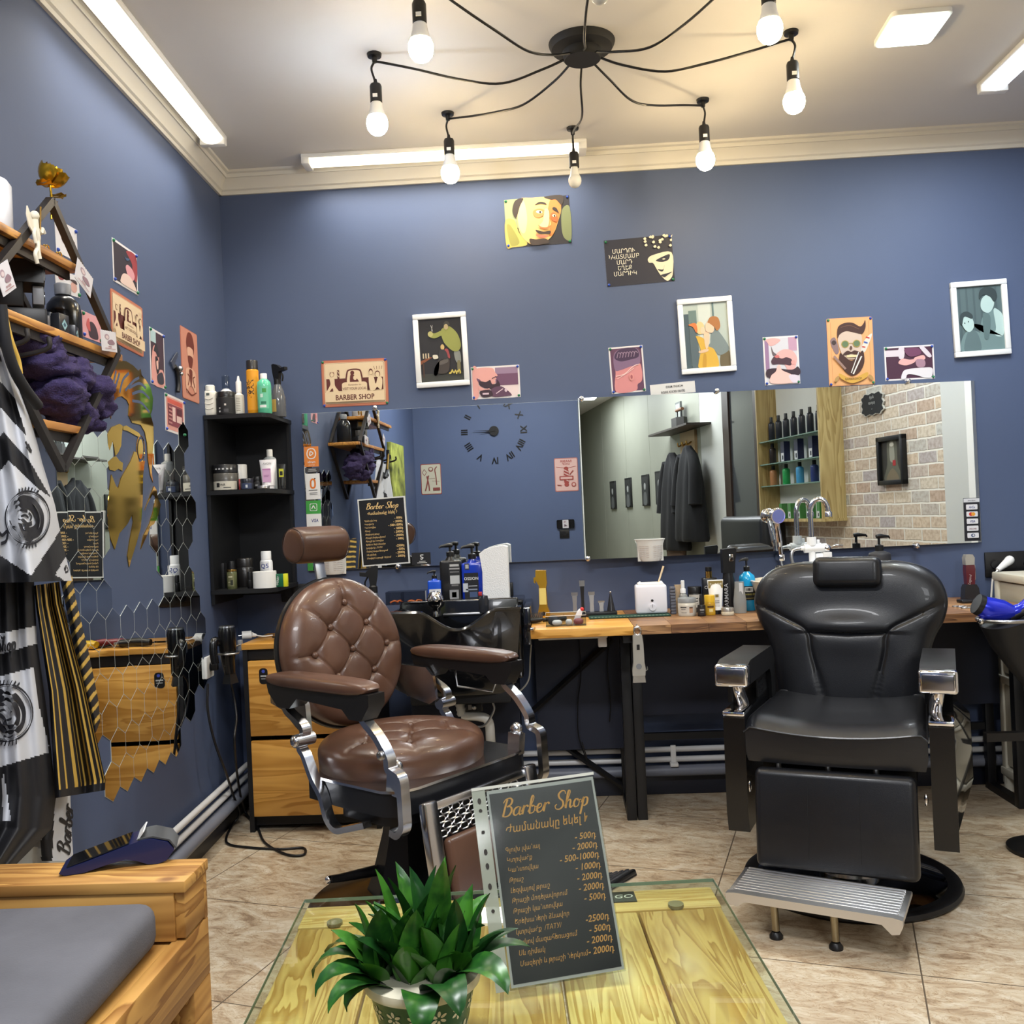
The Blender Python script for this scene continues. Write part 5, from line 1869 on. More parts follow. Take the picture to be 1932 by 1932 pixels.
def art_bw(a):
    T, L_, D_ = (112, 138, 140), (182, 208, 206), (48, 62, 66)
    a.r((84, 104, 108), 0, 0, 1, 1)
    for k in range(6):
        a.r((74, 92, 97), .05 + .16 * k, 0, .09 + .16 * k, 1)
    a.c(T, [(.48, 0), (.5, .4), (.6, .56), (.8, .62), (1, .5), (1, 0)]).c(L_, [(.8, .62), (.92, .6), (1, .5), (1, .25), (.85, .2), (.6, .36), (.38, .42), (.36, .38), (.6, .26), (.82, .3)])
    a.c(L_, [(.52, .68), (.56, .8), (.7, .86), (.82, .78), (.8, .66), (.7, .58), (.58, .6)]).c(D_, [(.5, .8), (.52, .92), (.66, .98), (.84, .94), (.9, .82), (.82, .74), (.74, .82), (.6, .86)])
    a.c((92, 116, 118), [(.55, .54), (.62, .58), (.72, .5), (.66, .2), (.56, .2)]).c(T, [(.04, 0), (.06, .2), (.2, .32), (.4, .3), (.54, .2), (.56, 0)]).c((92, 114, 118), [(.1, .0), (.2, .3), (.4, .28), (.46, 0)])
    a.c(L_, [(.08, .44), (.14, .54), (.3, .52), (.34, .38), (.24, .3), (.14, .34)]).c(D_, [(.04, .46), (.06, .58), (.2, .62), (.32, .56), (.3, .5), (.14, .54), (.08, .42)]).e(D_, .14, .44, .012, .012).e(D_, .22, .46, .012, .012)


def art_redcut(a):
    a.r((44, 34, 48), 0, 0, 1, 1).c((150, 52, 60), [(.55, .95), (1, .98), (1, .3), (.8, .4), (.8, .7)]).c((214, 150, 158), [(.5, .5), (.6, .6), (.8, .55), (.9, .4), (.8, .25), (.6, .3)]).c((60, 90, 130), [(.4, .85), (.5, .76), (.7, .8), (.55, .7)])
    a.c((222, 196, 186), [(.25, .1), (.4, .3), (.7, .3), (.95, .05), (.9, 0), (.3, 0)])


def art_tattoo(a):
    a.r((70, 50, 62), 0, 0, 1, 1).r((178, 206, 210), 0, .78, .4, 1).c((222, 160, 152), [(.05, .0), (.1, .6), (.4, .74), (.6, .5), (.5, .3), (.9, .3), (.95, 0)]).c((44, 40, 48), [(.2, .62), (.4, .78), (.6, .6), (.5, .52), (.35, .6)])
    a.c((44, 40, 48), [(.3, .5), (.5, .5), (.6, .3), (.4, .2)]).c((236, 190, 176), [(.36, .42), (.5, .45), (.5, .3), (.4, .3)]).c((60, 58, 70), [(.4, .16), (.8, .26), (.9, .06), (.5, .02)])


def art_bust(a):
    BR, BG = (116, 52, 38), (208, 142, 120)
    a.r(BG, .02, .01, .98, .99).c(BR, [(.3, .8), (.42, .95), (.66, .95), (.78, .8), (.7, .66), (.4, .66)]).c((226, 176, 150), [(.36, .74), (.68, .74), (.66, .6), (.4, .6)]).c(BR, [(.38, .62), (.66, .62), (.6, .48), (.5, .44), (.42, .5)])
    a.c((226, 176, 150), [(.2, .4), (.5, .46), (.8, .4), (.76, .12), (.6, .2), (.4, .2), (.22, .1)]).c(BR, [(.4, .42), (.5, .2), (.6, .42)]).l(BR, [(.2, .14), (.5, .08), (.8, .14)], .03).l(BR, [(.3, .2), (.4, .32), (.3, .36)], .03).l(BR, [(.7, .2), (.62, .32), (.72, .36)], .03)


def art_shopfront(a):
    a.r((222, 160, 150), .03, .02, .97, .98).r((214, 96, 84), .1, .8, .9, .93).r((140, 72, 84), .1, .15, .9, .78).r((230, 196, 190), .34, .3, .5, .72).r((230, 196, 190), .56, .3, .84, .5).r((96, 50, 64), .58, .54, .84, .72)
    for k in range(5):
        a.r((190, 130, 130), .12, .2 + .11 * k, .3, .25 + .11 * k)


def art_stamp(a):
    a.r((226, 222, 226), 0, 0, 1, 1).e((176, 150, 160), .35, .72, .18, .16).e((226, 206, 206), .35, .7, .12, .1).c((150, 120, 132), [(.4, .5), (.7, .6), (.9, .4), (.7, .3), (.4, .34)]).t((150, 62, 62), 'BARBER', .5, .14, .13, bold=.01).r((176, 120, 120), .1, .06, .9, .09)


PG = 'pinned prints on the back wall'
sheet('poster', 'orange painted portrait of a frowning man, topmost on the back wall', 'poster', ((950, 377), (1072, 369), (1080, 458), (957, 468)), 'b', art_face, group=PG)
sheet('poster', 'dark poster with five cream lines of lettering and half a face', 'poster', ((1139, 454), (1267, 443), (1273, 530), (1146, 542)), 'b', art_quote, group=PG)
sheet('picture_frame', 'white framed dark picture of a barber holding up scissors', 'framed picture', ((778, 596), (878, 588), (888, 727), (788, 733)), 'b', art_dark_shop, frame=.024, bcol=(26, 25, 32), group='white framed pictures on the back wall')
sheet('tin_sign', 'cream and brown BARBER SHOP tin sign above the left mirror', 'sign', ((606, 682), (731, 674), (733, 764), (609, 768)), 'b', tin_art(), .0, (176, 96, 76), True, 'printed tin signs', .002, .016)
sheet('poster', 'pink print of a bearded chin, above the left mirror', 'poster', ((889, 693), (979, 688), (983, 749), (890, 754)), 'b', art_beard, .008, group=PG)
sheet('poster', 'purple print of a shaved hairline design seen from behind', 'poster', ((1149, 656), (1213, 651), (1218, 738), (1153, 744)), 'b', art_fade, .007, group=PG)
sheet('picture_frame', 'white framed picture of two children, one in a yellow dress', 'framed picture', ((1275, 567), (1378, 559), (1390, 700), (1287, 708)), 'b', art_kids, frame=.024, bcol=(182, 194, 188), group='white framed pictures on the back wall')
sheet('poster', 'pale print of a bearded man lying back for a shave', 'poster', ((1439, 637), (1505, 632), (1510, 724), (1443, 727)), 'b', art_shave, .007, group=PG)
sheet('tin_sign', 'orange tin sign with a bearded skull wearing round glasses', 'sign', ((1558, 602), (1643, 597), (1653, 725), (1565, 729)), 'b', art_skull, .0, (222, 160, 112), True, 'printed tin signs', .002, .008)
sheet('poster', 'dark maroon print of hands cutting hair above a white cape', 'poster', ((1667, 655), (1760, 650), (1765, 714), (1671, 719)), 'b', art_cut, .007, group=PG)
sheet('picture_frame', 'white framed grey-green picture of a man tending a child', 'framed picture', ((1789, 535), (1893, 527), (1908, 668), (1801, 676)), 'b', art_bw, frame=.024, bcol=(84, 104, 108), group='white framed pictures on the back wall')


def art_strip(a):
    a.t((40, 42, 46), 'IDRAM: 096040244', .54, .58, .30, sx=.62, bold=.012).t((40, 42, 46), 'IN BANK: 4318 2900 1000 8783', .5, .14, .30, sx=.52, bold=.012)


sheet('paper_strip', 'white paper strip with two printed number lines above the right mirror', 'paper strip', ((1226, 727), (1310, 718), (1313, 740), (1228, 748)), 'b', art_strip, 0, (222, 222, 222), False)
LG = 'prints on the left wall'
sheet('poster', 'dark and red print of a haircut, highest on the left wall', 'poster', ((210, 447), (258, 481), (259, 557), (214, 530)), 'l', art_redcut, .008, group=LG)
sheet('tin_sign', 'cream BARBER SHOP tin sign on the left wall', 'sign', ((207, 544), (267, 579), (271, 677), (209, 641)), 'l', tin_art(), .0, (176, 96, 76), False, 'printed tin signs', .002, .016)
sheet('poster', 'tall narrow print of a dark curl on the left wall', 'poster', ((280, 616), (308, 631), (312, 736), (285, 723)), 'l', art_tattoo, .008, group=LG)
sheet('tin_sign', 'tall salmon tin sign with a brown bust by the room corner', 'sign', ((338, 613), (370, 631), (376, 763), (345, 750)), 'l', art_bust, .0, (190, 116, 92), False, 'printed tin signs', .002, .01)
sheet('poster', 'small red print of a shop front under the salmon tin sign', 'poster', ((309, 741), (347, 756), (349, 826), (313, 811)), 'l', art_shopfront, .006, group=LG)
sheet('poster', 'white print behind the upper board of the diamond shelf', 'poster', ((103, 411), (144, 434), (146, 495), (104, 474)), 'l', lambda a: a.r((222, 220, 224), 0, 0, 1, 1).c((70, 40, 44), [(.25, .5), (.4, .62), (.5, .48), (.36, .36)]).c((110, 50, 56), [(.7, .5), (.85, .58), (.9, .4), (.75, .36)]).e((214, 170, 164), .8, .3, .1, .12), group=LG)
sheet('poster', 'white print behind the dark bottle on the diamond shelf', 'poster', ((103, 505), (147, 522), (150, 562), (104, 548)), 'l', lambda a: a.r((222, 220, 224), 0, 0, 1, 1).c((130, 50, 50), [(.1, .8), (.3, .9), (.34, .6), (.16, .56)]).e((206, 160, 150), .75, .4, .14, .24).c((60, 40, 44), [(.6, .7), (.85, .74), (.88, .56)]), group=LG)
sheet('poster', 'pink print at the right end of the diamond shelf middle board', 'poster', ((151, 583), (189, 602), (191, 647), (157, 636)), 'l', lambda a: a.r((222, 160, 164), 0, 0, 1, 1).c((60, 40, 52), [(.35, .1), (.35, .6), (.55, .7), (.75, .5), (.8, .1)]).c((196, 90, 90), [(.2, .5), (.35, .8), (.4, .3)]), group=LG)

# straight razor hanging on the left wall
zb = [(1460, 1880), (1490, 1800), (1515, 1745), (1518, 1760), (1505, 1830), (1480, 1890)]
M_, w_, h_ = placed(((316, 660), (338, 668), (338, 742), (316, 734)), 'l')
rz_ = thing('straight_razor', 'black folding razor hung between the prints on the left wall', 'razor', M=M_)
MB().prism([(-.02, h_ * .05), (-.05, h_ * .2), (.02, h_ * .5), (.03, h_ * .42), (-.01, h_ * .2)], -.012, -.008, STEEL).build('blade', rz_)
MB().tube(catmull([(-.012, -.01, h_ * .12), (.012, -.01, 0), (.02, -.01, -h_ * .3), (.01, -.01, -h_ * .5)], 5), .009, BLACK, 8).ball((.04, -.012, h_ * .1), .012, STEEL, 10).ball((.05, -.012, -h_ * .02), .009, STEEL, 10).build('handle', rz_, angle=60)

# ------------------------------------------------------------------ gold face decal and mirror tiles on the left wall
GM = mat('gold mirror acrylic', (206, 158, 58), .06, 1.0)


def z2(a):
    return (a[0] * .21739, 680 + a[1] * .21739)


dcl = MB()
org = at_left(250, 880)


def wall_poly(b, pts, m, t0=.0004, t1=.003):
    L = []
    for a in pts:
        q = at_left(a[0], a[1])
        L.append(((q - org).dot(LWD), q.z - org.z))
    b.prism(L, -t1, -t0, m)


HAIR = [(925, 170), (940, 90), (975, 20), (1030, 0), (1090, 8), (1150, 45), (1195, 92), (1215, 75), (1222, 125), (1262, 175), (1300, 235), (1322, 330), (1315, 430), (1300, 470), (1325, 560), (1328, 700), (1315, 850), (1310, 960), (1322, 1060), (1300, 1000), (1278, 860), (1270, 720), (1250, 620), (1215, 560), (1140, 540), (1110, 480), (1115, 390), (1095, 345), (1050, 310), (1010, 320), (975, 360), (962, 440), (956, 510), (950, 430), (930, 300)]
BEARD = [(960, 990), (1000, 1090), (1020, 1110), (1045, 1020), (1080, 960), (1130, 870), (1160, 790), (1180, 800), (1200, 880), (1250, 870), (1235, 1000), (1232, 1200), (1225, 1330), (1215, 1450), (1180, 1580), (1135, 1720), (1115, 1795), (1100, 1700), (1120, 1560), (1150, 1400), (1140, 1340), (1100, 1420), (1030, 1500), (990, 1640), (950, 1540), (930, 1420), (925, 1280), (940, 1150)]
for P_ in (HAIR, BEARD, [(925, 640), (960, 580), (1030, 550), (1060, 570), (1050, 640), (1045, 740), (1020, 800), (995, 830), (985, 760), (970, 700), (945, 780), (930, 720)],
           [(1062, 572), (1090, 565), (1200, 630), (1215, 660), (1190, 662), (1100, 612), (1062, 604)], [(930, 880), (975, 840), (1000, 832), (1030, 870), (1060, 890), (1055, 960), (1020, 940), (990, 960), (945, 950)],
           [(1330, 1090), (1355, 1130), (1365, 1200), (1390, 1250), (1370, 1340), (1330, 1420), (1300, 1440), (1260, 1540), (1215, 1640), (1240, 1520), (1290, 1420), (1320, 1320), (1345, 1180), (1320, 1160), (1270, 1250), (1250, 1300), (1280, 1220)],
           ell(1213, 770, 22, 88, 16)):
    wall_poly(dcl, [z2(a) for a in P_], GM)
for rx, rz in ((34, 118),):
    pts = ell(1215, 770, rx, rz, 30)
    L = []
    for a in pts:
        q = at_left(*z2(a))
        L.append(V(((q - org).dot(LWD), -.0016, q.z - org.z)))
    dcl.tube(L, .0014, GM, 4, True)
# combed strands engraved as wall-coloured slits in the hair
for st in ([(960, 250), (985, 160), (1000, 90)], [(985, 270), (1010, 180), (1030, 110)], [(1030, 280), (1060, 170), (1110, 110)], [(1080, 260), (1150, 180), (1200, 150)], [(1110, 240), (1200, 200), (1260, 240)], [(1140, 290), (1220, 270), (1290, 330)], [(1140, 350), (1220, 370), (1290, 450)]):
    L = [at_left(*z2((p.x, p.y))) for p in catmull([(a, b, 0) for a, b in st], 6)]
    dcl.ribbon([((q - org).dot(LWD), q.z - org.z) for q in L], .010, NAVY, -.0032, 1)
tag(dcl.build('face_decal', loc=tuple(org), rotz=RZL), 'gold mirrored decal of a bearded man in profile on the left wall', 'wall decal')


def inside(pt, poly):
    x, y = pt
    r_ = False
    j = len(poly) - 1
    for i in range(len(poly)):
        xi, yi = poly[i]
        xj, yj = poly[j]
        if (yi > y) != (yj > y) and x < (xj - xi) * (y - yi) / (yj - yi) + xi:
            r_ = not r_
        j = i
    return r_


def proj(p):
    q = V(p) - V((0, 0, CAMZ))
    d = q.dot(fw)
    return (966 + 1790 * q.dot(rt) / d, 966 + 1790 * q.dot(dn) / d)


TW, TH = .110, .127
REG = [('hexagon mirror tile in the short column left of the gold decal', 'hexagon tiles left of the decal', [(100, 820), (175, 795), (205, 850), (205, 1090), (190, 1115), (120, 1110), (95, 1000)]),
       ('hexagon mirror tile in the column right of the gold decal', 'hexagon tiles right of the decal', [(298, 835), (345, 820), (360, 900), (362, 1115), (300, 1115), (290, 1040)]),
       ('hexagon mirror tile in the wide cluster below the gold decal', 'hexagon tiles below the decal', [(120, 1130), (205, 1125), (290, 1135), (300, 1115), (362, 1115), (384, 1190), (382, 1290), (356, 1350), (335, 1410), (300, 1430), (232, 1490), (205, 1480), (195, 1420), (140, 1380), (120, 1200)])]
proto = None
rt_ = random.Random(3)
o0 = at_left(250, 1120)
for j in range(-12, 14):
    for i in range(-9, 9):
        s = i * TW + (TW / 2 if j % 2 else 0)
        z = j * TH * .75
        P_ = o0 + LWD * s + V((0, 0, z))
        c2d = proj(P_)
        for lab, grp, poly in REG:
            if inside(c2d, poly):
                if proto is None:
                    hexp = [(TW / 2 * .99, TH / 4 * .99), (0, TH / 2 * .99), (-TW / 2 * .99, TH / 4 * .99), (-TW / 2 * .99, -TH / 4 * .99), (0, -TH / 2 * .99), (TW / 2 * .99, -TH / 4 * .99)]
                    b = MB().prism(hexp, -.0022, -.0004, EDGEM)
                    b.face([(a * .99, c) for a, c in [(x, z_ * .99) for x, z_ in hexp]], -.0024, MIRROR)
                    proto = b.build('mirror_tile', angle=10)
                    o = proto
                else:
                    o = proto.copy()
                    C.objects.link(o)
                o.location = P_
                o.rotation_euler = (rt_.uniform(-.003, .003), 0, RZL + rt_.uniform(-.003, .003))
                tag(o, lab, 'mirror tile', grp)
                break

# ------------------------------------------------------------------ stickers and board on the left mirror
def stick(name, label, corners, art, col, y=4.2795, th=.0006, group=None):
    TL, TR, BR, BL = (at_y(a[0], a[1], y) for a in corners)
    c = (TL + TR + BR + BL) / 4
    u = ((TR - TL) + (BR - BL)) / 2
    v = ((TL - BL) + (TR - BR)) / 2
    t_ = Matrix.Translation(c) @ Matrix.Rotation(-math.atan2(u.z, u.x), 4, 'Y')
    b = MB().box(-u.length / 2, u.length / 2, -th, 0, -v.length / 2, v.length / 2, ink(col))
    if art:
        art(Art(b, u.length, v.length, -th))
    return tag(b.build(name, M=t_), label, 'sticker', group)


SG = 'payment stickers on the mirrors'
WHT = (232, 232, 232)


def s_idram(a):
    a.l(WHT, [(.5, .9), (.28, .84), (.2, .62), (.3, .44), (.5, .4), (.72, .46), (.8, .66), (.7, .85), (.52, .9)], .07).l(WHT, [(.42, .76), (.4, .56), (.62, .66), (.44, .77)], .07).t(WHT, 'idram', .5, .18, .17, bold=.01).t(WHT, 'we trust', .5, .06, .09)


stick('sticker', 'orange square payment sticker on the left edge of the left mirror', ((573, 843), (600, 842), (602, 880), (575, 881)), s_idram, (224, 132, 56), group=SG)
stick('sticker', 'narrow dark sticker between the orange and white stickers', ((575, 883), (602, 882), (603, 891), (576, 892)), lambda a: a.r((190, 190, 190), .25, .6, .75, .75).r((190, 190, 190), .2, .25, .8, .4), (64, 62, 66), group=SG)
stick('sticker', 'white sticker with an orange rounded loop mark', ((576, 894), (603, 893), (605, 941), (578, 943)), lambda a: a.l((224, 120, 40), [(.36, .72), (.36, .5), (.5, .44), (.64, .5), (.64, .72), (.5, .78), (.36, .72)], .12).e((60, 60, 64), .66, .8, .05, .03).r((70, 70, 74), .2, .34, .8, .37).r((120, 120, 124), .25, .24, .8, .26).r((120, 120, 124), .25, .18, .8, .2), WHT, group=SG)
stick('sticker', 'green sticker with a white arrow mark in a rounded square', ((577, 945), (605, 944), (606, 969), (578, 970)), lambda a: a.p(WHT, rrect(.5, .56, .08, 3, .5, .5)).p((62, 158, 66), rrect(.42, .48, .07, 3, .5, .5)).l(WHT, [(.38, .38), (.5, .64)], .06).l(WHT, [(.5, .64), (.62, .38)], .06), (62, 158, 66), group=SG)
stick('sticker', 'white VISA sticker behind the brown headrest', ((578, 970), (606, 969), (607, 994), (579, 995)), lambda a: a.t((40, 56, 130), 'VISA', .55, .38, .34, shear=.2, bold=.02, sx=.8), WHT, group=SG)
stick('sticker', 'green foot of the sticker column, below the brown headrest', ((580, 1056), (590, 1056), (591, 1076), (581, 1077)), None, (62, 158, 66), group=SG)


def s_cards(a):
    a.r((214, 216, 222), .0, .9, 1, .99).t((60, 60, 66), 'AmeriaBank', .5, .925, .045, sx=.8)
    for k, (tx, c) in enumerate((('ArCa', (40, 60, 130)), ('', 0), ('VISA', (40, 56, 130)), ('DISCOVER', (120, 60, 60)), ('', 1))):
        v = .79 - .165 * k
        a.p((226, 226, 232), rrect(.72, .12, .03, 3, .5, v))
        if tx:
            a.t(c, tx, .5, v - .028, .075 if len(tx) < 6 else .045, bold=.02, shear=.15, sx=.8)
        elif c == 0:
            a.e((206, 50, 44), .43, v, .13, .045).e((232, 160, 50), .57, v, .13, .045)
        else:
            a.e((70, 90, 130), .5, v, .13, .04).e((226, 226, 232), .52, v, .06, .025)


q0 = at_plane(1832, 980, m2l, M2N)
stick('sticker', 'black strip of card payment marks on the right end of the right mirror', ((1817, 940), (1847, 939), (1851, 1020), (1821, 1021)), s_cards, (30, 30, 38), y=q0.y - .002, group=SG)

TL, TR, BR, BL = (at_y(a[0], a[1], 4.272) for a in ((675, 942), (764, 936), (773, 1062), (683, 1070)))
c = (TL + TR + BR + BL) / 4
u = ((TR - TL) + (BR - BL)) / 2
v = ((TL - BL) + (TR - BR)) / 2
pbd = thing('price_board', 'black price board with gold lettering on the left mirror', 'price board', M=Matrix.Translation(c) @ Matrix.Rotation(-math.atan2(u.z, u.x), 4, 'Y'))
wB, hB = u.length, v.length
MB().box(-wB / 2, wB / 2, 0, .004, -hB / 2, hB / 2, ink((222, 224, 222))).box(-wB / 2 + .006, wB / 2 - .006, -.0004, .0, -hB / 2 + .006, hB / 2 - .006, mat('print black sheet', (29, 30, 33), .32)).build('board', pbd)
b = MB()
price_art(b, wB - .02, hB - .02, 0, mat('bright gold lettering', (236, 200, 136), .5))
b.xf(Matrix.Translation((0, -.0008, -hB / 2 + .01)))
b.build('lettering', pbd)
stick('note_card', 'small dark card in the lower edge of the left mirror', ((776, 1043), (812, 1042), (813, 1064), (778, 1066)), lambda a: a.l((220, 220, 220), [(.62, .8), (.48, .78), (.5, .62), (.6, .56), (.52, .44), (.46, .5)], .05).r((200, 200, 200), .38, .24, .72, .29).r((200, 200, 200), .28, .12, .8, .17), (20, 21, 28))


def basket(label, px0, px1, pyt, pyb, y):
    a, b_ = at_y(px0, pyt, y), at_y(px1, pyt, y)
    z0 = at_y(px0, pyb, y).z
    w_ = b_.x - a.x
    h_ = a.z - z0
    t = thing('hanging_basket', label, 'basket', ((a.x + b_.x) / 2, y, z0), 0, 'white plastic baskets on the mirrors')
    n = 24
    bk = MB()
    WP_ = mat('white basket plastic', (214, 214, 210), .4)
    o_, L_ = [], []
    for f, z, in ((.66, 0), (.8, h_ * .15), (.92, h_ * .8), (1.0, h_ * .93), (1.03, h_)):
        L_.append([(w_ / 2 * f * cos(pi + pi * i / n), .02 + .048 * f * sin(pi + pi * i / n), z) for i in range(n + 1)])
    vs = [p for r_ in L_ for p in r_]
    fs = []
    for k in range(len(L_) - 1):
        for i in range(n):
            fs.append((k * (n + 1) + i, k * (n + 1) + i + 1, (k + 1) * (n + 1) + i + 1, (k + 1) * (n + 1) + i))
    fs.append(tuple(range(n + 1))[::-1])
    bk.add(vs, fs, WP_)
    bk.box(-w_ / 2 * .9, w_ / 2 * .9, .02, .024, 0, h_, WP_)
    bk.tube([V(p) for p in L_[-1]], .0022, WP_, 6)
    bk.build('bowl', t, angle=60)
    sl = MB()
    for k in range(7):
        for j in range(7):
            if j == 3:
                continue
            q1 = pi * (1.16 + .098 * j)
            f = .82 + .012 * k
            sl.tube([(w_ / 2 * (f + .045) * cos(q), .02 + .048 * (f + .045) * sin(q) - .0012, h_ * (.2 + .085 * k)) for q in (q1, q1 + .14, q1 + .25)], .0008, mat('basket slot shade', (172, 160, 158), .6), 4)
    sl.build('slots', t)


basket('white half-round plastic basket on the lower edge of the right mirror', 1200, 1254, 1019, 1060, 4.19)
basket('white half-round plastic basket partly behind the brown headrest', 601, 652, 1043, 1085, 4.254)

# ------------------------------------------------------------------ bottles, jars and tubes
def cm(c, rough=.35):
    return mat('pack %02x%02x%02x' % tuple(c), c, rough, coat=.1)


def item(name, label, loc, rotz=0.0, group=None, cat=None):
    return thing(name, label, cat or name.split('_')[-1], tuple(loc), rotz, group)


def band(parent, r, z0, z1, col, a0=-150, a1=-30, txt=None, tcol=(240, 240, 240), ts=.4, tz=.55, rot=0.0, marks=()):
    """paper label wrapped on the front of a round pack"""
    b = MB()
    n = 14
    vs, fs = [], []
    for i in range(n + 1):
        q = R(a0 + (a1 - a0) * i / n)
        vs += [((r + .0006) * cos(q), (r + .0006) * sin(q), z0), ((r + .0006) * cos(q), (r + .0006) * sin(q), z1)]
    for i in range(n):
        fs.append((2 * i, 2 * i + 2, 2 * i + 3, 2 * i + 1))
    b.add(vs, fs, ink(col) if not hasattr(col, 'name') else col)
    m = b.mark()
    h = z1 - z0
    if txt:
        b.text(txt, 0, 0, h * ts, ink(tcol), 0, bold=.01, rot=rot)
        for i in range(m, len(b.v)):
            x, _, z = b.v[i]
            q = -pi / 2 + x / r
            b.v[i] = ((r + .0012) * cos(q), (r + .0012) * sin(q), z + z0 + h * tz - (h * ts * .35 if not rot else 0))
    for (x0, x1, f0, f1, c) in marks:
        m = b.mark()
        k = 8
        for i in range(k):
            xa, xb = x0 + (x1 - x0) * i / k, x0 + (x1 - x0) * (i + 1) / k
            b.face([(xa, f0), (xb, f0), (xb, f1), (xa, f1)], 0, ink(c))
        for i in range(m, len(b.v)):
            x, _, z = b.v[i]
            q = -pi / 2 + x
            b.v[i] = ((r + .0010) * cos(q), (r + .0010) * sin(q), z0 + h * z)
    return b.build('label', parent, angle=60)


def rbot(t, r, h, body, cap, ch, cr=None, neck=None, sh=.15, name='bottle_body', nr=.5):
    """round bottle: body to h-ch with a shoulder, then a cap of height ch"""
    hb_ = h - ch
    cr = cr or r * .55
    MB().lathe([(0, 0), (r * .94, 0), (r, r * .08), (r, hb_ * (1 - sh)), (r * .93, hb_ * (1 - sh * .5)), (r * nr + cr * (.5 if nr > .4 else 0) * 0 + 0, hb_ - .002), (cr * .8, hb_), (0, hb_)], body, 24).build(name, t, angle=50)
    MB().lathe([(cr, hb_ - .001), (cr, h - .003), (cr * .93, h), (0, h)], cap, 20).build('cap', t, angle=50)


def pump(t, r, h, body, capm, square=False, d=None, hb_=None, ang=20):
    hb_ = hb_ or h * .72
    b = MB()
    if square:
        d = d or r * .7
        b.box(-r, r, -d, d, 0, hb_ * .9, body, min(r, d) * .35, 3)
        b.lathe([(min(r, d) * .8, hb_ * .88), (r * .34, hb_ * .97), (r * .3, hb_)], body, 16)
    else:
        b.lathe([(0, 0), (r * .94, 0), (r, r * .1), (r, hb_ * .78), (r * .9, hb_ * .88), (r * .4, hb_ * .96), (r * .32, hb_), (0, hb_)], body, 24)
    b.build('bottle_body', t, angle=50)
    p = MB()
    cr = r * .38
    p.lathe([(cr, hb_ - .002), (cr, hb_ + (h - hb_) * .32), (cr * .55, hb_ + (h - hb_) * .36), (cr * .32, hb_ + (h - hb_) * .4), (cr * .32, hb_ + (h - hb_) * .84), (0, hb_ + (h - hb_) * .84)], capm, 16)
    a = R(ang)
    z = h - .006
    p.tube([(-.6 * cr * cos(a), -.6 * cr * sin(a), z), (cr * .4 * cos(a), cr * .4 * sin(a), z + .002), (r * .95 * cos(a), r * .95 * sin(a), z - .002), (r * 1.05 * cos(a), r * 1.05 * sin(a), z - .009)], [cr * .5, cr * .55, cr * .3, cr * .24], capm, 8)
    p.build('pump', t, angle=50)


def jar(t, r, h, body, cap, cf=.3, name='jar_body'):
    MB().lathe([(0, 0), (r * .95, 0), (r, .004), (r, h * (1 - cf) - .003), (r * .94, h * (1 - cf)), (0, h * (1 - cf))], body, 28).build(name, t, angle=50)
    MB().lathe([(r * .98, h * (1 - cf)), (r * .99, h - .003), (r * .94, h), (0, h)], cap, 28).build('lid', t, angle=50)


def tube_pack(t, w, h, body, capm, up=False):
    """squeezed tube: round at the cap, flat at the crimped end; cap down"""
    b = MB()
    n = 20
    L_ = []
    for f in (0, .03, .2, .45, .7, .9, 1.0):
        rx = w * (.36 + .14 * f)
        ry = w * .34 * (1 - f) ** .7 + .0015
        z = h * (.12 + .88 * f)
        L_.append([(rx * cos(2 * pi * i / n), ry * sin(2 * pi * i / n), z) for i in range(n)])
    vs = [p for r_ in L_ for p in r_]
    fs = [(k * n + i, k * n + (i + 1) % n, (k + 1) * n + (i + 1) % n, (k + 1) * n + i) for k in range(len(L_) - 1) for i in range(n)]
    fs += [tuple(range(n))[::-1], tuple((len(L_) - 1) * n + i for i in range(n))]
    b.add(vs, fs, body).build('tube_body', t, angle=50)
    MB().lathe([(0, 0), (w * .33, 0), (w * .33, h * .12), (0, h * .12)], capm, 20, sy=.92).build('cap', t, angle=50)


def flat_label(t, x0, x1, z0, z1, y, col, marks=(), txt=None, tcol=(240, 240, 240), ts=.3, tz=.5, sx=1.0, rot=0.0, name='label'):
    b = MB().box(x0, x1, y - .0006, y, z0, z1, ink(col))
    for (a0, a1, b0, b1, c) in marks:
        b.box(x0 + (x1 - x0) * a0, x0 + (x1 - x0) * a1, y - .0011, y - .0006, z0 + (z1 - z0) * b0, z0 + (z1 - z0) * b1, ink(c))
    if txt:
        b.text(txt, (x0 + x1) / 2, z0 + (z1 - z0) * tz, (z1 - z0) * ts, ink(tcol), y - .0013, bold=.01, sx=sx, rot=rot)
    return b.build(name, t)


def at_shelf(px, py, y, z):
    return (at_y(px, py, y).x, y, z)


def trigger(t, r, h, body, head, liquid=None):
    hb_ = h * .62
    MB().lathe([(0, 0), (r * .95, 0), (r, .005), (r, hb_ * .55), (r * .75, hb_ * .8), (r * .4, hb_), (0, hb_)], body, 22).build('bottle_body', t, angle=50)
    p = MB().lathe([(r * .46, hb_ - .002), (r * .46, hb_ + h * .08), (r * .3, hb_ + h * .1), (0, hb_ + h * .1)], head, 16)
    p.prism([(-.055, h * .86), (-.055, h * .915), (-.03, h * .905), (-.01, h * .97), (.012, h), (.024, h * .99), (.02, h * .84), (.012, h * .7), (-.012, h * .7), (-.018, h * .84)], -.010, .010, head)
    p.tube(catmull([(-.02, 0, h * .85), (-.034, 0, h * .76), (-.03, 0, h * .66)], 4), .004, head, 6)
    p.build('trigger_head', t, angle=40)


CS = 'toiletries on the corner shelf'
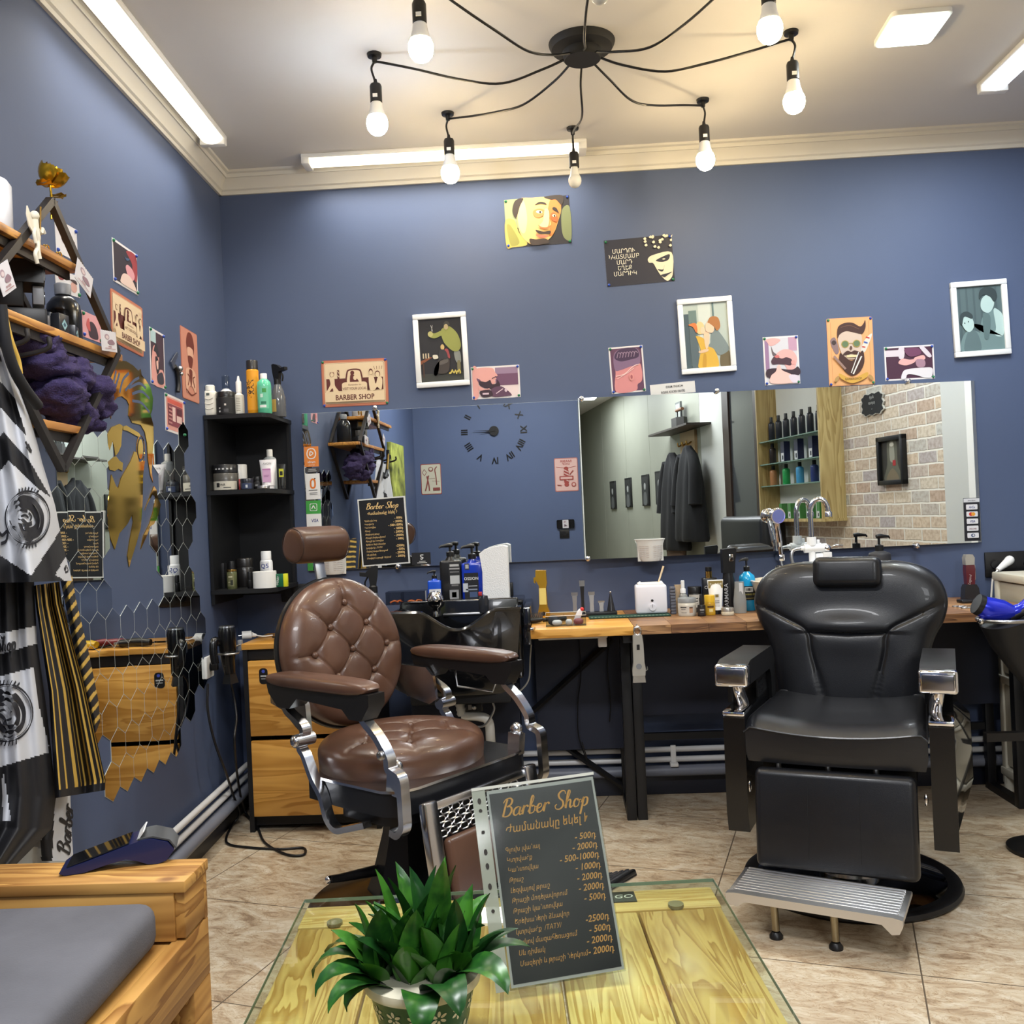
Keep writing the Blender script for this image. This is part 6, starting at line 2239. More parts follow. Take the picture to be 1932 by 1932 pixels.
# --- top of the corner shelf
t = item('powder_bottle', 'white powder bottle with ridged sides, leftmost on top of the corner shelf', at_shelf(398, 774, 3.99, ZT), cat='bottle', group=CS)
MB().cushion((0, 0, .055), (.029, .022, .056), cm((226, 222, 210)), 3, 24, 12, 6).build('bottle_body', t, angle=60)
MB().lathe([(.02, .108), (.02, .13), (.016, .134), (0, .134)], cm((230, 228, 218)), 20).build('cap', t)
flat_label(t, -.010, .004, .088, .098, -.0215, (90, 100, 96))
rb = MB()
for z in (.035, .056, .077):
    rb.tube(catmull([(-.018, -.0205, z), (0, -.0228, z - .006), (.018, -.0205, z)], 4), .0018, cm((212, 208, 196)), 5)
rb.build('grip_ridges', t)
t = item('spray_can', 'white spray bottle with a clear cap and blue oval, behind the black tub', at_shelf(428, 772, 4.12, ZT), cat='bottle', group=CS)
rbot(t, .025, .19, cm((230, 230, 230)), glass('clear cap', (226, 230, 232), .1), .055, .017)
band(t, .025, .078, .108, (40, 48, 140), -130, -50, 'balea', ts=.5)
t = item('hair_mask_tub', 'squat black tub with a wide lid on top of the corner shelf', at_shelf(428, 774, 3.99, ZT), cat='tub', group=CS)
jar(t, .042, .100, BLACK, cm((20, 20, 22)), .22)
band(t, .042, .005, .074, (26, 26, 29), -160, -20, marks=[(-.5, -.3, .1, .2, (200, 200, 200)), (-.5, -.3, .3, .4, (170, 170, 170)), (.1, .28, .5, .62, (210, 205, 200)), (.05, .5, .1, .3, (70, 70, 74))])
t = item('pump_bottle', 'slim white bottle with a pointed nozzle, left of the orange can', at_shelf(452, 773, 4.0, ZT), cat='bottle', group=CS)
rbot(t, .0215, .145, cm((226, 226, 220)), WHITE, .048, .012, sh=.25)
MB().lathe([(.012, .14), (.007, .15), (.004, .168), (0, .169)], WHITE, 14).build('nozzle', t)
band(t, .0215, .01, .085, (220, 218, 206), -130, -20, marks=[(-.3, .5, .1 * k, .1 * k + .03, (140, 136, 124)) for k in range(1, 9)])
t = item('spray_can', 'tall orange NISH MAN can with a black cap', at_shelf(479, 772, 4.02, ZT), cat='can', group=CS)
rbot(t, .0255, .235, cm((236, 162, 36)), cm((38, 36, 36)), .038, .0245, sh=.03, nr=.9)
band(t, .0255, .02, .19, (236, 162, 36), -165, -15, marks=[(-.1, 0, .3, .34, (60, 40, 30))])
b = MB()
for s, x in (('NISH', -.007), ('MAN', .010)):
    m_ = b.mark()
    b.text(s, 0, 0, .030, ink((36, 30, 26)), 0, bold=.03, rot=pi / 2)
    for i in range(m_, len(b.v)):
        xx, _, z = b.v[i]
        q = -pi / 2 + (xx + x) / .0255
        b.v[i] = (.0266 * cos(q), .0266 * sin(q), z + (.112 if s == 'NISH' else .118))
b.build('lettering', t)
t = item('tonic_bottle', 'clear green tonic bottle with a white cap, right of the orange can', at_shelf(500, 773, 3.99, ZT), cat='bottle', group=CS)
rbot(t, .030, .172, mat('green liquid', (92, 186, 150), .12, coat=.3), cm((232, 232, 230)), .022, .014, sh=.2)
band(t, .030, .02, .115, (110, 198, 162), -120, -40, marks=[(-.4, .5, .05, .16, (226, 232, 228)), (-.2, .5, .2, .32, (40, 120, 90)), (.0, .55, .72, .9, (60, 150, 70)), (-.3, .1, .5, .66, (200, 230, 214))])
t = item('spray_bottle', 'clear spray bottle with a black trigger at the right end of the corner shelf top', at_shelf(526, 780, 4.13, ZT), R(150), CS, 'bottle')
trigger(t, .033, .235, mat('smoky clear bottle', (120, 122, 126), .1, trans=.5), BLACK)
band(t, .0335, .02, .075, (200, 170, 90), 20, 120)
# --- middle bay
t = item('wax_tub', 'big tub with a black lid and white label in the middle bay', at_shelf(427, 915, 4.0, ZM), cat='tub', group=CS)
jar(t, .052, .112, cm((72, 70, 66)), cm((24, 24, 26)), .32)
band(t, .052, .004, .040, (206, 202, 188), -165, -15, 'HAIR', (50, 50, 50), .34, .6, marks=[(-.5, -.2, .3, .8, (40, 40, 42)), (.1, .7, .2, .3, (90, 90, 88))])
band(t, .0515, .088, .096, (30, 30, 32), -160, -20, marks=[(-.6 + .32 * k, -.42 + .32 * k, .1, .9, (200, 200, 200)) for k in range(5)])
t = item('cream_tub', 'white and red cream tub standing behind the wax tub', at_shelf(452, 912, 4.13, ZM), cat='tub', group=CS)
jar(t, .035, .118, cm((176, 40, 44)), cm((222, 222, 220)), .55)
t = item('styling_jar', 'small dark jar with a blue band, front of the middle bay', at_shelf(466, 915, 3.99, ZM), cat='jar', group=CS)
jar(t, .028, .048, cm((30, 34, 44)), cm((26, 30, 40)), .35)
band(t, .028, .004, .028, (48, 60, 92), -120, -30, marks=[(.1, .4, .2, .7, (200, 204, 210))])
t = item('styling_jar', 'little black jar between the dark jar and the pink tube', at_shelf(487, 914, 4.06, ZM), cat='jar', group=CS)
jar(t, .021, .058, BLACK, cm((28, 28, 30)), .3)
band(t, .021, .012, .034, (60, 60, 62), -120, -50, marks=[(-.3, .3, .3, .5, (180, 180, 180))])
t = item('cream_tin', 'flat silver tin lying under the pink tube', at_shelf(497, 916, 3.955, ZM), cat='tin', group=CS)
jar(t, .026, .013, STEEL, STEEL, .4)
t = item('tonic_bottle', 'grey bottle with a pale cap at the back of the middle bay', at_shelf(511, 912, 4.12, ZM), cat='bottle', group=CS)
rbot(t, .028, .178, cm((150, 156, 158)), cm((220, 220, 214)), .03, .013, sh=.12)
t = item('cream_tube', 'white AVON tube with a pink panel in the middle bay', at_shelf(507, 913, 4.035, ZM), cat='tube', group=CS)
tube_pack(t, .074, .128, cm((228, 226, 228)), cm((222, 220, 222)))
flat_label(t, -.018, .018, .030, .088, -.024, (222, 176, 214), [(.0, 1, .9, 1.0, (206, 130, 190)), (.15, .8, .5, .53, (150, 90, 140)), (.15, .7, .4, .43, (150, 90, 140))])
b = MB()
b.text('AVON', 0, .106, .013, ink((120, 120, 124)), -.0135)
b.build('lettering', t)
t = item('cream_tube', 'small black and yellow tube at the right end of the middle bay', at_shelf(533, 916, 4.03, ZM), cat='tube', group=CS)
tube_pack(t, .036, .105, cm((26, 28, 26)), cm((24, 24, 24)))
flat_label(t, -.010, .010, .05, .085, -.0105, (206, 206, 60), [(.2, .8, .2, .7, (30, 30, 30))])
# --- bottom bay
t = item('carton', 'narrow black carton at the left of the bottom bay', at_shelf(418, 1100, 4.05, ZB), cat='box', group=CS)
MB().box(-.02, .02, -.02, .02, 0, .11, cm((24, 24, 26)), .002).build('box_body', t)
t = item('oil_bottle', 'amber green dropper bottle with a gold collar in the bottom bay', at_shelf(438, 1098, 3.99, ZB), cat='bottle', group=CS)
rbot(t, .021, .118, cm((92, 96, 64), .15), BLACK, .04, .013, sh=.1)
MB().lathe([(.0205, .074), (.0215, .078), (.0205, .083)], BRASS, 20).build('collar', t)
band(t, .021, .012, .066, (112, 112, 78), -130, -50, marks=[(-.4, .4, .7, .8, (210, 206, 170)), (-.5, .5, .3, .36, (190, 188, 150)), (.0, .5, .1, .5, (40, 42, 30))])
t = item('hair_mask_tub', 'dark tub with a pump in the shade of the bottom bay', at_shelf(463, 1100, 4.1, ZB), cat='tub', group=CS)
jar(t, .038, .125, cm((24, 22, 22)), cm((28, 26, 26)), .3)
t = item('shaving_tube', 'small black upright tube in front of the dark tub', at_shelf(472, 1103, 3.98, ZB), cat='tube', group=CS)
rbot(t, .011, .07, BLACK, BLACK, .03, .010)
t = item('paper_roll', 'white paper roll standing on end in the bottom bay', at_shelf(500, 1100, 3.99, ZB), cat='paper roll', group=CS)
MB().lathe([(.012, 0), (.049, 0), (.049, .069), (.012, .069), (.012, 0)], mat('white paper', (224, 224, 222), .8), 32).build('paper', t, angle=40)
t = item('powder_bottle', 'white bottle with blue swirl lettering behind the paper roll', at_shelf(504, 1098, 4.085, ZB), cat='bottle', group=CS)
rbot(t, .027, .152, cm((226, 228, 232)), cm((226, 228, 230)), .035, .022, sh=.12, nr=.8)
band(t, .027, .07, .108, (226, 228, 232), -130, -50, 'Q5', (40, 60, 140), .7, .5)
t = item('blade_box', 'small green and yellow DERBY box at the right end of the bottom bay', at_shelf(531, 1100, 4.0, ZB), cat='box', group=CS)
MB().box(-.027, .012, -.012, .012, 0, .055, cm((22, 92, 62)), .001).box(.012, .027, -.012, .012, 0, .055, cm((212, 214, 40)), .001).build('box_body', t)
b = MB()
b.text('DERBY', -.008, .026, .013, ink((226, 230, 226)), -.0128, bold=.01, rot=R(80))
b.build('lettering', t)

# ------------------------------------------------------------------ on the basin ledge
LZ = .9185
LG_ = 'bottles on the ledge of the black basin'
t = item('pump_bottle', 'small blue pump bottle with a white label, left on the basin ledge', at_shelf(821, 1126, 4.13, LZ), 0, LG_, 'bottle')
pump(t, .029, .135, mat('blue bottle', (26, 76, 190), .25, coat=.2), BLACK, True, .02, .102, 200)
flat_label(t, -.022, .029, .008, .054, -.0205, (226, 228, 232), [(.5, .9, .5, .56, (90, 100, 130))])
t = item('pump_bottle', 'tall black square pump bottle on the basin ledge', at_shelf(853, 1126, 4.16, LZ), 0, LG_, 'bottle')
pump(t, .0465, .245, mat('black bottle', (26, 26, 28), .3), BLACK, True, .034, .195, 200)
flat_label(t, -.006, .044, .004, .168, -.0345, (34, 34, 37), [(.1, .9, .88, .94, (190, 190, 190)), (.05, .95, .80, .84, (160, 160, 162)), (.1, .9, .72, .75, (120, 120, 124)), (.1, .92, .42, .64, (196, 198, 200)), (.2, .8, .36, .40, (120, 120, 122)), (0, .8, .02, .26, (150, 152, 156)), (.2, .6, .06, .2, (50, 50, 54))])
t = item('pump_bottle', 'blue OSSION pump bottle with a black label on the basin ledge', at_shelf(894, 1125, 4.15, LZ), 0, LG_, 'bottle')
BLU = mat('deep blue bottle', (20, 52, 168), .18, coat=.3)
pump(t, .047, .238, BLU, BLACK, True, .032, .180, 200)
flat_label(t, -.036, .026, .0, .118, -.0325, (20, 22, 30), [(.1, .9, .36, .41, (140, 150, 170)), (.35, .9, .1, .3, (70, 90, 130)), (-.1, .25, .3, .62, (196, 204, 214)), (.3, .9, .5, .53, (180, 186, 196))], 'OSSION', (235, 238, 240), .15, .74, sx=1.0)
flat_label(t, -.032, -.012, .132, .16, -.0325, (40, 48, 66), [(.2, .35, .2, .8, (220, 222, 226)), (.45, .6, .2, .8, (220, 222, 226)), (.7, .85, .2, .8, (220, 222, 226))])
TOW = mat('white paper towel', (224, 226, 228), .9, bump=.5, bscale=180)
t = item('towel_stack', 'tall stack of white paper towels on the right of the basin ledge', at_shelf(935, 1123, 4.15, LZ), 0, None, 'paper towels')
tb = MB()
out_ = [(-.052, 0), (.062, 0), (.062, .225), (.045, .232), (.0, .226), (-.04, .216), (-.061, .2), (-.056, .17), (-.05, .12)]
tb.prism(out_, -.045, .05, TOW)
tb.build('folded_towels', t, angle=30)
t = item('organizer_tray', 'clear smoky tray with orange clips on the left of the basin ledge', at_shelf(768, 1136, 4.06, LZ), 0, None, 'tray')
SM = glass('smoky acrylic', (222, 223, 225), .08)
MB().box(-.085, .085, -.04, .04, 0, .003, SM).box(-.085, .085, -.04, -.038, 0, .055, SM).box(-.085, .085, .038, .04, 0, .055, SM).box(-.085, -.083, -.04, .04, 0, .055, SM).box(.083, .085, -.04, .04, 0, .055, SM).box(-.02, -.018, -.04, .04, 0, .05, SM).build('tray_body', t)
for i, (x, y, a) in enumerate(((-.055, 0, .3), (-.035, .01, -.5), (.02, -.01, .2), (.05, .01, .9))):
    tag(MB().tube(catmull([(-.018, 0, 0), (0, .004, .006), (.018, 0, 0)], 4), [.004] * 9, cm((226, 120, 60)), 6).build('hair_clip', loc=(t.location.x + x, t.location.y + y, LZ + .0075), rotz=a),
        ('orange hair clip at the left of the smoky tray', 'orange hair clip crossing another in the smoky tray', 'orange hair clip in the middle of the smoky tray', 'orange hair clip at the right of the smoky tray')[i], 'hair clip', 'orange clips in the smoky tray')
t = item('spray_bottle', 'black and steel spray bottle with a trigger behind the brown chair', at_shelf(706, 1150, 4.02, .7905), R(8), None, 'bottle')
trigger(t, .04, .30, STEEL, BLACK)
t = item('charger_box', 'black charging box at the right back of the basin ledge', at_shelf(958, 1110, 4.24, LZ), 0, None, 'charger')
MB().box(.0, .024, -.01, .02, 0, .06, BLACK, .003).build('box_body', t)

# ------------------------------------------------------------------ on the pine and patchwork desks
DG = 'things on the desks'


def dz(px, py, z=DZ + .0006):
    return at_z(px, py, z)


# gold clipper standing on a brush
t = item('hair_clipper', 'gold hair clipper standing upright with a clear grip on the pine desk', dz(1027, 1166), R(-5), 'hair clippers in the shop', 'hair clipper')
cl = MB()
cl.prism([(-.030, .0), (.022, .0), (.026, .02), (.016, .055), (.014, .13), (.018, .15), (.016, .205), (-.028, .207), (-.030, .165), (-.016, .14), (-.018, .055)], -.016, .016, GOLD)
cl.build('clipper_body', t, angle=40)
MB().prism([(-.0165, .06), (.0145, .06), (.0135, .13), (-.0155, .13)], -.0175, -.016, mat('amber clear grip', (226, 206, 120), .15, coat=.3)).build('grip', t)
MB().prism([(-.031, .15), (-.038, .155), (-.038, .175), (-.030, .178)], -.012, .012, GOLD).build('taper_lever', t)
MB().lathe([(0, -.003), (.009, -.003), (.009, 0), (0, 0)], BLACK, 14).xf(Matrix.Translation((.0, -.0165, .02)) @ Matrix.Rotation(R(90), 4, 'X')).build('power_button', t)
t = item('hair_brush', 'black round-bristled brush lying by the gold clipper', dz(1006, 1176), R(10), None, 'brush')
bb = MB().cushion((0, 0, .014), (.045, .022, .012), BLACK, 2.4, 24, 10, 2.4)
bb.tube([(.04, 0, .012), (.09, .004, .011), (.14, .006, .012)], [.009, .008, .01], BLACK, 10)
bb.build('handle', t, angle=60)
br = MB()
for k in range(11):
    for j in (-1, 0, 1):
        x = -.038 + .0075 * k
        br.tube([(x, .012 * j, .022), (x * 1.12, .020 * j, .044)], .0011, mat('grey bristle', (70, 72, 76), .5), 4)
b_ = br.build('bristles', t)
b_['kind'] = 'stuff'
t = item('sectioning_clip', 'small steel clip hanging over the desk edge beside the brush', dz(1005, 1188, DZ + .002), R(80), None, 'hair clip')
MB().prism([(-.02, 0), (.02, 0), (.024, .006), (0, .009), (-.02, .006)], -.006, .006, STEEL).build('clip_body', t)
t = item('clear_box', 'low clear plastic box holding white bits on the pine desk', dz(1068, 1180), 0, None, 'box')
cb_ = MB()
for x0, x1, y0, y1, z1 in ((-.08, .08, -.03, -.0285, .042), (-.08, .08, .0285, .03, .05), (-.08, -.0785, -.03, .03, .048), (.0785, .08, -.03, .03, .048), (-.008, -.0065, -.03, .03, .042)):
    cb_.box(x0, x1, y0, y1, 0, z1, CLEAR)
cb_.box(-.08, .08, -.03, .03, 0, .0015, CLEAR)
cb_.tube([(-.08, -.03, .042), (.08, -.03, .042), (.08, .03, .05), (-.08, .03, .05)], .0012, OFFW, 5, True)
cb_.build('box_body', t)
L0 = t.location
for i, (x, y, z, sx, sy, sz, c, lab) in enumerate(((-.035, -.005, .012, .02, .014, .011, (222, 222, 220), 'white cotton pad in the left half of the clear box'), (.012, -.008, .013, .014, .012, .012, (216, 214, 210), 'white crumpled tissue in the middle of the clear box'),
                                                  (.05, -.004, .014, .02, .013, .013, (150, 84, 84), 'dark red guard comb in the right half of the clear box'), (-.05, .014, .02, .022, .006, .02, (60, 60, 64), 'black comb attachment at the back of the clear box'))):
    tag(MB().cushion((0, 0, 0), (sx, sy, sz), cm(c), 3, 16, 8, 2.6).build('attachment', loc=(L0.x + x, L0.y + y, L0.z + z + .001)), lab, 'attachment', 'bits in the clear box')
tag(MB().cushion((0, 0, .03), (.012, .006, .036), cm((226, 222, 222)), 3, 14, 10, 2.6).ball((0.004, 0, .066), .008, cm((206, 40, 44)), 10).xf(Matrix.Rotation(R(24), 4, 'Y')).build('neck_duster', loc=(L0.x + .036, L0.y + .01, L0.z + .003)), 'white trimmer with a red tip leaning in the clear box', 'trimmer')
# trimmer dock
t = item('charging_dock', 'low black charging dock for trimmers behind the clear box', dz(1138, 1162), 0, None, 'charging dock')
MB().box(-.105, .06, -.02, .022, 0, .02, BLACK, .004).build('dock_body', t)
L0 = t.location
for i, (px, h_, m_, lab) in enumerate(((1085, .085, GREY, 'short grey trimmer at the left of the charging dock'), (1100, .135, BLACK, 'tall black trimmer standing in the charging dock'), (1117, .085, mat('silver plastic', (170, 176, 184), .3, .6), 'silver trimmer with a wide head in the charging dock'), (1135, .045, mat('silver plastic', (170, 176, 184), .3, .6), 'small silver foil head on the charging dock'))):
    p = at_y(px, 1150, L0.y)
    k = item('trimmer', lab, (p.x, L0.y, L0.z + .0205), 0, 'trimmers on the charging dock', 'trimmer')
    wd = .011 if i != 1 else .009
    MB().prism([(-wd * .8, 0), (wd * .8, 0), (wd * .7, h_ * .4), (wd * .95, h_ * .82), (-wd * .95, h_ * .82), (-wd * .7, h_ * .4)], -.009, .009, m_).build('trimmer_body', k, angle=30)
    MB().prism([(-wd * 1.2, h_ * .82), (wd * 1.2, h_ * .82), (wd * 1.3, h_), (-wd * 1.3, h_)], -.005, .005, STEEL).build('blade_head', k)
k = item('spray_nozzle', 'black cone nozzle standing at the right of the charging dock', (at_y(1153, 1150, L0.y).x, L0.y, L0.z + .0205), 0, None, 'nozzle')
MB().lathe([(0, 0), (.018, 0), (.016, .012), (.007, .06), (.003, .075), (0, .076)], mat('smoky black', (36, 36, 40), .2), 20).ball((0, 0, .08), .005, STEEL, 8).build('nozzle_body', k, angle=50)
gmat = mat('green barber mat', (22, 58, 46), .7)
t = item('work_mat', 'dark green rubber mat under the wax heater', dz(1190, 1164, DZ), R(1), None, 'mat')
mt_ = MB().box(-.175, .165, -.035, .06, .0006, .006, gmat, .002)
for k in range(22):
    mt_.box(-.168 + .015 * k, -.16 + .015 * k, -.033, -.026, .006, .0075, mat('pale mat stripe', (120, 140, 120), .7))
mt_.build('mat_body', t)
t = item('wax_heater', 'square white wax heater with a round dial on the green mat', dz(1229, 1156, DZ + .0065), R(-2), None, 'wax heater')
MB().box(-.066, .066, -.045, .045, 0, .122, mat('white heater plastic', (222, 222, 230), .35), .010, 3).box(-.055, .055, -.036, .036, .118, .130, WHITE, .005).ball((-.045, -.01, .128), .008, WHITE, 10).ball((.045, -.01, .128), .008, WHITE, 10).build('housing', t, angle=40)
MB().cyl((.003, -.045, .028), (.003, -.054, .028), .014, mat('white dial', (214, 214, 222), .4), 20).box(.002, .004, -.0555, -.053, .028, .041, GREY).build('dial', t)
MB().cyl((.003, -.0445, .056), (.003, -.047, .056), .0055, BLACK, 14).build('indicator', t)
L0 = t.location
tag(MB().tube([(0, 0, 0), (.030, 0, .085)], [.0035, .0042], mat('pale wood stick', (222, 200, 164), .6), 8).build('wax_stick', loc=(L0.x + .03, L0.y, L0.z + .112)), 'wooden spatula stick standing in the wax heater', 'wax stick')
t = item('guard_stack', 'stack of grey clipper guards beside the wax heater', dz(1270, 1158), 0, None, 'guard stack')
g_ = MB()
for k in range(9):
    g_.box(-.010, .012, -.02, .02, .013 * k, .013 * k + .0115, mat('grey guard', (88, 90, 100), .4), .002)
g_.build('guards', t)
t = item('small_carton', 'small beige carton behind the grey clipper guards', at_shelf(1281, 1155, 4.09, DZ), 0, None, 'box')
MB().box(-.014, .016, -.015, .015, 0, .12, cm((176, 152, 122))).build('box_body', t)
DGB = 'bottles on the patchwork desk'
t = item('spray_bottle', 'little clear spray bottle with a white nozzle behind the grey jar', at_shelf(1290, 1150, 4.07, DZ), 0, DGB, 'bottle')
rbot(t, .018, .105, mat('clear grey bottle', (170, 172, 170), .1, trans=.4), cm((232, 232, 232)), .018, .012, sh=.2)
MB().lathe([(.008, .104), (.008, .138), (.006, .14), (0, .14)], WHITE, 12).build('nozzle', t)
t = item('cream_jar', 'clear jar with a grey lid and a printed face on the patchwork desk', dz(1297, 1161), 0, DGB, 'jar')
jar(t, .038, .074, mat('frosted jar', (198, 194, 180), .25), cm((132, 136, 138)), .26)
band(t, .038, .006, .044, (206, 202, 192), -160, -20, marks=[(-.9, -.2, .75, .86, (60, 60, 60)), (-.8, -.3, .55, .62, (120, 120, 118)), (.1, .5, .2, .8, (190, 150, 120)), (.1, .5, .7, .85, (60, 44, 36)), (-.8, -.2, .2, .26, (120, 120, 118))])
t = item('powder_tub', 'black tub with a pale label behind the grey jar', at_shelf(1312, 1150, 4.12, DZ), 0, DGB, 'tub')
jar(t, .030, .108, cm((28, 28, 30)), cm((24, 24, 26)), .25)
band(t, .030, .02, .075, (205, 200, 190), -150, -30, 'E', (20, 20, 22), .7, .5)
t = item('oil_bottle', 'small black dropper bottle in front of the yellow jar', dz(1324, 1162), 0, DGB, 'bottle')
rbot(t, .0165, .075, cm((26, 26, 28)), BLACK, .026, .008, sh=.15)
MB().lathe([(.006, .073), (.006, .085), (.003, .09), (0, .091)], BLACK, 10).build('dropper', t)
band(t, .0165, .006, .036, (36, 36, 38), -130, -50, marks=[(-.5, .5, .6, .75, (170, 170, 170)), (-.4, .4, .3, .38, (120, 120, 120))])
t = item('cream_jar', 'yellow honey jar with a yellow lid on the patchwork desk', dz(1340, 1160), 0, DGB, 'jar')
jar(t, .022, .082, cm((196, 150, 34), .2), cm((214, 172, 44)), .36)
band(t, .022, .006, .048, (206, 160, 40), -150, -30, marks=[(-.6, .6, .6, .8, (90, 60, 20)), (-.3, .4, .2, .5, (240, 220, 150))])
t = item('pump_bottle', 'black pump bottle with a gold collar behind the white and gold tube', at_shelf(1340, 1150, 4.10, DZ), 0, DGB, 'bottle')
MB().box(-.030, .032, -.022, .022, 0, .145, mat('black bottle', (26, 26, 28), .3), .006).build('bottle_body', t)
MB().lathe([(.014, .145), (.014, .172), (0, .172)], BRASS, 18).build('collar', t)
MB().lathe([(.008, .172), (.014, .174), (.014, .19), (0, .19)], BLACK, 18).build('pump', t)
b = MB()
b.tube(ell(-.016, .105, .006, .006, 14) and [V((x, -.0228, z)) for x, z in ell(-.016, .105, .006, .006, 14)], .0012, ink((200, 200, 200)), 4, True)
b.build('label', t)
t = item('cream_tube', 'white and gold PEEL OFF tube standing on its cap', dz(1352, 1158), 0, DGB, 'tube')
tube_pack(t, .066, .142, cm((228, 228, 226)), BLACK)
flat_label(t, -.030, .030, .108, .138, -.006, (142, 124, 66), (), 'Peel Off', (232, 226, 206), .5, .35, sx=1.0)
flat_label(t, -.010, .012, .035, .085, -.022, (228, 228, 226), [(.2, .8, .72, .95, (130, 116, 70)), (.1, .9, .4, .44, (90, 90, 90)), (.1, .9, .25, .29, (90, 90, 90))])
t = item('mist_bottle', 'tall black continuous spray bottle with a silver button', at_shelf(1377, 1146, 4.06, DZ), R(6), DGB, 'bottle')
MB().lathe([(0, 0), (.026, 0), (.027, .004), (.027, .13), (.024, .15), (.023, .165), (0, .165)], mat('black bottle', (26, 26, 28), .3), 24).build('bottle_body', t, angle=50)
MB().prism([(-.026, .165), (.024, .165), (.028, .22), (.034, .262), (.030, .270), (-.026, .266), (-.026, .22)], -.018, .018, BLACK).build('spray_head', t, angle=40)
MB().box(.0, .018, -.0215, -.018, .215, .245, CHROME, .004).build('trigger_button', t)
b = MB()
b.text('MARMARA', -.012, .065, .024, ink((190, 190, 194)), -.0278, bold=.005, rot=pi / 2)
b.build('lettering', t)
t = item('cream_tin', 'low round metal tin with a cream rim on the patchwork desk', dz(1373, 1160), 0, DGB, 'tin')
jar(t, .026, .030, cm((206, 196, 172)), mat('satin tin lid', (190, 186, 178), .3, .7), .5)
t = item('foam_cup', 'tall clear plastic bottle beside the blue gel', dz(1397, 1156), 0, DGB, 'bottle')
MB().lathe([(0, 0), (.026, 0), (.027, .05), (.020, .105), (.019, .13), (0, .13)], mat('clear grey bottle', (170, 172, 170), .1, trans=.4), 22).build('bottle_body', t, angle=50)
MB().box(-.005, .010, -.0215, -.019, .07, .125, ink((216, 216, 218))).build('label', t)
t = item('pump_bottle', 'clear pump bottle of bright blue shaving gel with a black label', dz(1412, 1151), 0, DGB, 'bottle')
pump(t, .0345, .222, mat('bright blue gel', (30, 152, 206), .12, coat=.4), BLACK, False, None, .168, 205)
band(t, .0346, .045, .105, (26, 28, 28), -165, -15, 'SHAVING GEL', (190, 180, 90), .16, .42, marks=[(-.5, .5, .6, .92, (222, 224, 220)), (-.42, .42, .66, .86, (40, 42, 42)), (-.6, .6, .12, .16, (150, 140, 70))])
# silver clipper hung on the desk post
p = at_y(1204, 1225, DF - .02)
t = item('hair_clipper', 'chrome hair clipper hanging head down from the post between the desks', (p.x, DF - .008, p.z), 0, 'hair clippers in the shop', 'hair clipper')
SIL = mat('silver clipper shell', (176, 174, 168), .32, .55)
MB().prism([(-.018, .055), (.016, .055), (.020, .02), (.021, -.05), (.025, -.075), (.022, -.10), (-.026, -.10), (-.026, -.075), (-.021, -.05), (-.020, .02)], -.026, .002, SIL).build('clipper_body', t, angle=40)
MB().prism([(-.023, -.10), (.021, -.10), (.024, -.128), (-.026, -.128)], -.016, -.004, STEEL).cyl((-.001, -.0275, -.064), (-.001, -.025, -.064), .011, GREY, 18).box(-.006, .005, -.0275, -.025, .0, .02, BLACK).build('blade_head', t)
MB().tube([V((x, -.012, z + .07)) for x, z in ell(0, 0, .013, .016, 16)], .004, CHROME, 8, True).cyl((0, -.012, .09), (0, .004, .09), .004, CHROME, 8).build('hang_loop', t, angle=60)
MB().tube([(.022, -.015, -.085), (.032, -.015, -.08), (.033, -.015, -.066)], .003, CHROME, 6).build('taper_lever', t)
# black clipper with a red body in a wall cradle on the far right
p = at_y(1830, 1100, 4.17)
t = item('hair_clipper', 'dark red and silver clipper standing in a charger on the right of the desk', (p.x, 4.17, DZ), 0, 'hair clippers in the shop', 'hair clipper')
MB().prism([(-.034, 0), (.034, 0), (.028, .05), (.018, .066), (-.022, .066), (-.030, .05)], -.022, .022, mat('smoky black', (36, 36, 40), .2)).build('charger', t)
MB().prism([(-.018, .058), (.014, .058), (.019, .13), (.015, .155), (-.019, .155), (-.021, .13)], -.016, .016, mat('dark red shell', (84, 22, 34), .25, coat=.3)).build('clipper_body', t, angle=40)
MB().prism([(-.021, .15), (.016, .15), (.018, .18), (.010, .194), (-.016, .194), (-.022, .18)], -.017, .017, SIL).box(.013, .021, -.014, .014, .085, .15, SIL, .003).build('blade_head', t)
b = MB()
b.script('hero', -.003, .10, .02, ink((220, 200, 200)), -.0168, .1, R(80)) if False else b.text('Legend', -.002, .085, .015, ink((206, 186, 186)), -.0166, shear=.3, rot=R(80))
b.build('lettering', t)

# ------------------------------------------------------------------ sink, taps and water heater
p = at_y(1466, 1140, 4.05)
t = thing('sink', 'cream washbasin bowl on the patchwork desk behind the black chair', 'sink', (p.x + .07, 4.05, DZ))
CREAM = mat('cream ceramic', (206, 196, 176), .2, coat=.3)
MB().lathe([(0, .0), (.10, .0), (.13, .02), (.162, .09), (.172, .12), (.176, .127), (.170, .131), (.160, .126), (.12, .05), (0, .03)], CREAM, 48, sy=.95).build('bowl', t, angle=60)
t = thing('hand_shower', 'chrome hand shower with a blue-grey face on a wall bracket', 'hand shower', tuple(at_y(1466, 973, 4.18)))
hs2 = MB().lathe([(.0, -.012), (.033, -.012), (.036, -.006), (.034, .006), (.022, .02), (0, .024)], CHROME, 26)
hs2.xf(Matrix.Rotation(R(-82), 4, 'X') @ Matrix.Rotation(R(-14), 4, 'Y'))
hs2.tube(catmull([(0, .01, -.025), (.004, .02, -.06), (.012, .03, -.12), (.018, .035, -.185)], 5), [.012] * 6 + [.0135] * 5 + [.011] * 5, CHROME, 12)
hs2.build('shower_body', t, angle=60)
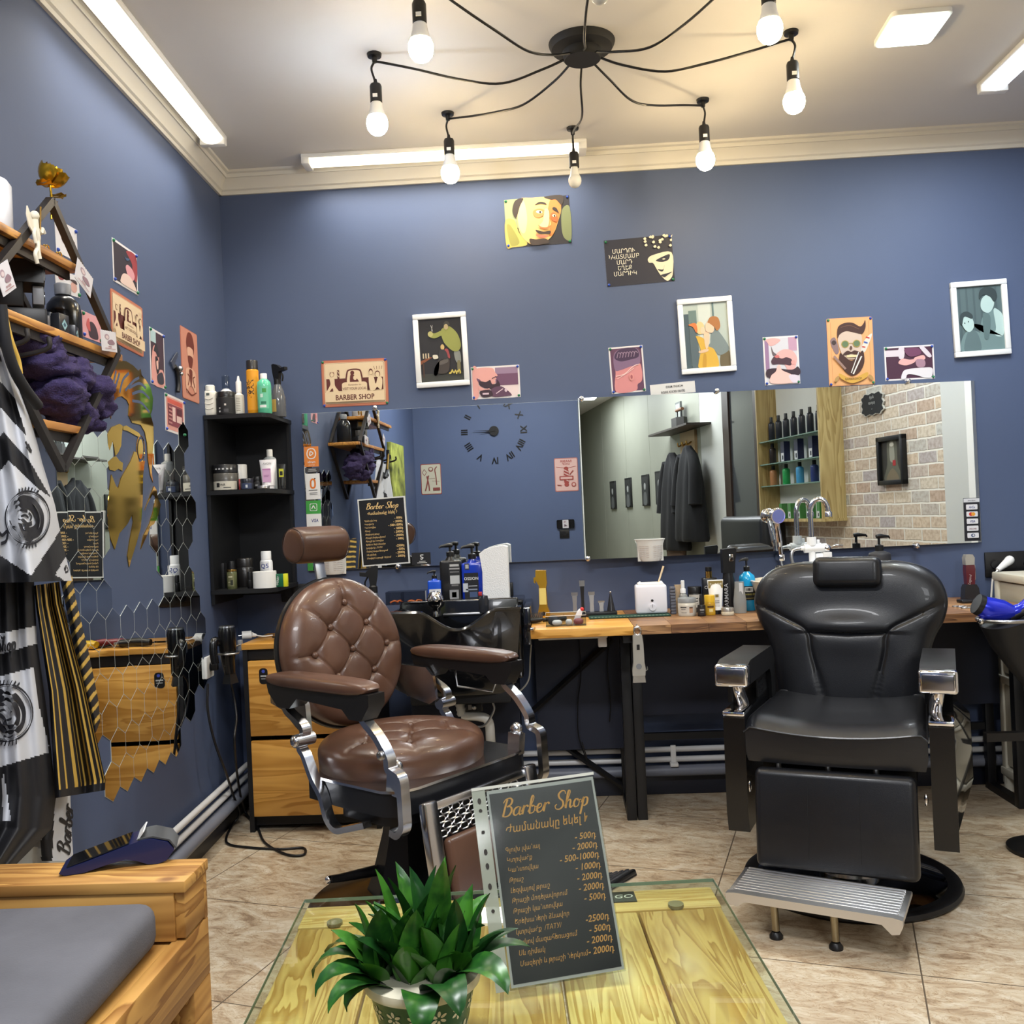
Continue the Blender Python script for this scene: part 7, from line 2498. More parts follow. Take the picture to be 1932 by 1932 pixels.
MB().lathe([(0, -.0135), (.028, -.0135), (.029, -.0115), (0, -.0115)], mat('shower face', (104, 112, 170), .5, bump=.5, bscale=500), 26).xf(Matrix.Rotation(R(-82), 4, 'X') @ Matrix.Rotation(R(-14), 4, 'Y')).build('spray_face', t)
MB().box(.005, .032, .02, .115, -.20, -.17, CHROME, .006).cyl((.018, .10, -.235), (.018, .118, -.235), .014, CHROME, 16).build('wall_bracket', t)
MB().tube(catmull([(.018, .035, -.18), (.02, .032, -.22), (.05, .02, -.26), (.11, .0, -.285), (.17, -.02, -.27), (.22, 0, -.22)], 6), .0065, STEEL, 8).build('hose', t, angle=60)
p = at_y(1552, 1070, 4.15)
t = thing('water_heater_tap', 'white instant water heater with a tall chrome swan-neck spout', 'water heater tap', (p.x, 4.15, p.z - .01))
WHT_ = mat('white heater body', (232, 234, 236), .25)
MB().box(-.085, .075, -.04, .05, -.03, .035, WHT_, .012, 3).cyl((-.042, 0, .03), (-.042, 0, .085), .014, WHT_, 18).box(-.03, .035, -.02, .03, .028, .07, WHT_, .006).box(.0, .036, -.024, .02, .035, .075, mat('white print block', (214, 214, 214), .4), .002).cyl((-.075, 0, .093), (.02, 0, .093), .019, WHT_, 18).cyl((-.042, 0, .105), (-.042, 0, .142), .02, WHT_, 18).cyl((-.09, 0, .095), (-.07, 0, .095), .010, WHT_, 14).box(-.02, -.008, -.006, .006, .10, .13, WHT_, .003).ball((.02, -.01, .092), .016, CHROME, 12).build('heater_body', t, angle=40)
sp = [(-.042, 0, .14), (-.042, 0, .22), (-.040, 0, .265), (-.02, -.005, .30), (.010, -.012, .30), (.026, -.016, .27), (.030, -.018, .24)]
MB().tube(catmull(sp, 6), .0105, CHROME, 14).lathe([(.0115, .228), (.0145, .226), (.015, .245), (.0115, .25)], CHROME, 16, (.030, -.018, 0)).build('spout', t, angle=60)
MB().tube(catmull([(-.085, 0, .095), (-.125, -.004, .085), (-.13, -.008, .04), (-.095, -.012, -.02), (-.05, -.02, -.06)], 6), .0075, STEEL, 8).build('hose', t, angle=60)
MB().tube(catmull([(.03, 0, .09), (.06, 0, .10), (.09, .0, .098)], 5), [.006] * 11, CHROME, 8).build('side_tap', t, angle=60)
t = item('soap_dispenser', 'matte black round soap dispenser seen over the black chair back', at_shelf(1660, 1060, 4.13, .97), 0, None, 'soap dispenser')
pump(t, .046, .155, mat('matte black bottle', (38, 38, 42), .6), BLACK, False, None, .09, 8)
sh_ = thing('small_shelf', 'narrow dark ledge carrying the soap dispenser behind the black chair', 'shelf', (t.location.x, 4.13, .97))
MB().box(-.07, .12, -.05, .165, -.022, -.0006, MATTB, .003).build('board', sh_)

# ------------------------------------------------------------------ right edge: storage trolley, dryer holder, sockets
TXL = 1.885
tr_ = thing('storage_trolley', 'tall beige plastic storage trolley at the right edge', 'storage trolley', (TXL, 3.66, 0))
CRM2 = mat('beige trolley plastic', (206, 202, 186), .4)
PAN = mat('frosted drawer front', (184, 178, 160), .35)
TH_ = at_y(1862, 1078, 4.25).z
for y in (.0, .515):
    MB().box(0, .03, y, y + .035, 0.03, TH_, CRM2, .004).box(.36, .39, y, y + .035, .03, TH_, CRM2, .004).build('upright', tr_)
for z in (.10, .50, .78, TH_):
    MB().box(-.006, .396, -.006, .556, z - .035, z, CRM2, .006).build('shelf_frame', tr_)
for z0, z1 in ((.11, .46), (.51, .74), (.79, TH_ - .04)):
    MB().box(.008, .38, .03, .52, z0, z1, PAN, .006).build('drawer', tr_)
for y in (.02, .53):
    MB().cyl((.02, y, .0), (.02, y, .07), .022, CRM2, 14).build('foot', tr_)
PF = at_y(1895, 1060, 4.293)
t = thing('socket_panel', 'black four-way socket panel on the back wall at the right edge', 'socket', (PF.x, YB, PF.z - .01))
MB().box(-.085, .30, -.012, 0, -.055, .055, BLACK, .004).build('plate', t)
for k in range(4):
    b = MB().lathe([(.024, -.004), (.024, 0), (.018, 0), (.017, .006), (0, .006)], mat('socket black', (22, 22, 25), .35), 22)
    b.xf(Matrix.Translation((-.045 + .071 * k, -.0125, 0)) @ Matrix.Rotation(R(90), 4, 'X'))
    b.build('socket', t)
pl_ = thing('mains_plug', 'white mains plug and lead in the black socket panel', 'plug', (PF.x - .02, YB - .03, PF.z - .012))
MB().tube([(.034, .008, .018), (.02, -.005, .012), (-.03, -.02, -.02)], [.02, .018, .010], WHITE, 14).ball((.036, .008, .02), .02, WHITE, 12).build('plug_body', pl_, angle=60)
MB().tube(catmull([(-.03, -.02, -.02), (-.055, -.03, -.05), (-.065, -.03, -.12), (-.068, -.02, -.19)], 6), .0045, WHITE, 8).build('lead', pl_, angle=60)
# hair dryer holder: a ring with a dark cone on a black arm
p = at_y(1895, 1168, 3.45)
hd_ = thing('dryer_holder', 'black conical hair dryer holder with a steel ring at the right edge', 'dryer holder', (p.x, 3.45, p.z))
MB().tube([V((.088 * cos(2 * pi * k / 36), .088 * sin(2 * pi * k / 36), 0)) for k in range(36)], .007, STEEL, 8, True).ball((-.09, -.02, 0), .014, CHROME, 12).ball((.05, -.075, .01), .014, CHROME, 12).build('ring', hd_, angle=60)
MB().tube([(0, 0, -.004), (.02, .01, -.08), (.06, .02, -.17), (.10, .02, -.24)], [.084, .066, .042, .03], mat('black holder cone', (22, 22, 24), .5), 24).build('cone', hd_, angle=60)
MB().tube([(.10, .02, -.22), (.12, .02, -.36), (.12, .02, -.44), (.12, .02, -p.z + .02)], .014, BLACK, 10).box(-.08, .25, .0, .03, -.435, -.405, BLACK).lathe([(0, 0), (.13, 0), (.13, .012), (0, .016)], BLACK, 28, (.12, .02, -p.z)).build('stand', hd_, angle=40)
dr_ = thing('hair_dryer', 'bright blue and black hair dryer resting in the steel ring', 'hair dryer', (p.x - .01, 3.44, p.z + .018), R(-10))
DBL = mat('metallic blue', (34, 48, 200), .2, .35, coat=.4)
MB().tube([(-.075, -.01, .035), (-.055, -.008, .024), (.0, 0, .012), (.035, 0, .008)], [.036, .042, .040, .024], DBL, 24).build('barrel', dr_, angle=60)
MB().tube([(-.088, -.012, .042), (-.072, -.01, .034)], [.037, .039], BLACK, 24).build('nozzle_ring', dr_, angle=60)
MB().tube(catmull([(.015, 0, .0), (.06, .0, .02), (.11, 0, .06), (.17, 0, .095)], 5), [.022] * 5 + [.019] * 6 + [.02] * 5, DBL, 16).tube(catmull([(.02, -.006, -.012), (.06, -.006, .008), (.11, -.006, .047), (.17, -.006, .082)], 5), .016, BLACK, 12).build('handle', dr_, angle=60)
# papers and tools at the desk's right end
for i, (px, py, a, m_, lab) in enumerate(((1822, 1145, .2, STEEL, 'steel scissors lying at the right end of the desk'), (1838, 1148, -.4, STEEL, 'second pair of steel scissors, nearer the dryer, on the desk'))):
    q = dz(px, py)
    s = thing('scissors', lab, 'scissors', (q.x, q.y, DZ + .004), a, 'scissors at the right end of the desk')
    MB().prism([(0, -.002), (.07, 0), (0, .003)], -.003, .001, m_).prism([(0, -.003), (.068, .004), (0, .002)], .001, .004, m_).build('blade', s)
    for sg_2 in (-1, 1):
        MB().tube([V((-.035 + .012 * cos(q2), sg_2 * .014 + .010 * sin(q2), 0)) for q2 in [2 * pi * k / 16 for k in range(16)]], .002, m_, 6, True).tube([(0, 0, 0), (-.024, sg_2 * .010, 0)], .002, m_, 6).build('finger_ring', s, angle=60)
q = dz(1846, 1137)
tag(MB().box(-.05, .05, -.03, .03, 0, .012, BLACK, .003).build('tool_case', loc=(q.x - .02, q.y + .02, DZ + .0006)), 'flat black tool case at the right end of the desk', 'case')

# ------------------------------------------------------------------ left: hanging hair dryer, plug, cables on the drawers
p = at_left(410, 1225, .12)
t = thing('hair_dryer', 'black hair dryer hanging nozzle down from a rail on the drawer cabinet', 'hair dryer', (-1.355, 3.80, at_y(412, 1225, 3.80).z), R(20))
MB().tube([(0, 0, .09), (0, 0, .07), (0, 0, .0), (.0, 0, -.05), (.005, 0, -.10)], [.030, .036, .034, .027, .022], GLOSSB, 20).build('barrel', t, angle=60)
MB().tube([(.005, 0, -.098), (.006, 0, -.14)], [.022, .032], BLACK, 4).build('nozzle', t)
MB().lathe([(.031, .088), (.03, .094), (0, .092)], STEEL, 20).build('air_intake', t)
MB().tube(catmull([(-.03, -.01, .03), (-.05, -.03, .04), (-.055, -.04, .0), (-.05, -.045, -.05)], 4), [.016] * 13, GLOSSB, 12).build('handle', t, angle=60)
rl_ = thing('dryer_rail', 'steel rail bracket holding the black dryer beside the drawers', 'bracket', (-1.337, 3.93, at_y(412, 1228, 3.80).z))
a = V(t.location) - V(rl_.location)
MB().tube(catmull([(-.002, .0, .01), (-.02, -.05, 0), (a.x + .045, a.y, -.01), (a.x + .01, a.y - .045, -.01), (a.x - .04, a.y - .02, -.01)], 5), .004, STEEL, 8).box(-.018, -.0005, -.012, .012, -.02, .025, GREY, .003).build('rail', rl_, angle=60)
q = [at_left(385, 1255, .02)]
so = thing('mains_socket', 'white socket on the left wall behind the hanging dryer', 'socket', tuple(at_left(391, 1258)), RZL)
MB().box(-.045, .045, -.014, 0, -.045, .045, WHITE, .005).build('plate', so)
MB().cyl((0, -.0145, 0), (0, -.013, 0), .02, GREY, 20).box(-.012, .012, -.045, -.0145, -.016, .016, BLACK, .005).build('plug', so)
pts = [at_left(392, 1290, .06), at_left(392, 1340, .06), at_left(405, 1400, .08), at_left(425, 1455, .10), at_z(440, 1500, .16), at_z(452, 1535, .05), at_z(436, 1560, .006), at_z(428, 1590, .005), at_z(470, 1599, .005), at_z(530, 1602, .005), at_z(572, 1600, .005), at_z(572, 1613, .005), at_z(540, 1612, .005), at_z(500, 1590, .005), at_z(485, 1560, .012), at_z(462, 1530, .03), at_z(450, 1480, .20), at_left(442, 1400, .12), at_left(446, 1350, .11), at_left(436, 1290, .09), at_left(425, 1255, .10)]
tag(MB().tube(catmull(pts, 7), .0052, BLACK, 8).build('dryer_cable', angle=60), 'long black dryer cable looping down onto the floor by the drawers', 'cable')
CZ = .7905
q = at_z(470, 1197, CZ + .02)
t = thing('mains_plug', 'white round mains plug lying on the drawer cabinet', 'plug', (q.x, q.y, CZ + .018), R(20))
MB().cyl((-.03, 0, 0), (.01, 0, 0), .018, WHITE, 20).cyl((.01, 0, 0), (.03, .005, -.005), .012, WHITE, 14, .006).cyl((-.0305, 0, 0), (-.029, 0, 0), .014, GREY, 16).build('plug_body', t, angle=50)
MB().cyl((-.045, .006, 0), (-.03, .006, 0), .0022, STEEL, 8).cyl((-.045, -.006, 0), (-.03, -.006, 0), .0022, STEEL, 8).build('prongs', t)
MB().tube(catmull([(.03, .005, -.005), (.06, .01, -.012), (.1, .03, -.013)], 5), .003, WHITE, 8).build('lead', t, angle=60)
pts = [(-1.25 + .03 * k + .02 * math.sin(k * 2.1), 4.02 + .05 * math.cos(k * 1.7), CZ + .006 + .006 * (k % 3)) for k in range(14)]
tag(MB().tube(catmull(pts, 5), .004, BLACK, 6).build('cable', angle=60), 'tangled black cable lying on top of the drawer cabinet', 'cable')
for i, (x, y, a, c, lab) in enumerate(((-1.12, 3.98, .2, (26, 26, 28), 'black hair clipper lying on the drawer cabinet'), (-1.0, 4.02, -.3, (120, 36, 40), 'dark red hair clipper lying on the drawer cabinet'), (-.9, 4.0, .5, (206, 168, 40), 'yellow and black trimmer lying on the drawer cabinet'))):
    k = thing('hair_clipper', lab, 'hair clipper', (x, y, CZ + .018), a, 'clippers lying on the drawer cabinet')
    MB().tube([(-.07, 0, 0), (-.03, 0, .002), (.03, 0, .002), (.06, 0, 0)], [.014, .018, .017, .016], cm(c), 14).build('clipper_body', k, angle=60)
    MB().box(.058, .082, -.018, .018, -.008, .008, STEEL, .002).build('blade_head', k)
q = at_y(562, 1118, YB)
so = thing('mains_socket', 'black double socket on the back wall beside the brown chair', 'socket', (q.x, YB, q.z))
MB().box(-.075, .075, -.012, 0, -.04, .04, BLACK, .005).build('plate', so)
for sx in (-1, 1):
    MB().lathe([(.022, -.002), (.022, 0), (.017, 0), (.016, .005), (0, .005)], mat('socket black', (22, 22, 25), .35), 20).xf(Matrix.Translation((sx * .036, -.0125, 0)) @ Matrix.Rotation(R(90), 4, 'X')).build('socket', so)

# ------------------------------------------------------------------ diamond wall shelf on the left
FO = .20
ap, rc, bt = at_left(95, 378, FO), at_left(221, 676, FO), at_left(118, 886, FO)
ls = lambda p: (p - LW0).dot(LWD)
s0, sr, sb_ = ls(ap), ls(rc), ls(bt)
sm = (s0 + sb_) / 2
za, zc, zb_ = ap.z, rc.z + .015, bt.z
hw = sr - sm
ds = thing('diamond_shelf', 'diamond-shaped black metal wall shelf with honey wood boards', 'shelf', tuple(LW0 + LWD * sm), RZL)
METS = mat('dark shelf metal', (52, 48, 46), .4, .4)
for y in (-FO, -.012):
    fb = MB()
    cor = [(0, za), (hw, zc), (0, zb_), (-hw, zc)]
    for k in range(4):
        a, b_ = cor[k], cor[(k + 1) % 4]
        d_ = V((b_[0] - a[0], 0, b_[1] - a[1])).normalized()
        n_ = V((d_.z, 0, -d_.x))
        q = [V((a[0], 0, a[1])) + n_ * .009, V((b_[0], 0, b_[1])) + n_ * .009, V((b_[0], 0, b_[1])) - n_ * .009, V((a[0], 0, a[1])) - n_ * .009]
        fb.prism([(v.x, v.z) for v in q], y - .009, y + .009, METS)
    fb.build('frame', ds)
PB_ = wood('honey shelf board', (150, 96, 44), (206, 148, 70), 'X', 1.4, .45, .1)
zt_ = at_left(130, 492, FO).z
zl_ = zb_ + .115
hwz = lambda z: hw * ((za - z) / (za - zc) if z > zc else (z - zb_) / (zc - zb_))
for z, x0, x1 in ((zt_, -.62, hwz(zt_) - .01), (zc, -hw + .01, hw + .03), (zl_, -hwz(zl_) + .01, hwz(zl_) - .01)):
    MB().box(x0, x1, -FO - .004, -.003, z - .02, z, PB_, .003).box(x0 + .02, x1 - .02, -FO + .012, -FO + .022, z - .042, z - .02, METS).build('board', ds)


def lw(s, off, z):
    p = LW0 + LWD * (sm + s) + LWN * off
    return (p.x, p.y, z)


def l_at(px, py, off):
    p = at_left(px, py, off)
    return ls(p) - sm, p.z


SGR = 'things on the diamond wall shelf'
# golden rose
x_, z_ = l_at(95, 372, .17)
ro = thing('golden_rose', 'gold foil rose standing at the peak of the diamond shelf', 'rose', lw(x_, .17, za + .005), RZL)
GF_ = mat('gold foil', (206, 160, 44), .22, .9)
st = MB().tube(catmull([(0, 0, -.03), (.006, 0, .02), (.002, 0, .06), (.012, 0, .10)], 4), .003, GF_, 6)
st.build('stem', ro, angle=60)
zz = l_at(100, 335, .17)[1] - za
rr_ = random.Random(2)
for k in range(11):
    a = k * 2.4
    rad = .008 + .0032 * k
    n = 7
    b = MB()
    vs, fs = [], []
    for i in range(n):
        for j in range(n):
            u, v = -1 + 2 * i / (n - 1), j / (n - 1)
            ph = -1.3 + v * (2.55 - .09 * k)
            rk = .012 + .0022 * k
            th = a + u * 1.15
            fl = 1 + .16 * v ** 4 + .06 * math.sin(u * 9 + k) * v
            r_ = rk * cos(ph) * fl
            h_ = rk * sin(ph) + .004 * v * cos(u * 6 + k)
            vs.append((r_ * cos(th), r_ * sin(th), h_))
    for i in range(n - 1):
        for j in range(n - 1):
            p = i * n + j
            fs.append((p, p + n, p + n + 1, p + 1))
    b.add(vs, fs, GF_)
    b.xf(Matrix.Translation((.016, 0, zz + .004)) @ Matrix.Rotation(R(30), 4, 'X') @ Matrix.Scale(1.05, 4))
    b.build('petal', ro, angle=70)
for (x, z, a) in ((-.03, .045, 2.6), (.04, .04, .4), (.0, .0, 1.2)):
    b = MB()
    vs, fs = [], []
    for i in range(7):
        t_ = i / 6
        w_ = .022 * math.sin(pi * min(1, .1 + t_ * .92))
        c_ = V((x + cos(a) * .05 * t_ - .02 * cos(a), 0, z + .02 * sin(a) * t_ - .006 * t_))
        for u in (-1, 0, 1):
            vs.append((c_.x - sin(a) * u * w_ * .4, c_.y - u * w_, c_.z + cos(a) * 0 + abs(u) * .006 * (1 if i % 2 else .2)))
    for i in range(6):
        for j in range(2):
            p = i * 3 + j
            fs.append((p, p + 1, p + 4, p + 3))
    b.add(vs, fs, GF_).build('leaf', ro, angle=30)
# little cupid ornament clipped to the frame
x_, z_ = l_at(68, 436, FO + .02)
cu = thing('angel_ornament', 'white openwork angel ornament hung on the left bar of the diamond shelf', 'ornament', lw(x_, FO + .012, z_), RZL)
IV = mat('ivory ornament', (216, 208, 188), .45)
oc_ = MB().ball((-.004, -.008, .035), .011, IV, 12).tube(catmull([(-.004, -.008, .026), (.0, -.008, .0), (.006, -.008, -.02), (.004, -.008, -.04), (.01, -.008, -.062)], 4), [.008] * 8 + [.006] * 9, IV, 8)
oc_.tube(catmull([(0, -.008, .012), (.018, -.01, .0), (.03, -.008, .014), (.04, -.008, .006)], 4), .0045, IV, 6).tube(catmull([(0, -.008, .01), (-.014, -.01, -.008), (-.008, -.01, -.03)], 4), .0042, IV, 6)
oc_.prism([(-.006, .018), (-.03, .05), (-.034, .03), (-.026, .005), (-.012, -.004)], -.006, -.003, IV).tube(catmull([(.004, -.008, -.04), (-.008, -.008, -.055), (.0, -.008, -.075)], 4), .005, IV, 6)
oc_.build('figure', cu, angle=60)
MB().tube([(.026, -.008, .065), (.012, -.008, -.05)], .0022, BRASS, 6).build('staff', cu, angle=60)
# white canister on the upper board (left end)
x_, z_ = l_at(-28, 410, .10)
t = item('canister', 'white lidded canister on the left end of the upper shelf board', lw(x_, .10, zt_ + .001), 0, SGR, 'canister')
MB().lathe([(0, 0), (.056, 0), (.058, .004), (.058, .128), (.05, .14), (.024, .146), (.022, .165), (.012, .175), (0, .176)], mat('white canister', (212, 214, 220), .35), 32).build('canister_body', t, angle=40)
# gold trinkets on the upper board
for i, (px, py, lab) in enumerate(((88, 462, 'gold filigree trinket at the left of the upper board gap'), (112, 472, 'gold filigree trinket near the right bar of the upper board'))):
    x_, z_ = l_at(px, py, .15)
    b = MB()
    for k in range(5):
        a = k * 1.256
        b.tube([V((.012 * cos(a) + .009 * cos(q), 0, .016 + .010 * sin(a) + .009 * sin(q))) for q in [2 * pi * j / 12 for j in range(12)]], .0018, GF_, 5, True)
    tag(b.build('trinket', loc=lw(x_, .15, zt_ + .006), rotz=RZL, angle=60), lab, 'ornament', 'gold trinkets on the upper board')
# instant camera on the middle board
x_, z_ = l_at(52, 570, .12)
t = item('instant_camera', 'black folding instant camera on the middle shelf board', lw(x_, .11, zc + .001), RZL + R(28), SGR, 'camera')
CB = mat('camera black', (24, 24, 26), .45)
MB().box(-.055, .06, -.05, .06, 0, .05, CB, .006).box(-.06, .05, .0, .06, .05, .125, CB, .006).build('camera_body', t)
MB().prism([(-.062, .11), (.056, .11), (.060, .165), (-.058, .165)], -.045, .058, CB).build('flash_housing', t)
MB().box(-.05, .052, -.048, -.044, .118, .158, mat('grey camera trim', (92, 90, 88), .4)).box(-.045, -.0, -.0495, -.047, .125, .15, mat('dark flash', (34, 34, 38), .2)).box(.012, .046, -.0495, -.047, .125, .152, mat('amber flash', (150, 120, 56), .3)).build('flash_panel', t)
MB().cyl((-.005, -.02, .085), (-.005, -.046, .085), .024, GREY, 24).cyl((-.005, -.045, .085), (-.005, -.048, .085), .016, mat('lens glass', (14, 16, 24), .05, coat=.6), 20).box(-.045, -.028, -.044, -.02, .06, .105, GREY, .002).box(.024, .048, -.044, -.02, .06, .1, mat('grey camera trim', (92, 90, 88), .4), .002).build('lens', t)
MB().box(-.05, .055, -.056, -.049, .006, .034, mat('grey camera trim', (92, 90, 88), .4), .003).build('film_door', t)
# bottle and little display boxes on the middle board
x_, z_ = l_at(124, 600, .09)
t = item('tonic_bottle', 'round-shouldered black bottle with a grey cap on the middle board', lw(x_, .085, zc + .001), RZL, SGR, 'bottle')
MB().lathe([(0, 0), (.044, 0), (.046, .005), (.046, .10), (.042, .125), (.03, .142), (.018, .15), (.018, .155), (0, .155)], mat('black gloss bottle', (26, 27, 30), .2), 30).build('bottle_body', t, angle=50)
MB().lathe([(.021, .152), (.022, .18), (.018, .184), (0, .184)], GREY, 20).build('cap', t, angle=50)
for i, (px, off, h_, lab) in enumerate(((108, .155, .060, 'small black gift box leaning behind the others on the middle board'), (128, .185, .055, 'small black gift box with a pale diamond mark, front of the middle board'), (150, .17, .045, 'small black gift box with a pale diamond mark, right on the middle board'))):
    x_, z_ = l_at(px, 610, off)
    t = item('gift_box', lab, lw(x_, off - .02, zc + .001), RZL + R((8, -6, 14)[i]), 'gift boxes on the middle board', 'box')
    MB().box(-.022, .022, -.012, .012, 0, h_, cm((30, 32, 38)), .002).build('box_body', t)
    MB().prism([(0, h_ * .25), (.012, h_ * .5), (0, h_ * .75), (-.012, h_ * .5)], -.0128, -.012, ink((150, 190, 196))).prism([(0, h_ * .38), (.006, h_ * .5), (0, h_ * .62), (-.006, h_ * .5)], -.0132, -.0128, ink((50, 80, 100))).build('label', t)
# postage-stamp style cards on the shelf bars
for cor, off, lab in ((((146, 488), (177, 526), (168, 562), (140, 520)), FO + .014, 'stamp-edged card clipped slantwise on the right bar of the diamond shelf'), (((189, 620), (218, 628), (220, 664), (192, 662)), FO + .02, 'stamp-edged card on the right corner of the diamond shelf'), (((-8, 500), (15, 492), (28, 540), (2, 566)), FO + .02, 'stamp-edged card on the left bar of the diamond shelf')):
    f = lambda a: at_left(a[0], a[1], off)
    TL, TR, BR, BL = (f(a) for a in cor)
    c = (TL + TR + BR + BL) / 4
    u = ((TR - TL) + (BR - BL)) / 2
    v = ((TL - BL) + (TR - BR)) / 2
    roll = math.atan2(u.z, u.dot(LWD))
    b = MB()
    W_, H_ = u.length, v.length
    tooth = []
    nT = 9
    for k in range(nT):
        tooth += [(-W_ / 2 + W_ * k / nT, H_ / 2), (-W_ / 2 + W_ * (k + .5) / nT, H_ / 2 - .002)]
    tooth += [(W_ / 2, H_ / 2)]
    b.prism([(W_ / 2, -H_ / 2), (-W_ / 2, -H_ / 2)] + tooth, -.0012, 0, ink((226, 222, 226)))
    art_stamp(Art(b, W_ * .86, H_ * .86, -.0012))
    tag(b.build('stamp_card', M=Matrix.Translation(c) @ Matrix.Rotation(RZL, 4, 'Z') @ Matrix.Rotation(-roll, 4, 'Y')), lab, 'card', 'stamp-edged cards on the diamond shelf')

# purple towels stuffed under the middle board
from mathutils import noise as mn
TWL = mat('purple terry', (58, 48, 88), .95, noise=.25, nscale=120, bump=1.0, bscale=260)


def towel(label, lumps, seed):
    b = MB()
    for (px, py, off, rx, ry, rz_t) in lumps:
        s_, z_ = l_at(px, py, off)
        n1, n2 = 56, 32
        vs, fs = [], []
        for j in range(n2 + 1):
            ph = -pi / 2 + pi * j / n2
            for i in range(n1):
                th = 2 * pi * i / n1
                d = V((cos(ph) * cos(th), cos(ph) * sin(th), sin(ph)))
                k = 1 + .34 * mn.noise(d * 1.7 + V((seed, px * .1, 0))) + .16 * abs(mn.noise(d * 4.2 + V((0, seed, py * .1)))) + .05 * mn.noise(d * 11)
                vs.append((s_ + d.x * rx * k, -off + d.y * ry * k, z_ + d.z * rz_t * k))
        for j in range(n2):
            for i in range(n1):
                i2 = (i + 1) % n1
                fs.append((j * n1 + i, j * n1 + i2, (j + 1) * n1 + i2, (j + 1) * n1 + i))
        b.add(vs, fs, TWL)
    p = LW0 + LWD * sm
    return tag(b.build('towel', loc=tuple(p), rotz=RZL, angle=80), label, 'towel', 'purple towels under the middle board')


towel('purple terry towel folded upper left under the middle shelf board', [(58, 652, .13, .075, .07, .04), (84, 690, .14, .08, .075, .045), (40, 640, .13, .05, .06, .03)], 1.3)
towel('purple terry towel bunched right of centre under the shelf board', [(122, 708, .15, .075, .075, .045), (160, 738, .15, .08, .07, .05), (172, 770, .14, .055, .06, .04)], 5.1)
towel('purple terry towel hanging lowest between the shelf bars', [(112, 745, .16, .07, .07, .05), (134, 782, .15, .065, .06, .042), (160, 800, .13, .035, .05, .025)], 9.7)

# ------------------------------------------------------------------ barber capes hanging on the left wall
BLK_ = mat('black cape cloth', (26, 26, 30), .6, bump=.15, bscale=40)
WHC = mat('white cape cloth', (196, 198, 204), .6, bump=.15, bscale=40)
GRC = mat('grey cape cloth', (120, 122, 126), .6, bump=.15, bscale=40)
YLC = mat('gold cape stripe', (196, 160, 72), .6)


def cloth(parent, name, top, bot, L_, R_, off, paint, step=2.6, back=None):
    """hanging cloth: spans sight lines from L_(t) to R_(t); off(a,t) = distance from the wall; paint(px,py,a,t) = material"""
    nt_ = max(4, int((bot - top) / step))
    wmax = max(R_(t / 10) - L_(t / 10) for t in range(11))
    na = max(4, int(wmax / step))
    vs, fm, fs = [], [], []
    for j in range(nt_ + 1):
        t = j / nt_
        py0 = top + (bot - top) * t
        for i in range(na + 1):
            a = i / na
            px = L_(t) + (R_(t) - L_(t)) * a
            py = py0 + TILT[0] * (px - L_(t))
            vs.append(at_left(px, py, off(a, t)))
    b = MB()
    groups = {}
    for j in range(nt_):
        for i in range(na):
            t, a = (j + .5) / nt_, (i + .5) / na
            px = L_(t) + (R_(t) - L_(t)) * a
            py = top + (bot - top) * t + TILT[0] * (px - L_(t))
            m = paint(px, py, a, t)
            if m is None:
                continue
            k = j * (na + 1) + i
            groups.setdefault(m, []).append((k, k + na + 1, k + na + 2, k + 1))
    base = 0
    for m, f in groups.items():
        b.f += [list(x) for x in f]
        b.mi += [b.mid(m)] * len(f)
    b.v = [tuple(p) for p in vs]
    return b.build(name, parent, angle=70)


TILT = [0.0]


def lerp_pts(pts):
    def f(t):
        for (t0, x0), (t1, x1) in zip(pts[:-1], pts[1:]):
            if t <= t1:
                return x0 + (x1 - x0) * (t - t0) / (t1 - t0)
        return pts[-1][1]
    return f


def on_cloth(b, pts, m, offf, wd, e=.004):
    """ink stroke lying on the cloth, given as sight lines"""
    P = [at_left(x, y, offf(x, y) + e) for x, y in pts]
    vs, fs = [], []
    for i in range(len(P)):
        d = (P[min(i + 1, len(P) - 1)] - P[max(0, i - 1)])
        if d.length < 1e-9:
            d = V((0, 0, 1))
        nn = d.normalized().cross(LWN) * wd / 2
        vs += [P[i] - nn, P[i] + nn]
    for i in range(len(P) - 1):
        fs.append((2 * i, 2 * i + 1, 2 * i + 3, 2 * i + 2))
    b.add(vs, fs, m)


def script_px(b, word, x, y, h, m, offf, wd, rot=0.0, sx=.55):
    cx = 0
    for chh in word:
        if chh == ' ':
            cx += .3
            continue
        adv, strokes = GL[chh]
        for st in strokes:
            pts = []
            for p in catmull([(a[0], a[1], 0) for a in st], 5):
                u, v = (cx + p.x + .25 * p.y) * h * sx, p.y * h
                pts.append((x + u * cos(rot) - v * sin(rot), y - u * sin(rot) - v * cos(rot)))
            on_cloth(b, pts, m, offf, wd)
        cx += adv


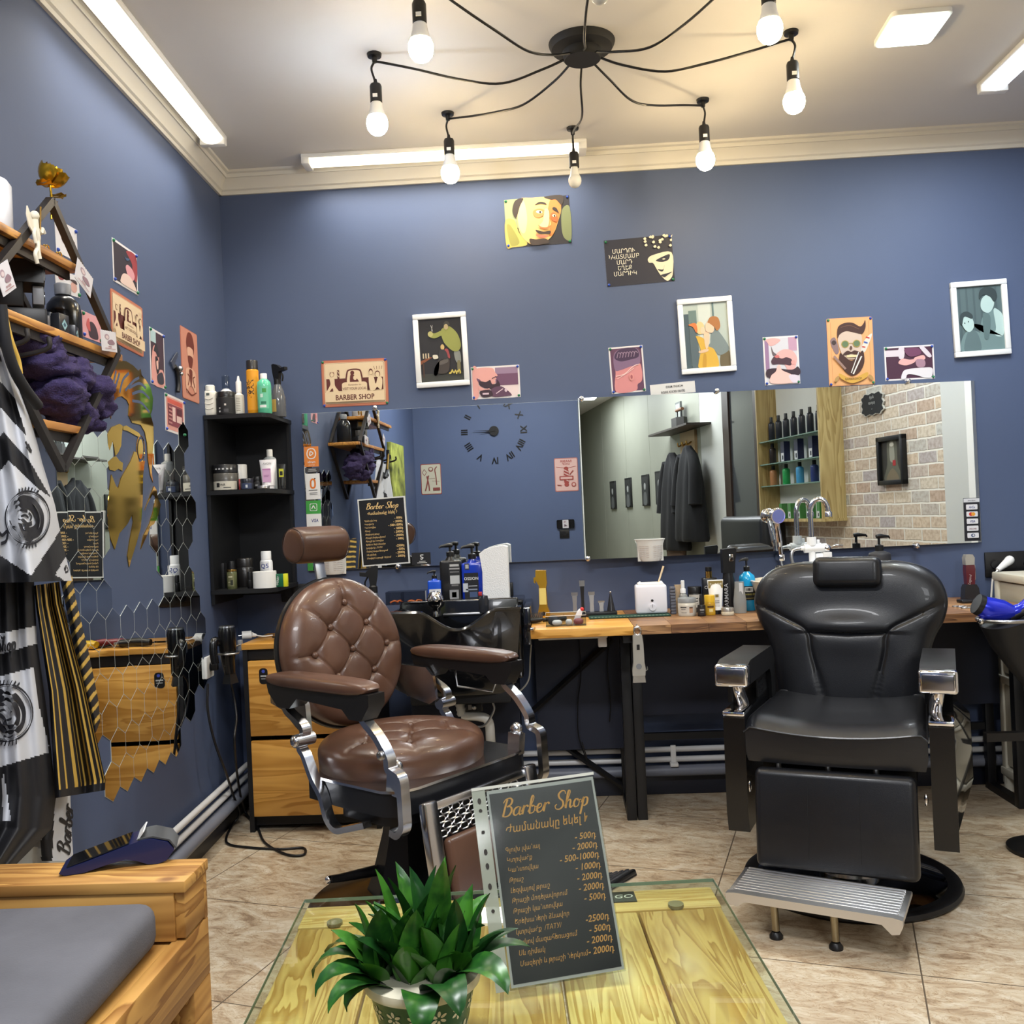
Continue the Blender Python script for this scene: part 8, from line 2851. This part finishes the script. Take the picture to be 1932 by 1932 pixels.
def emblem(b, cx, cy, rx, ry, offf, m):
    for k in (1.0, .93):
        on_cloth(b, [(cx + rx * k * cos(q), cy + ry * k * sin(q)) for q in [2 * pi * i / 40 for i in range(41)]], m, offf, .0055 if k == 1 else .002)
    for a0 in (-pi / 2, pi / 2):
        for k in range(-3, 4):
            q = a0 + k * .13
            on_cloth(b, [(cx + rx * .96 * cos(q), cy + ry * .96 * sin(q)), (cx + rx * 1.16 * cos(q + .06), cy + ry * 1.16 * sin(q + .06))], m, offf, .006)
    # bearded face in profile inside the ring, drawn with brush strokes
    for st, wd in (([(-.62, -.55), (-.2, -.72), (.3, -.6), (.62, -.2), (.66, .2), (.5, .55), (.1, .68), (-.2, .5), (-.35, .2)], .016), ([(-.55, -.4), (-.1, -.5), (.25, -.35), (.45, 0), (.4, .35), (.1, .5), (-.1, .3)], .017),
                   ([(-.45, -.25), (-.2, -.3), (0, -.25)], .008), ([(-.3, -.05), (-.1, -.1), (.05, 0)], .006), ([(-.42, .05), (-.2, .1), (0, .25), (.2, .2)], .010), ([(.05, -.2), (.18, -.05), (.12, .1)], .006),
                   ([(-.7, .35), (-.5, .5), (-.3, .78)], .008), ([(-.8, .1), (-.7, .3), (-.55, .35)], .006), ([(-.1, .8), (.1, .86), (.25, .78)], .006)):
        on_cloth(b, [(cx + rx * p.x, cy + ry * p.y) for p in catmull([(a, c, 0) for a, c in st], 5)], m, offf, wd)


CG = 'barber capes hanging on the left wall'
INKC = mat('cape print ink', (28, 28, 34), .6)
# lower checked cape with the word Shop
cp2 = thing('barber_cape', 'black and white barber cape lettered Shop, hanging lowest at the far left', 'cape', tuple(at_left(20, 1120, .1)), 0, CG)
cp2.rotation_euler = (0, 0, 0)


def z5(a):
    return (a[0] * .2795, 1100 + a[1] * .2795)


W2 = [[z5(a) for a in q] for q in ([(-300, 430), (0, 340), (245, 290), (262, 405), (0, 480), (-300, 560)], [(-300, 700), (0, 630), (225, 570), (255, 800), (330, 1100), (325, 1145), (20, 1235), (-300, 1330)], [(15, 1240), (45, 1400), (75, 1610), (18, 1610)])]
off2 = lambda a, t: .13 + .022 * math.sin(a * 9 + 1.5 * t) * (.4 + .6 * t) + .01 * math.sin(a * 23)
R2 = lerp_pts([(0, 64), (.22, 70), (.45, 88), (.75, 106), (.86, 98), (.93, 60), (1, 22)])
L2_ = lambda t: -70
cl2 = cloth(None, 'barber_cape_cloth', 1090, 1640, L2_, R2, off2, lambda px, py, a, t: WHC if any(inside((px, py), q) for q in W2) else BLK_)


def offp(L_, R_, off, top, bot):
    def f(x, y):
        t = min(1, max(0, (y - top) / (bot - top)))
        a = min(1, max(0, (x - L_(t)) / (R_(t) - L_(t))))
        return off(a, t)
    return f


def adopt(child, root, name):
    child.name = name
    child.parent = root
    child.matrix_parent_inverse = Matrix.Translation(-V(root.location))


adopt(cl2, cp2, 'cape_cloth')
b = MB()
o2 = offp(L2_, R2, off2, 1090, 1640)
script_px(b, 'Shop', -8, 1231, 30, INKC, o2, .0075, R(7), .62)
emblem(b, 12, 1345, 50, 54, o2, INKC)
adopt(b.build('print', None, angle=60), cp2, 'print')
# pale translucent cape below, lettered Barber upright
cp4 = thing('barber_cape', 'pale barber cape with upright Barber lettering just behind the bench arm', 'cape', tuple(at_left(80, 1560, .06)), 0, CG)
off4 = lambda a, t: .055 + .02 * math.sin(a * 10 + 1) * (.5 + .5 * t)
L4 = lerp_pts([(0, 74), (.35, 48), (.68, 8), (.85, 10), (1, 25)])
R4 = lerp_pts([(0, 132), (.5, 134), (1, 140)])
W4 = [z5(a) for a in [(375, 1300), (470, 1300), (500, 1880), (353, 1880)]]
K4 = [z5(a) for a in [(272, 1300), (378, 1300), (352, 1880), (279, 1880)]]
G4 = [z5(a) for a in [(20, 1640), (100, 1620), (275, 1660), (275, 1790), (30, 1740)]]
cl4 = cloth(None, 'x', 1462, 1640, L4, R4, off4, lambda px, py, a, t: WHC if inside((px, py), W4) else BLK_ if inside((px, py), K4) else GRC if inside((px, py), G4) else mat('pale sheer cloth', (160, 162, 160), .6))
adopt(cl4, cp4, 'cape_cloth')
b = MB()
script_px(b, 'Barber', 132, 1612, 24, INKC, offp(L4, R4, off4, 1462, 1640), .007, R(86), 1.37)
adopt(b.build('print', None, angle=60), cp4, 'lettering')
# striped gold and black cape
cp3 = thing('striped_cape', 'long black cape with gold stripes hanging in front of the mirror tiles', 'cape', tuple(at_left(120, 1100, .1)), 0, CG)
off3 = lambda a, t: .125 + .028 * math.sin(a * 7.5 + .4) * (.3 + .7 * t) + .008 * math.sin(a * 19)
L3 = lerp_pts([(0, 64), (.1, 68), (.5, 92), (1, 104)])
R3 = lerp_pts([(0, 112), (.1, 117), (.5, 160), (.95, 199), (1, 198)])
TILT[0] = -.16


def p3(px, py, a, t):
    if t > .965:
        return BLK_
    for c_, w_ in ((.10, .025), (.24, .028), (.43, .05), (.53, .02), (.60, .035), (.71, .028), (.80, .05), (.91, .025), (.97, .02)):
        if abs(a - c_) < w_ * .62:
            return YLC
    return BLK_


cl3 = cloth(None, 'x', 1105, 1506, L3, R3, off3, p3, 1.6)
adopt(cl3, cp3, 'front_panel')
off3b = lambda a, t: .075 + .035 * math.sin(pi * a)
L3b = lerp_pts([(0, 112), (.3, 130), (.7, 150), (1, 178)])
R3b = lerp_pts([(0, 136), (.15, 143), (.5, 168), (.8, 186), (.93, 189), (1, 181)])
TILT[0] = 0


def p3b(px, py, a, t):
    v = (py + (px - 120) * 1.25) / 27.0
    f = v - math.floor(v)
    return YLC if f < .36 else BLK_


cl3b = cloth(None, 'x', 1085, 1382, L3b, R3b, off3b, p3b, 1.6)
adopt(cl3b, cp3, 'side_fold')
# big checked cape at the top
cp1 = thing('barber_cape', 'large black and white barber cape with a round bearded-man emblem at the far left', 'cape', tuple(at_left(40, 800, .2)), 0, CG)
off1 = lambda a, t: .20 + .03 * math.sin(a * 8 + 2 * t) * (.3 + .7 * t) + .01 * math.sin(a * 21 + 1) - .03 * max(0, a - .85) / .15
L1_ = lambda t: -75
R1 = lerp_pts([(0, 8), (.06, 22), (.3, 58), (.5, 80), (.68, 104), (.84, 118), (1, 136)])
TILT[0] = -.03
D1 = [[z2(a) for a in q] for q in ([(-300, 100), (0, 180), (130, 330), (235, 665), (0, 405), (-300, 200)], [(-300, 900), (0, 655), (35, 622), (90, 690), (250, 860), (440, 1190), (330, 1112), (75, 870), (0, 960), (-300, 1300)],
                                   [(-300, 1500), (0, 1690), (270, 1870), (410, 1650), (522, 1480), (600, 1640), (570, 1700), (480, 1860), (700, 2000), (-300, 2000)])]
G1 = [z2(a) for a in [(100, 110), (240, 300), (330, 560), (455, 1130), (420, 1170), (330, 980), (240, 660), (130, 300)]]
cl1 = cloth(None, 'x', 655, 1102, L1_, R1, off1, lambda px, py, a, t: BLK_ if any(inside((px, py), q) for q in D1) else WHC)
adopt(cl1, cp1, 'cape_cloth')
b = MB()
o1 = offp(L1_, R1, off1, 655, 1102)
emblem(b, 52, 977, 42, 50, o1, INKC)
for st in ([(48, 833), (52, 842), (50, 846)], [(53, 838), (57, 848), (60, 852)], [(121, 1075), (125, 1068), (123, 1080), (128, 1078), (126, 1070)], [(-4, 1000), (4, 1010), (14, 1002), (12, 1020), (2, 1026)]):
    on_cloth(b, [(p.x, p.y) for p in catmull([(a, c, 0) for a, c in st], 4)], INKC, o1, .008)
adopt(b.build('print', None, angle=60), cp1, 'print')
# black hanging strap with gold-striped lining at the top left
st_o = lambda k: .235
b = MB()
for pts, m, wd in (([(2, 575), (10, 640), (24, 690), (45, 730), (72, 766)], mat('black strap', (20, 20, 24), .7), .024), ([(8, 590), (20, 640), (34, 680), (38, 705)], YLC, .012)):
    P = [at_left(p.x, p.y, .235 + (.004 if m is YLC else 0)) for p in catmull([(a, c, 0) for a, c in pts], 5)]
    b.tube(P, wd * .5, m, 8)
tag(b.build('cape_strap', angle=60), 'black neck strap with gold bands hanging at the upper left', 'strap')
hk = thing('coat_hook', 'black wall hook carrying the capes at the far left', 'hook', tuple(LW0 + LWD * (sm - .40)), RZL)
MB().box(-.30, .30, -.012, 0, 1.70, 1.74, METS).build('rail', hk)
for x in (-.2, 0, .2, .30):
    MB().tube(catmull([(x, -.01, 1.72), (x, -.10, 1.70), (x, -.22, 1.715), (x, -.23, 1.745)], 4), .006, METS, 8).build('hook', hk, angle=60)

# ------------------------------------------------------------------ the rest of the room, seen in the mirrors
# wall clock on the blue wall behind the viewer
p = on_rear(932, 813)
q = on_rear(988, 815)
CR = abs(q.x - p.x)
ck = thing('numeral_clock', 'large black wall clock of separate Roman numerals, seen in the left mirror', 'clock', (p.x, YR, p.z), pi)
CKB = mat('clock black', (10, 11, 14), .3)
for k, n in enumerate(('XII', 'I', 'II', 'III', 'IIII', 'V', 'VI', 'VII', 'VIII', 'IX', 'X', 'XI')):
    a = R(90 - 30 * k)
    b = MB()
    b.text(n, 0, -.028, .085, CKB, -.006, bold=.02, sx=.9)
    m = b.mark()
    b.text(n, 0, -.028, .085, CKB, -.001, bold=.02, sx=.9)
    b.xf(Matrix.Translation((CR * cos(a), 0, CR * sin(a))) @ Matrix.Rotation(-(a - pi / 2), 4, 'Y'))
    b.build('numeral', ck)
MB().cyl((0, -.02, 0), (0, 0, 0), .045, CKB, 28).build('hub', ck)
for a, L_ in ((R(-6), .13), (R(2), .20)):
    MB().prism([(-.02 * cos(a) - .006 * sin(a), -.02 * sin(a) + .006 * cos(a)), (-.02 * cos(a) + .006 * sin(a), -.02 * sin(a) - .006 * cos(a)), (L_ * cos(a), L_ * sin(a))], -.025, -.021, CKB).build('hand', ck)


def rear_sheet(name, label, cat, c0, c1, art, bcol, rounded=.012, group=None):
    a, b_ = on_rear(*c0), on_rear(*c1)
    w_, h_ = abs(b_.x - a.x), abs(a.z - b_.z)
    t = thing(name, label, cat, ((a.x + b_.x) / 2, YR, (a.z + b_.z) / 2), pi, group)
    b = MB().prism(rrect(w_, h_, rounded), -.002, -.0002, ink(bcol, .4))
    art(Art(b, w_, h_, -.002))
    b.build('print', t)


def art_tools(a):
    C1, B1 = (196, 190, 168), (130, 62, 56)
    a.p(C1, rrect(.94, .95, .04, 3, .5, .5)).p(B1, [(.82, .84), (.94, .72), (.82, .60), (.70, .72)]).p(C1, [(.82, .81), (.91, .72), (.82, .63), (.73, .72)]).e(B1, .5, .82, .12, .08).e(C1, .5, .83, .08, .05)
    a.l(B1, [(.2, .9), (.3, .8), (.26, .6), (.24, .3)], .05).l(B1, [(.62, .62), (.72, .3), (.8, .12)], .06).l(B1, [(.7, .6), (.62, .3), (.6, .12)], .06).r(B1, .08, .12, .42, .22).l(B1, [(.1, .42), (.46, .44)], .01).l(B1, [(.3, .52), (.6, .52)], .01)


def art_pole(a):
    C1, B1 = (206, 168, 158), (150, 60, 52)
    a.p(C1, rrect(.94, .95, .04, 3, .5, .5)).t(B1, 'BARBER', .5, .87, .10, bold=.02).t(B1, 'SHOP', .5, .79, .09, bold=.02).l(B1, [(.08, .74), (.5, .70), (.92, .74)], .02)
    a.p(B1, rrect(.22, .44, .08, 3, .5, .44)).e(B1, .5, .68, .1, .06).e(B1, .5, .2, .1, .06)
    for k in range(4):
        a.l(C1, [(.40, .30 + .09 * k), (.6, .38 + .09 * k)], .04)
    a.p(B1, rrect(.6, .12, .02, 3, .5, .40)).p(C1, rrect(.5, .06, .02, 3, .5, .40)).e(B1, .2, .2, .1, .07).e(C1, .2, .2, .06, .04).l(B1, [(.2, .62), (.36, .5)], .04).l(B1, [(.72, .18), (.9, .2)], .03)


rear_sheet('tin_sign', 'cream tin sign of razors and tools, seen in the left mirror', 'sign', (793, 876), (834, 932), art_tools, (150, 66, 60), group='printed tin signs')
rear_sheet('tin_sign', 'pink BARBER SHOP tin sign with a striped pole, seen in the left mirror', 'sign', (1045, 865), (1092, 926), art_pole, (176, 110, 100), group='printed tin signs')
a, b_ = on_rear(1050, 981), on_rear(1084, 996)
t = thing('handset', 'black handset lying across the top of a wall socket, seen in the left mirror', 'phone', ((a.x + b_.x) / 2, YR, (a.z + b_.z) / 2), pi)
w_, h_ = abs(a.x - b_.x), abs(a.z - b_.z)
MB().prism(rrect(w_, h_, .012), -.018, -.008, GLOSSB).box(-.03, .03, -.008, -.0005, -.02, .02, BLACK).build('phone_body', t)
MB().prism(rrect(w_ * .34, h_ * .95, .004), -.0186, -.018, ink((200, 196, 200))).prism([(-.02, -.02), (.01, .0), (.015, -.025)], -.019, -.0186, ink((90, 70, 80))).prism([(-.01, .02), (.012, .028), (.016, .01)], -.019, -.0186, ink((150, 120, 130))).build('picture_card', t)
p = on_rear(1065, 1007)
t = thing('mains_socket', 'black socket below the handset, seen in the left mirror', 'socket', (p.x, YR, p.z), pi)
MB().box(-.045, .045, -.010, 0, -.04, .04, BLACK, .005).build('plate', t)
MB().lathe([(.022, -.002), (.022, 0), (.017, 0), (.016, .005), (0, .005)], mat('socket black', (22, 22, 25), .35), 20).xf(Matrix.Translation((0, -.0105, 0)) @ Matrix.Rotation(R(90), 4, 'X')).build('socket', t)
# green canvas on the left wall, only in the mirror
q0, d0 = reflect(731, 870, M1P, M1N)
hit = q0 + d0 * ((LW0 - q0).dot(LWN) / d0.dot(LWN))
q1, d1 = reflect(755, 870, M1P, M1N)
hit2 = q1 + d1 * ((LW0 - q1).dot(LWN) / d1.dot(LWN))
qt, dt = reflect(733, 835, M1P, M1N)
zt2 = (qt + dt * ((LW0 - qt).dot(LWN) / dt.dot(LWN))).z
wP2 = min(.9, abs((hit2 - hit).dot(LWD)))
sP = (hit - LW0).dot(LWD)
t = thing('canvas_painting', 'yellow-green canvas painting on the left wall, seen in the left mirror', 'painting', lwp(sP - wP2 / 2, 0, zt2 - .38), RZL)
cvm = mat('mossy canvas', (126, 132, 58), .7, noise=.75, nscale=9)
MB().box(-wP2 / 2, wP2 / 2, -.035, -.001, -.38, .38, cvm, .003).build('canvas', t)

# ---- along the right wall
RW = lambda s, z, off=0.0: tuple(RW0 + RWD * s + RWN * off + V((0, 0, z)))


def rsz(px, py, off=0.0):
    p = on_right(px, py, off)
    return rs_(p), p.z


sw, _ = rsz(1594, 880)
d_ = .05
for k in range(60):
    if rsz(1549, 880, d_)[0] <= sw:
        break
    d_ += .005
CD = d_
sf, _ = rsz(1471, 880)
zbt = rsz(1560, 978, CD / 2)[1]
OAK = wood('oak shelf board', (158, 136, 84), (190, 170, 116), 'Z', 1.0, .5, knots=False)
cw = sf - sw
cbn = thing('bottle_cabinet', 'oak wall cabinet with glass shelves, seen in the right mirror', 'cabinet', RW(sw, 0), RZR)
MB().box(0, .02, -CD, -.001, zbt, 2.5, OAK).build('side_panel', cbn)
MB().box(cw, cw + .02, -CD, -.001, zbt, 2.5, OAK).build('side_panel', cbn)
MB().box(-.005, cw + .025, -CD - .004, -.001, zbt - .02, zbt, OAK).box(.02, cw, -CD, -.001, 2.4, 2.42, OAK).build('board', cbn)
MB().box(.02, cw, -.008, -.001, zbt, 2.42, mat('white cabinet back', (204, 206, 200), .5)).build('back_panel', cbn)
SHG = mat('green shelf glass', (150, 190, 176), .05, trans=.6, ior=1.45)
zs = [rsz(1510, y, CD / 2)[1] for y in (912, 868, 822)]
for z in zs:
    MB().box(.021, cw - .001, -CD + .01, -.009, z - .008, z, SHG).build('glass_shelf', cbn)
BG_ = 'packs in the oak cabinet seen in the right mirror'
x_of = lambda k, n: .06 + (cw - .12) * k / max(1, n - 1)


def cabinet_pack(label, x, z, kind, c, h, r=.028):
    p = RW0 + RWD * (sw + x) + RWN * (CD * .45)
    t = item('bottle' if kind == 'b' else 'carton', label, (p.x, p.y, z + .0005), RZR, BG_, 'bottle' if kind == 'b' else 'box')
    if kind == 'b':
        rbot(t, r, h, cm(c), BLACK, h * .2, r * .5)
    else:
        MB().box(-r, r, -.025, .025, 0, h, cm(c)).build('box_body', t)
        flat_label(t, -r * .8, r * .8, h * .05, h * .45, -.0255, (222, 224, 226), [(.2, .6, .2, .7, (40, 44, 60))])


for k in range(8):
    cabinet_pack('tall black bottle in the top row of the oak cabinet in the mirror', x_of(k, 8), zs[2], 'b', (26, 28, 36), .20, .026)
cabinet_pack('dark bottle at the far end of the middle cabinet shelf in the mirror', x_of(4, 5), zs[1], 'b', (40, 32, 30), .17)
for k in range(4):
    cabinet_pack('navy and white carton on the middle shelf of the oak cabinet in the mirror', x_of(k, 5), zs[1], 'c', (30, 34, 70), .165, .034)
for k, (c, lab) in enumerate((((160, 164, 160), 'clear pale bottle nearest on the lower glass shelf in the mirror'), ((40, 56, 110), 'navy bottle on the lower glass shelf in the mirror'), ((70, 150, 200), 'light blue bottle on the lower glass shelf in the mirror'), ((40, 150, 80), 'bright green bottle on the lower glass shelf in the mirror'), ((170, 120, 80), 'amber bottle farthest on the lower glass shelf in the mirror'))):
    cabinet_pack(lab, x_of(k, 5), zs[0], 'b', c, .165, .03)
for k in range(5):
    cabinet_pack('small green and white carton in the bottom of the oak cabinet in the mirror', x_of(k + 1, 7), zbt, 'c', (70, 130, 70), .12, .024)
cabinet_pack('black bottle at the near end of the cabinet bottom in the mirror', x_of(0, 7), zbt, 'b', (24, 24, 26), .17)
# white cable with a ball-shaped connector beside the cabinet
c0 = [rsz(1583 + dx, y, .012) for dx, y in ((0, 722), (0, 780), (2, 830), (-1, 880), (0, 902))]
tag(MB().tube([V(RW(s, z, .012)) for s, z in c0], .007, WHITE, 8).ball(RW(c0[-1][0], c0[-1][1], .03), .03, WHITE, 14).build('white_cable', angle=60), 'white cable ending in a round connector beside the oak cabinet in the mirror', 'cable')
# chalk sign and black-framed picture on the bricks
(sA, zA), (sB, zB) = rsz(1669, 736), rsz(1630, 787)
t = thing('chalk_sign', 'small black chalk sign with a scalloped white edge on the bricks in the mirror', 'sign', RW((sA + sB) / 2, (zA + zB) / 2), RZR)
w_, h_ = abs(sB - sA), abs(zA - zB)
sc = [(x * w_ / 2 * (1 + .06 * cos(12 * k * 2 * pi / 48)), z * h_ / 2 * (1 + .06 * cos(12 * k * 2 * pi / 48))) for k, (x, z) in enumerate([(max(-1, min(1, 1.25 * cos(2 * pi * k / 48))), max(-1, min(1, 1.25 * sin(2 * pi * k / 48)))) for k in range(48)])]
MB().prism(sc, -.014, -.004, ink((206, 204, 196))).prism([(a * .93, c * .94) for a, c in sc], -.016, -.014, ink((26, 28, 32))).box(-.02, .02, -.004, -.0003, -.02, .02, BLACK).build('board', t)
b = MB()
for z in (.25, .0, -.28):
    b.text('Բարի' if z > .1 else 'գալուստ' if z > -.1 else '~', 0, z * h_, h_ * .2, ink((200, 202, 200)), -.0165, shear=.2, sx=.7)
b.build('lettering', t)
(sA, zA), (sB, zB) = rsz(1710, 818), rsz(1665, 916)
t = thing('picture_frame', 'thick black frame with a dim street picture on the bricks in the mirror', 'framed picture', RW((sA + sB) / 2, (zA + zB) / 2), RZR)
w_, h_ = abs(sB - sA), abs(zA - zB)
fbk = MB()
for x0, x1, z0, z1 in ((-w_ / 2, w_ / 2, h_ / 2 - .03, h_ / 2), (-w_ / 2, w_ / 2, -h_ / 2, -h_ / 2 + .03), (-w_ / 2, -w_ / 2 + .03, -h_ / 2, h_ / 2), (w_ / 2 - .03, w_ / 2, -h_ / 2, h_ / 2)):
    fbk.box(x0, x1, -.035, -.001, z0, z1, BLACK, .002)
fbk.build('frame', t)
b = MB().box(-w_ / 2 + .02, w_ / 2 - .02, -.012, -.001, -h_ / 2 + .02, h_ / 2 - .02, ink((50, 48, 42)))
Art(b, w_ - .06, h_ - .06, -.012).c((96, 96, 82), [(.3, 1), (.7, 1), (.75, .4), (.9, 0), (.1, 0), (.25, .4)]).c((150, 150, 136), [(.42, .95), (.6, .95), (.6, .5), (.4, .5)]).e((220, 220, 210), .5, .9, .1, .05).r((170, 40, 44), .34, .36, .48, .5).c((120, 108, 86), [(.2, .0), (.5, .3), (.8, 0)])
b.build('picture', t)
# four small black frames on the grey panels
for k, (x0, y0, x1, y1) in enumerate(((1151, 909, 1166, 960), (1179, 903, 1196, 957), (1211, 897, 1229, 954), (1237, 890, 1256, 951))):
    (sA, zA), (sB, zB) = rsz(x0, y0), rsz(x1, y1)
    t = thing('picture_frame', 'small black-framed portrait on the grey panels in the mirror, %s' % ('farthest of the four', 'second from the far end', 'second from the coats', 'next to the coats')[k], 'framed picture', RW((sA + sB) / 2, (zA + zB) / 2), RZR, 'black framed portraits in the mirror')
    w_, h_ = max(.12, abs(sB - sA)), abs(zA - zB)
    w_ = min(w_, h_ * .8)
    MB().box(-w_ / 2, w_ / 2, -.02, -.001, -h_ / 2, h_ / 2, BLACK, .002).build('frame', t)
    b = MB()
    Art(b, w_ - .05, h_ - .05, -.0205).r((38, 40, 40), 0, 0, 1, 1).e((150, 152, 150), .5, .66, .16, .14).c((84, 86, 86), [(.2, 0), (.3, .4), (.7, .4), (.8, 0)]).c((24, 24, 26), [(.34, .74), (.5, .86), (.66, .74), (.5, .78)])
    b.build('picture', t)
# coat rack, its shelf, and what hangs and stands there
(sA, zA), (sB, zB) = rsz(1248, 812, .1), rsz(1324, 806, .1)
sC = (sA + sB) / 2
zsh = (zA + zB) / 2
rk = thing('coat_rack', 'dark coat rack shelf with hooks, seen in the right mirror', 'coat rack', RW(sC, zsh), RZR)
wR = abs(sA - sB) * .5
MB().box(-wR, wR, -.26, -.001, -.02, 0, mat('dark rack board', (50, 44, 40), .5)).build('shelf', rk)
MB().box(-.25, .25, -.03, -.001, -.5, -.03, mat('tan rack board', (150, 124, 88), .5)).build('back_board', rk)
for x in (-.15, 0, .15):
    MB().tube(catmull([(x, -.03, -.15), (x, -.08, -.18), (x, -.09, -.14)], 4), .008, BRASS, 8).build('hook', rk, angle=60)
COAT = mat('black coat cloth', (9, 10, 13), .9, bump=.4, bscale=30)


def coat(label, s, ztop, H_, wd, m, off, hem=None):
    t = thing('coat', label, 'coat', RW(s, ztop, off), RZR, 'coats on the rack')
    b = MB()
    n = 30
    L_ = []
    for f, rx, ry in ((0, .05, .03), (-.03, .08, .05), (-.10, .45, .07), (-.2, .52, .09), (-.4, .62, .11), (-.7, .8, .12), (-.97, .95, .12), (-1.0, .93, .11)):
        L_.append([(wd * rx * cos(2 * pi * i / n) * (1 + .06 * sin(5 * 2 * pi * i / n)), ry * sin(2 * pi * i / n) * (1 + .14 * sin(7 * 2 * pi * i / n + f * 4)), H_ * f) for i in range(n)])
    vs = [p for r_ in L_ for p in r_]
    fs = [(k * n + i, (k + 1) * n + i, (k + 1) * n + (i + 1) % n, k * n + (i + 1) % n) for k in range(len(L_) - 1) for i in range(n)]
    fs += [tuple(range(n)), tuple((len(L_) - 1) * n + i for i in range(n))[::-1]]
    b.add(vs, fs, m).build('coat_body', t, angle=70)
    for sg3 in (-1, 1):
        MB().tube(catmull([(sg3 * wd * .4, -.02, -.10 * H_), (sg3 * wd * .62, -.03, -.28 * H_), (sg3 * wd * .72, -.05, -.62 * H_)], 5), [.05 + .002 * k for k in range(11)], m, 12).build('sleeve', t, angle=70)
    if hem:
        MB().lathe([(wd * .62, -H_ * 1.12), (wd * .68, -H_ * .96), (wd * .6, -H_ * .95)], hem, 26, sy=.12 / wd).build('hem', t, angle=60)


sH, zH = rsz(1296, 842, .14)
HC_ = zH - rsz(1300, 1020, .14)[1]
cwid = abs(rsz(1262, 950, .14)[0] - rsz(1335, 950, .14)[0]) * .34
coat('long black coat hanging nearest on the rack in the mirror', sH - .10, zH, HC_ * 1.0, min(.42, cwid), COAT, .16)
coat('black coat with a brown lining behind the other on the rack in the mirror', sH + .5, zH - .03, HC_ * 1.08, min(.40, cwid), mat('black blue coat', (12, 12, 15), .9), .15, mat('brown lining', (88, 70, 58), .8))
t = item('charcoal_iron', 'old black iron with a wooden handle on the coat rack shelf in the mirror', RW(sC - .1, zsh + .001, .13), RZR, None, 'iron')
MB().slab([(-.13, 0), (-.06, -.06), (.12, -.06), (.12, .06), (-.06, .06)], 0, .11, mat('old cast iron', (40, 38, 36), .6)).build('iron_body', t)
MB().tube([(-.07, 0, .11), (-.07, 0, .19)], .008, METB, 8).tube([(.08, 0, .11), (.08, 0, .19)], .008, METB, 8).cyl((-.10, 0, .195), (.11, 0, .195), .018, mat('worn wood handle', (92, 60, 36), .5), 12).build('iron_handle', t, angle=50)
t = item('picture_frame', 'small grey print leaning behind the iron on the rack shelf in the mirror', RW(sC + .12, zsh + .001, .06), RZR, None, 'framed picture')
MB().box(-.09, .09, -.02, .0, 0, .30, ink((96, 100, 98))).box(-.075, .075, -.0215, -.02, .02, .28, ink((150, 156, 150))).build('print', t)
# black sofa under the rack and door
(sA, zA), (sB, zB) = rsz(1438, 975, .35), rsz(1342, 975, .35)
sf_ = thing('black_sofa', 'low black sofa against the right wall, seen in the right mirror', 'sofa', RW(sA + .2, 0), RZR)
Lf = min(1.9, abs(sB - sA) - .2)
BLS = mat('black sofa leatherette', (20, 21, 24), .4)
MB().box(0, Lf, -.75, -.06, .08, .44, BLS, .04, 3).build('seat', sf_, angle=60)
MB().box(0, Lf, -.28, -.06, .40, min(1.2, zA), BLS, .05, 3).build('backrest', sf_, angle=60)
for x in (0, Lf - .16):
    MB().box(x, x + .16, -.76, -.06, .08, .62, BLS, .04, 3).build('armrest', sf_, angle=60)
for x in (.08, Lf - .12):
    for y in (-.7, -.12):
        MB().box(x, x + .05, y, y + .05, 0, .08, BLACK).build('foot', sf_)
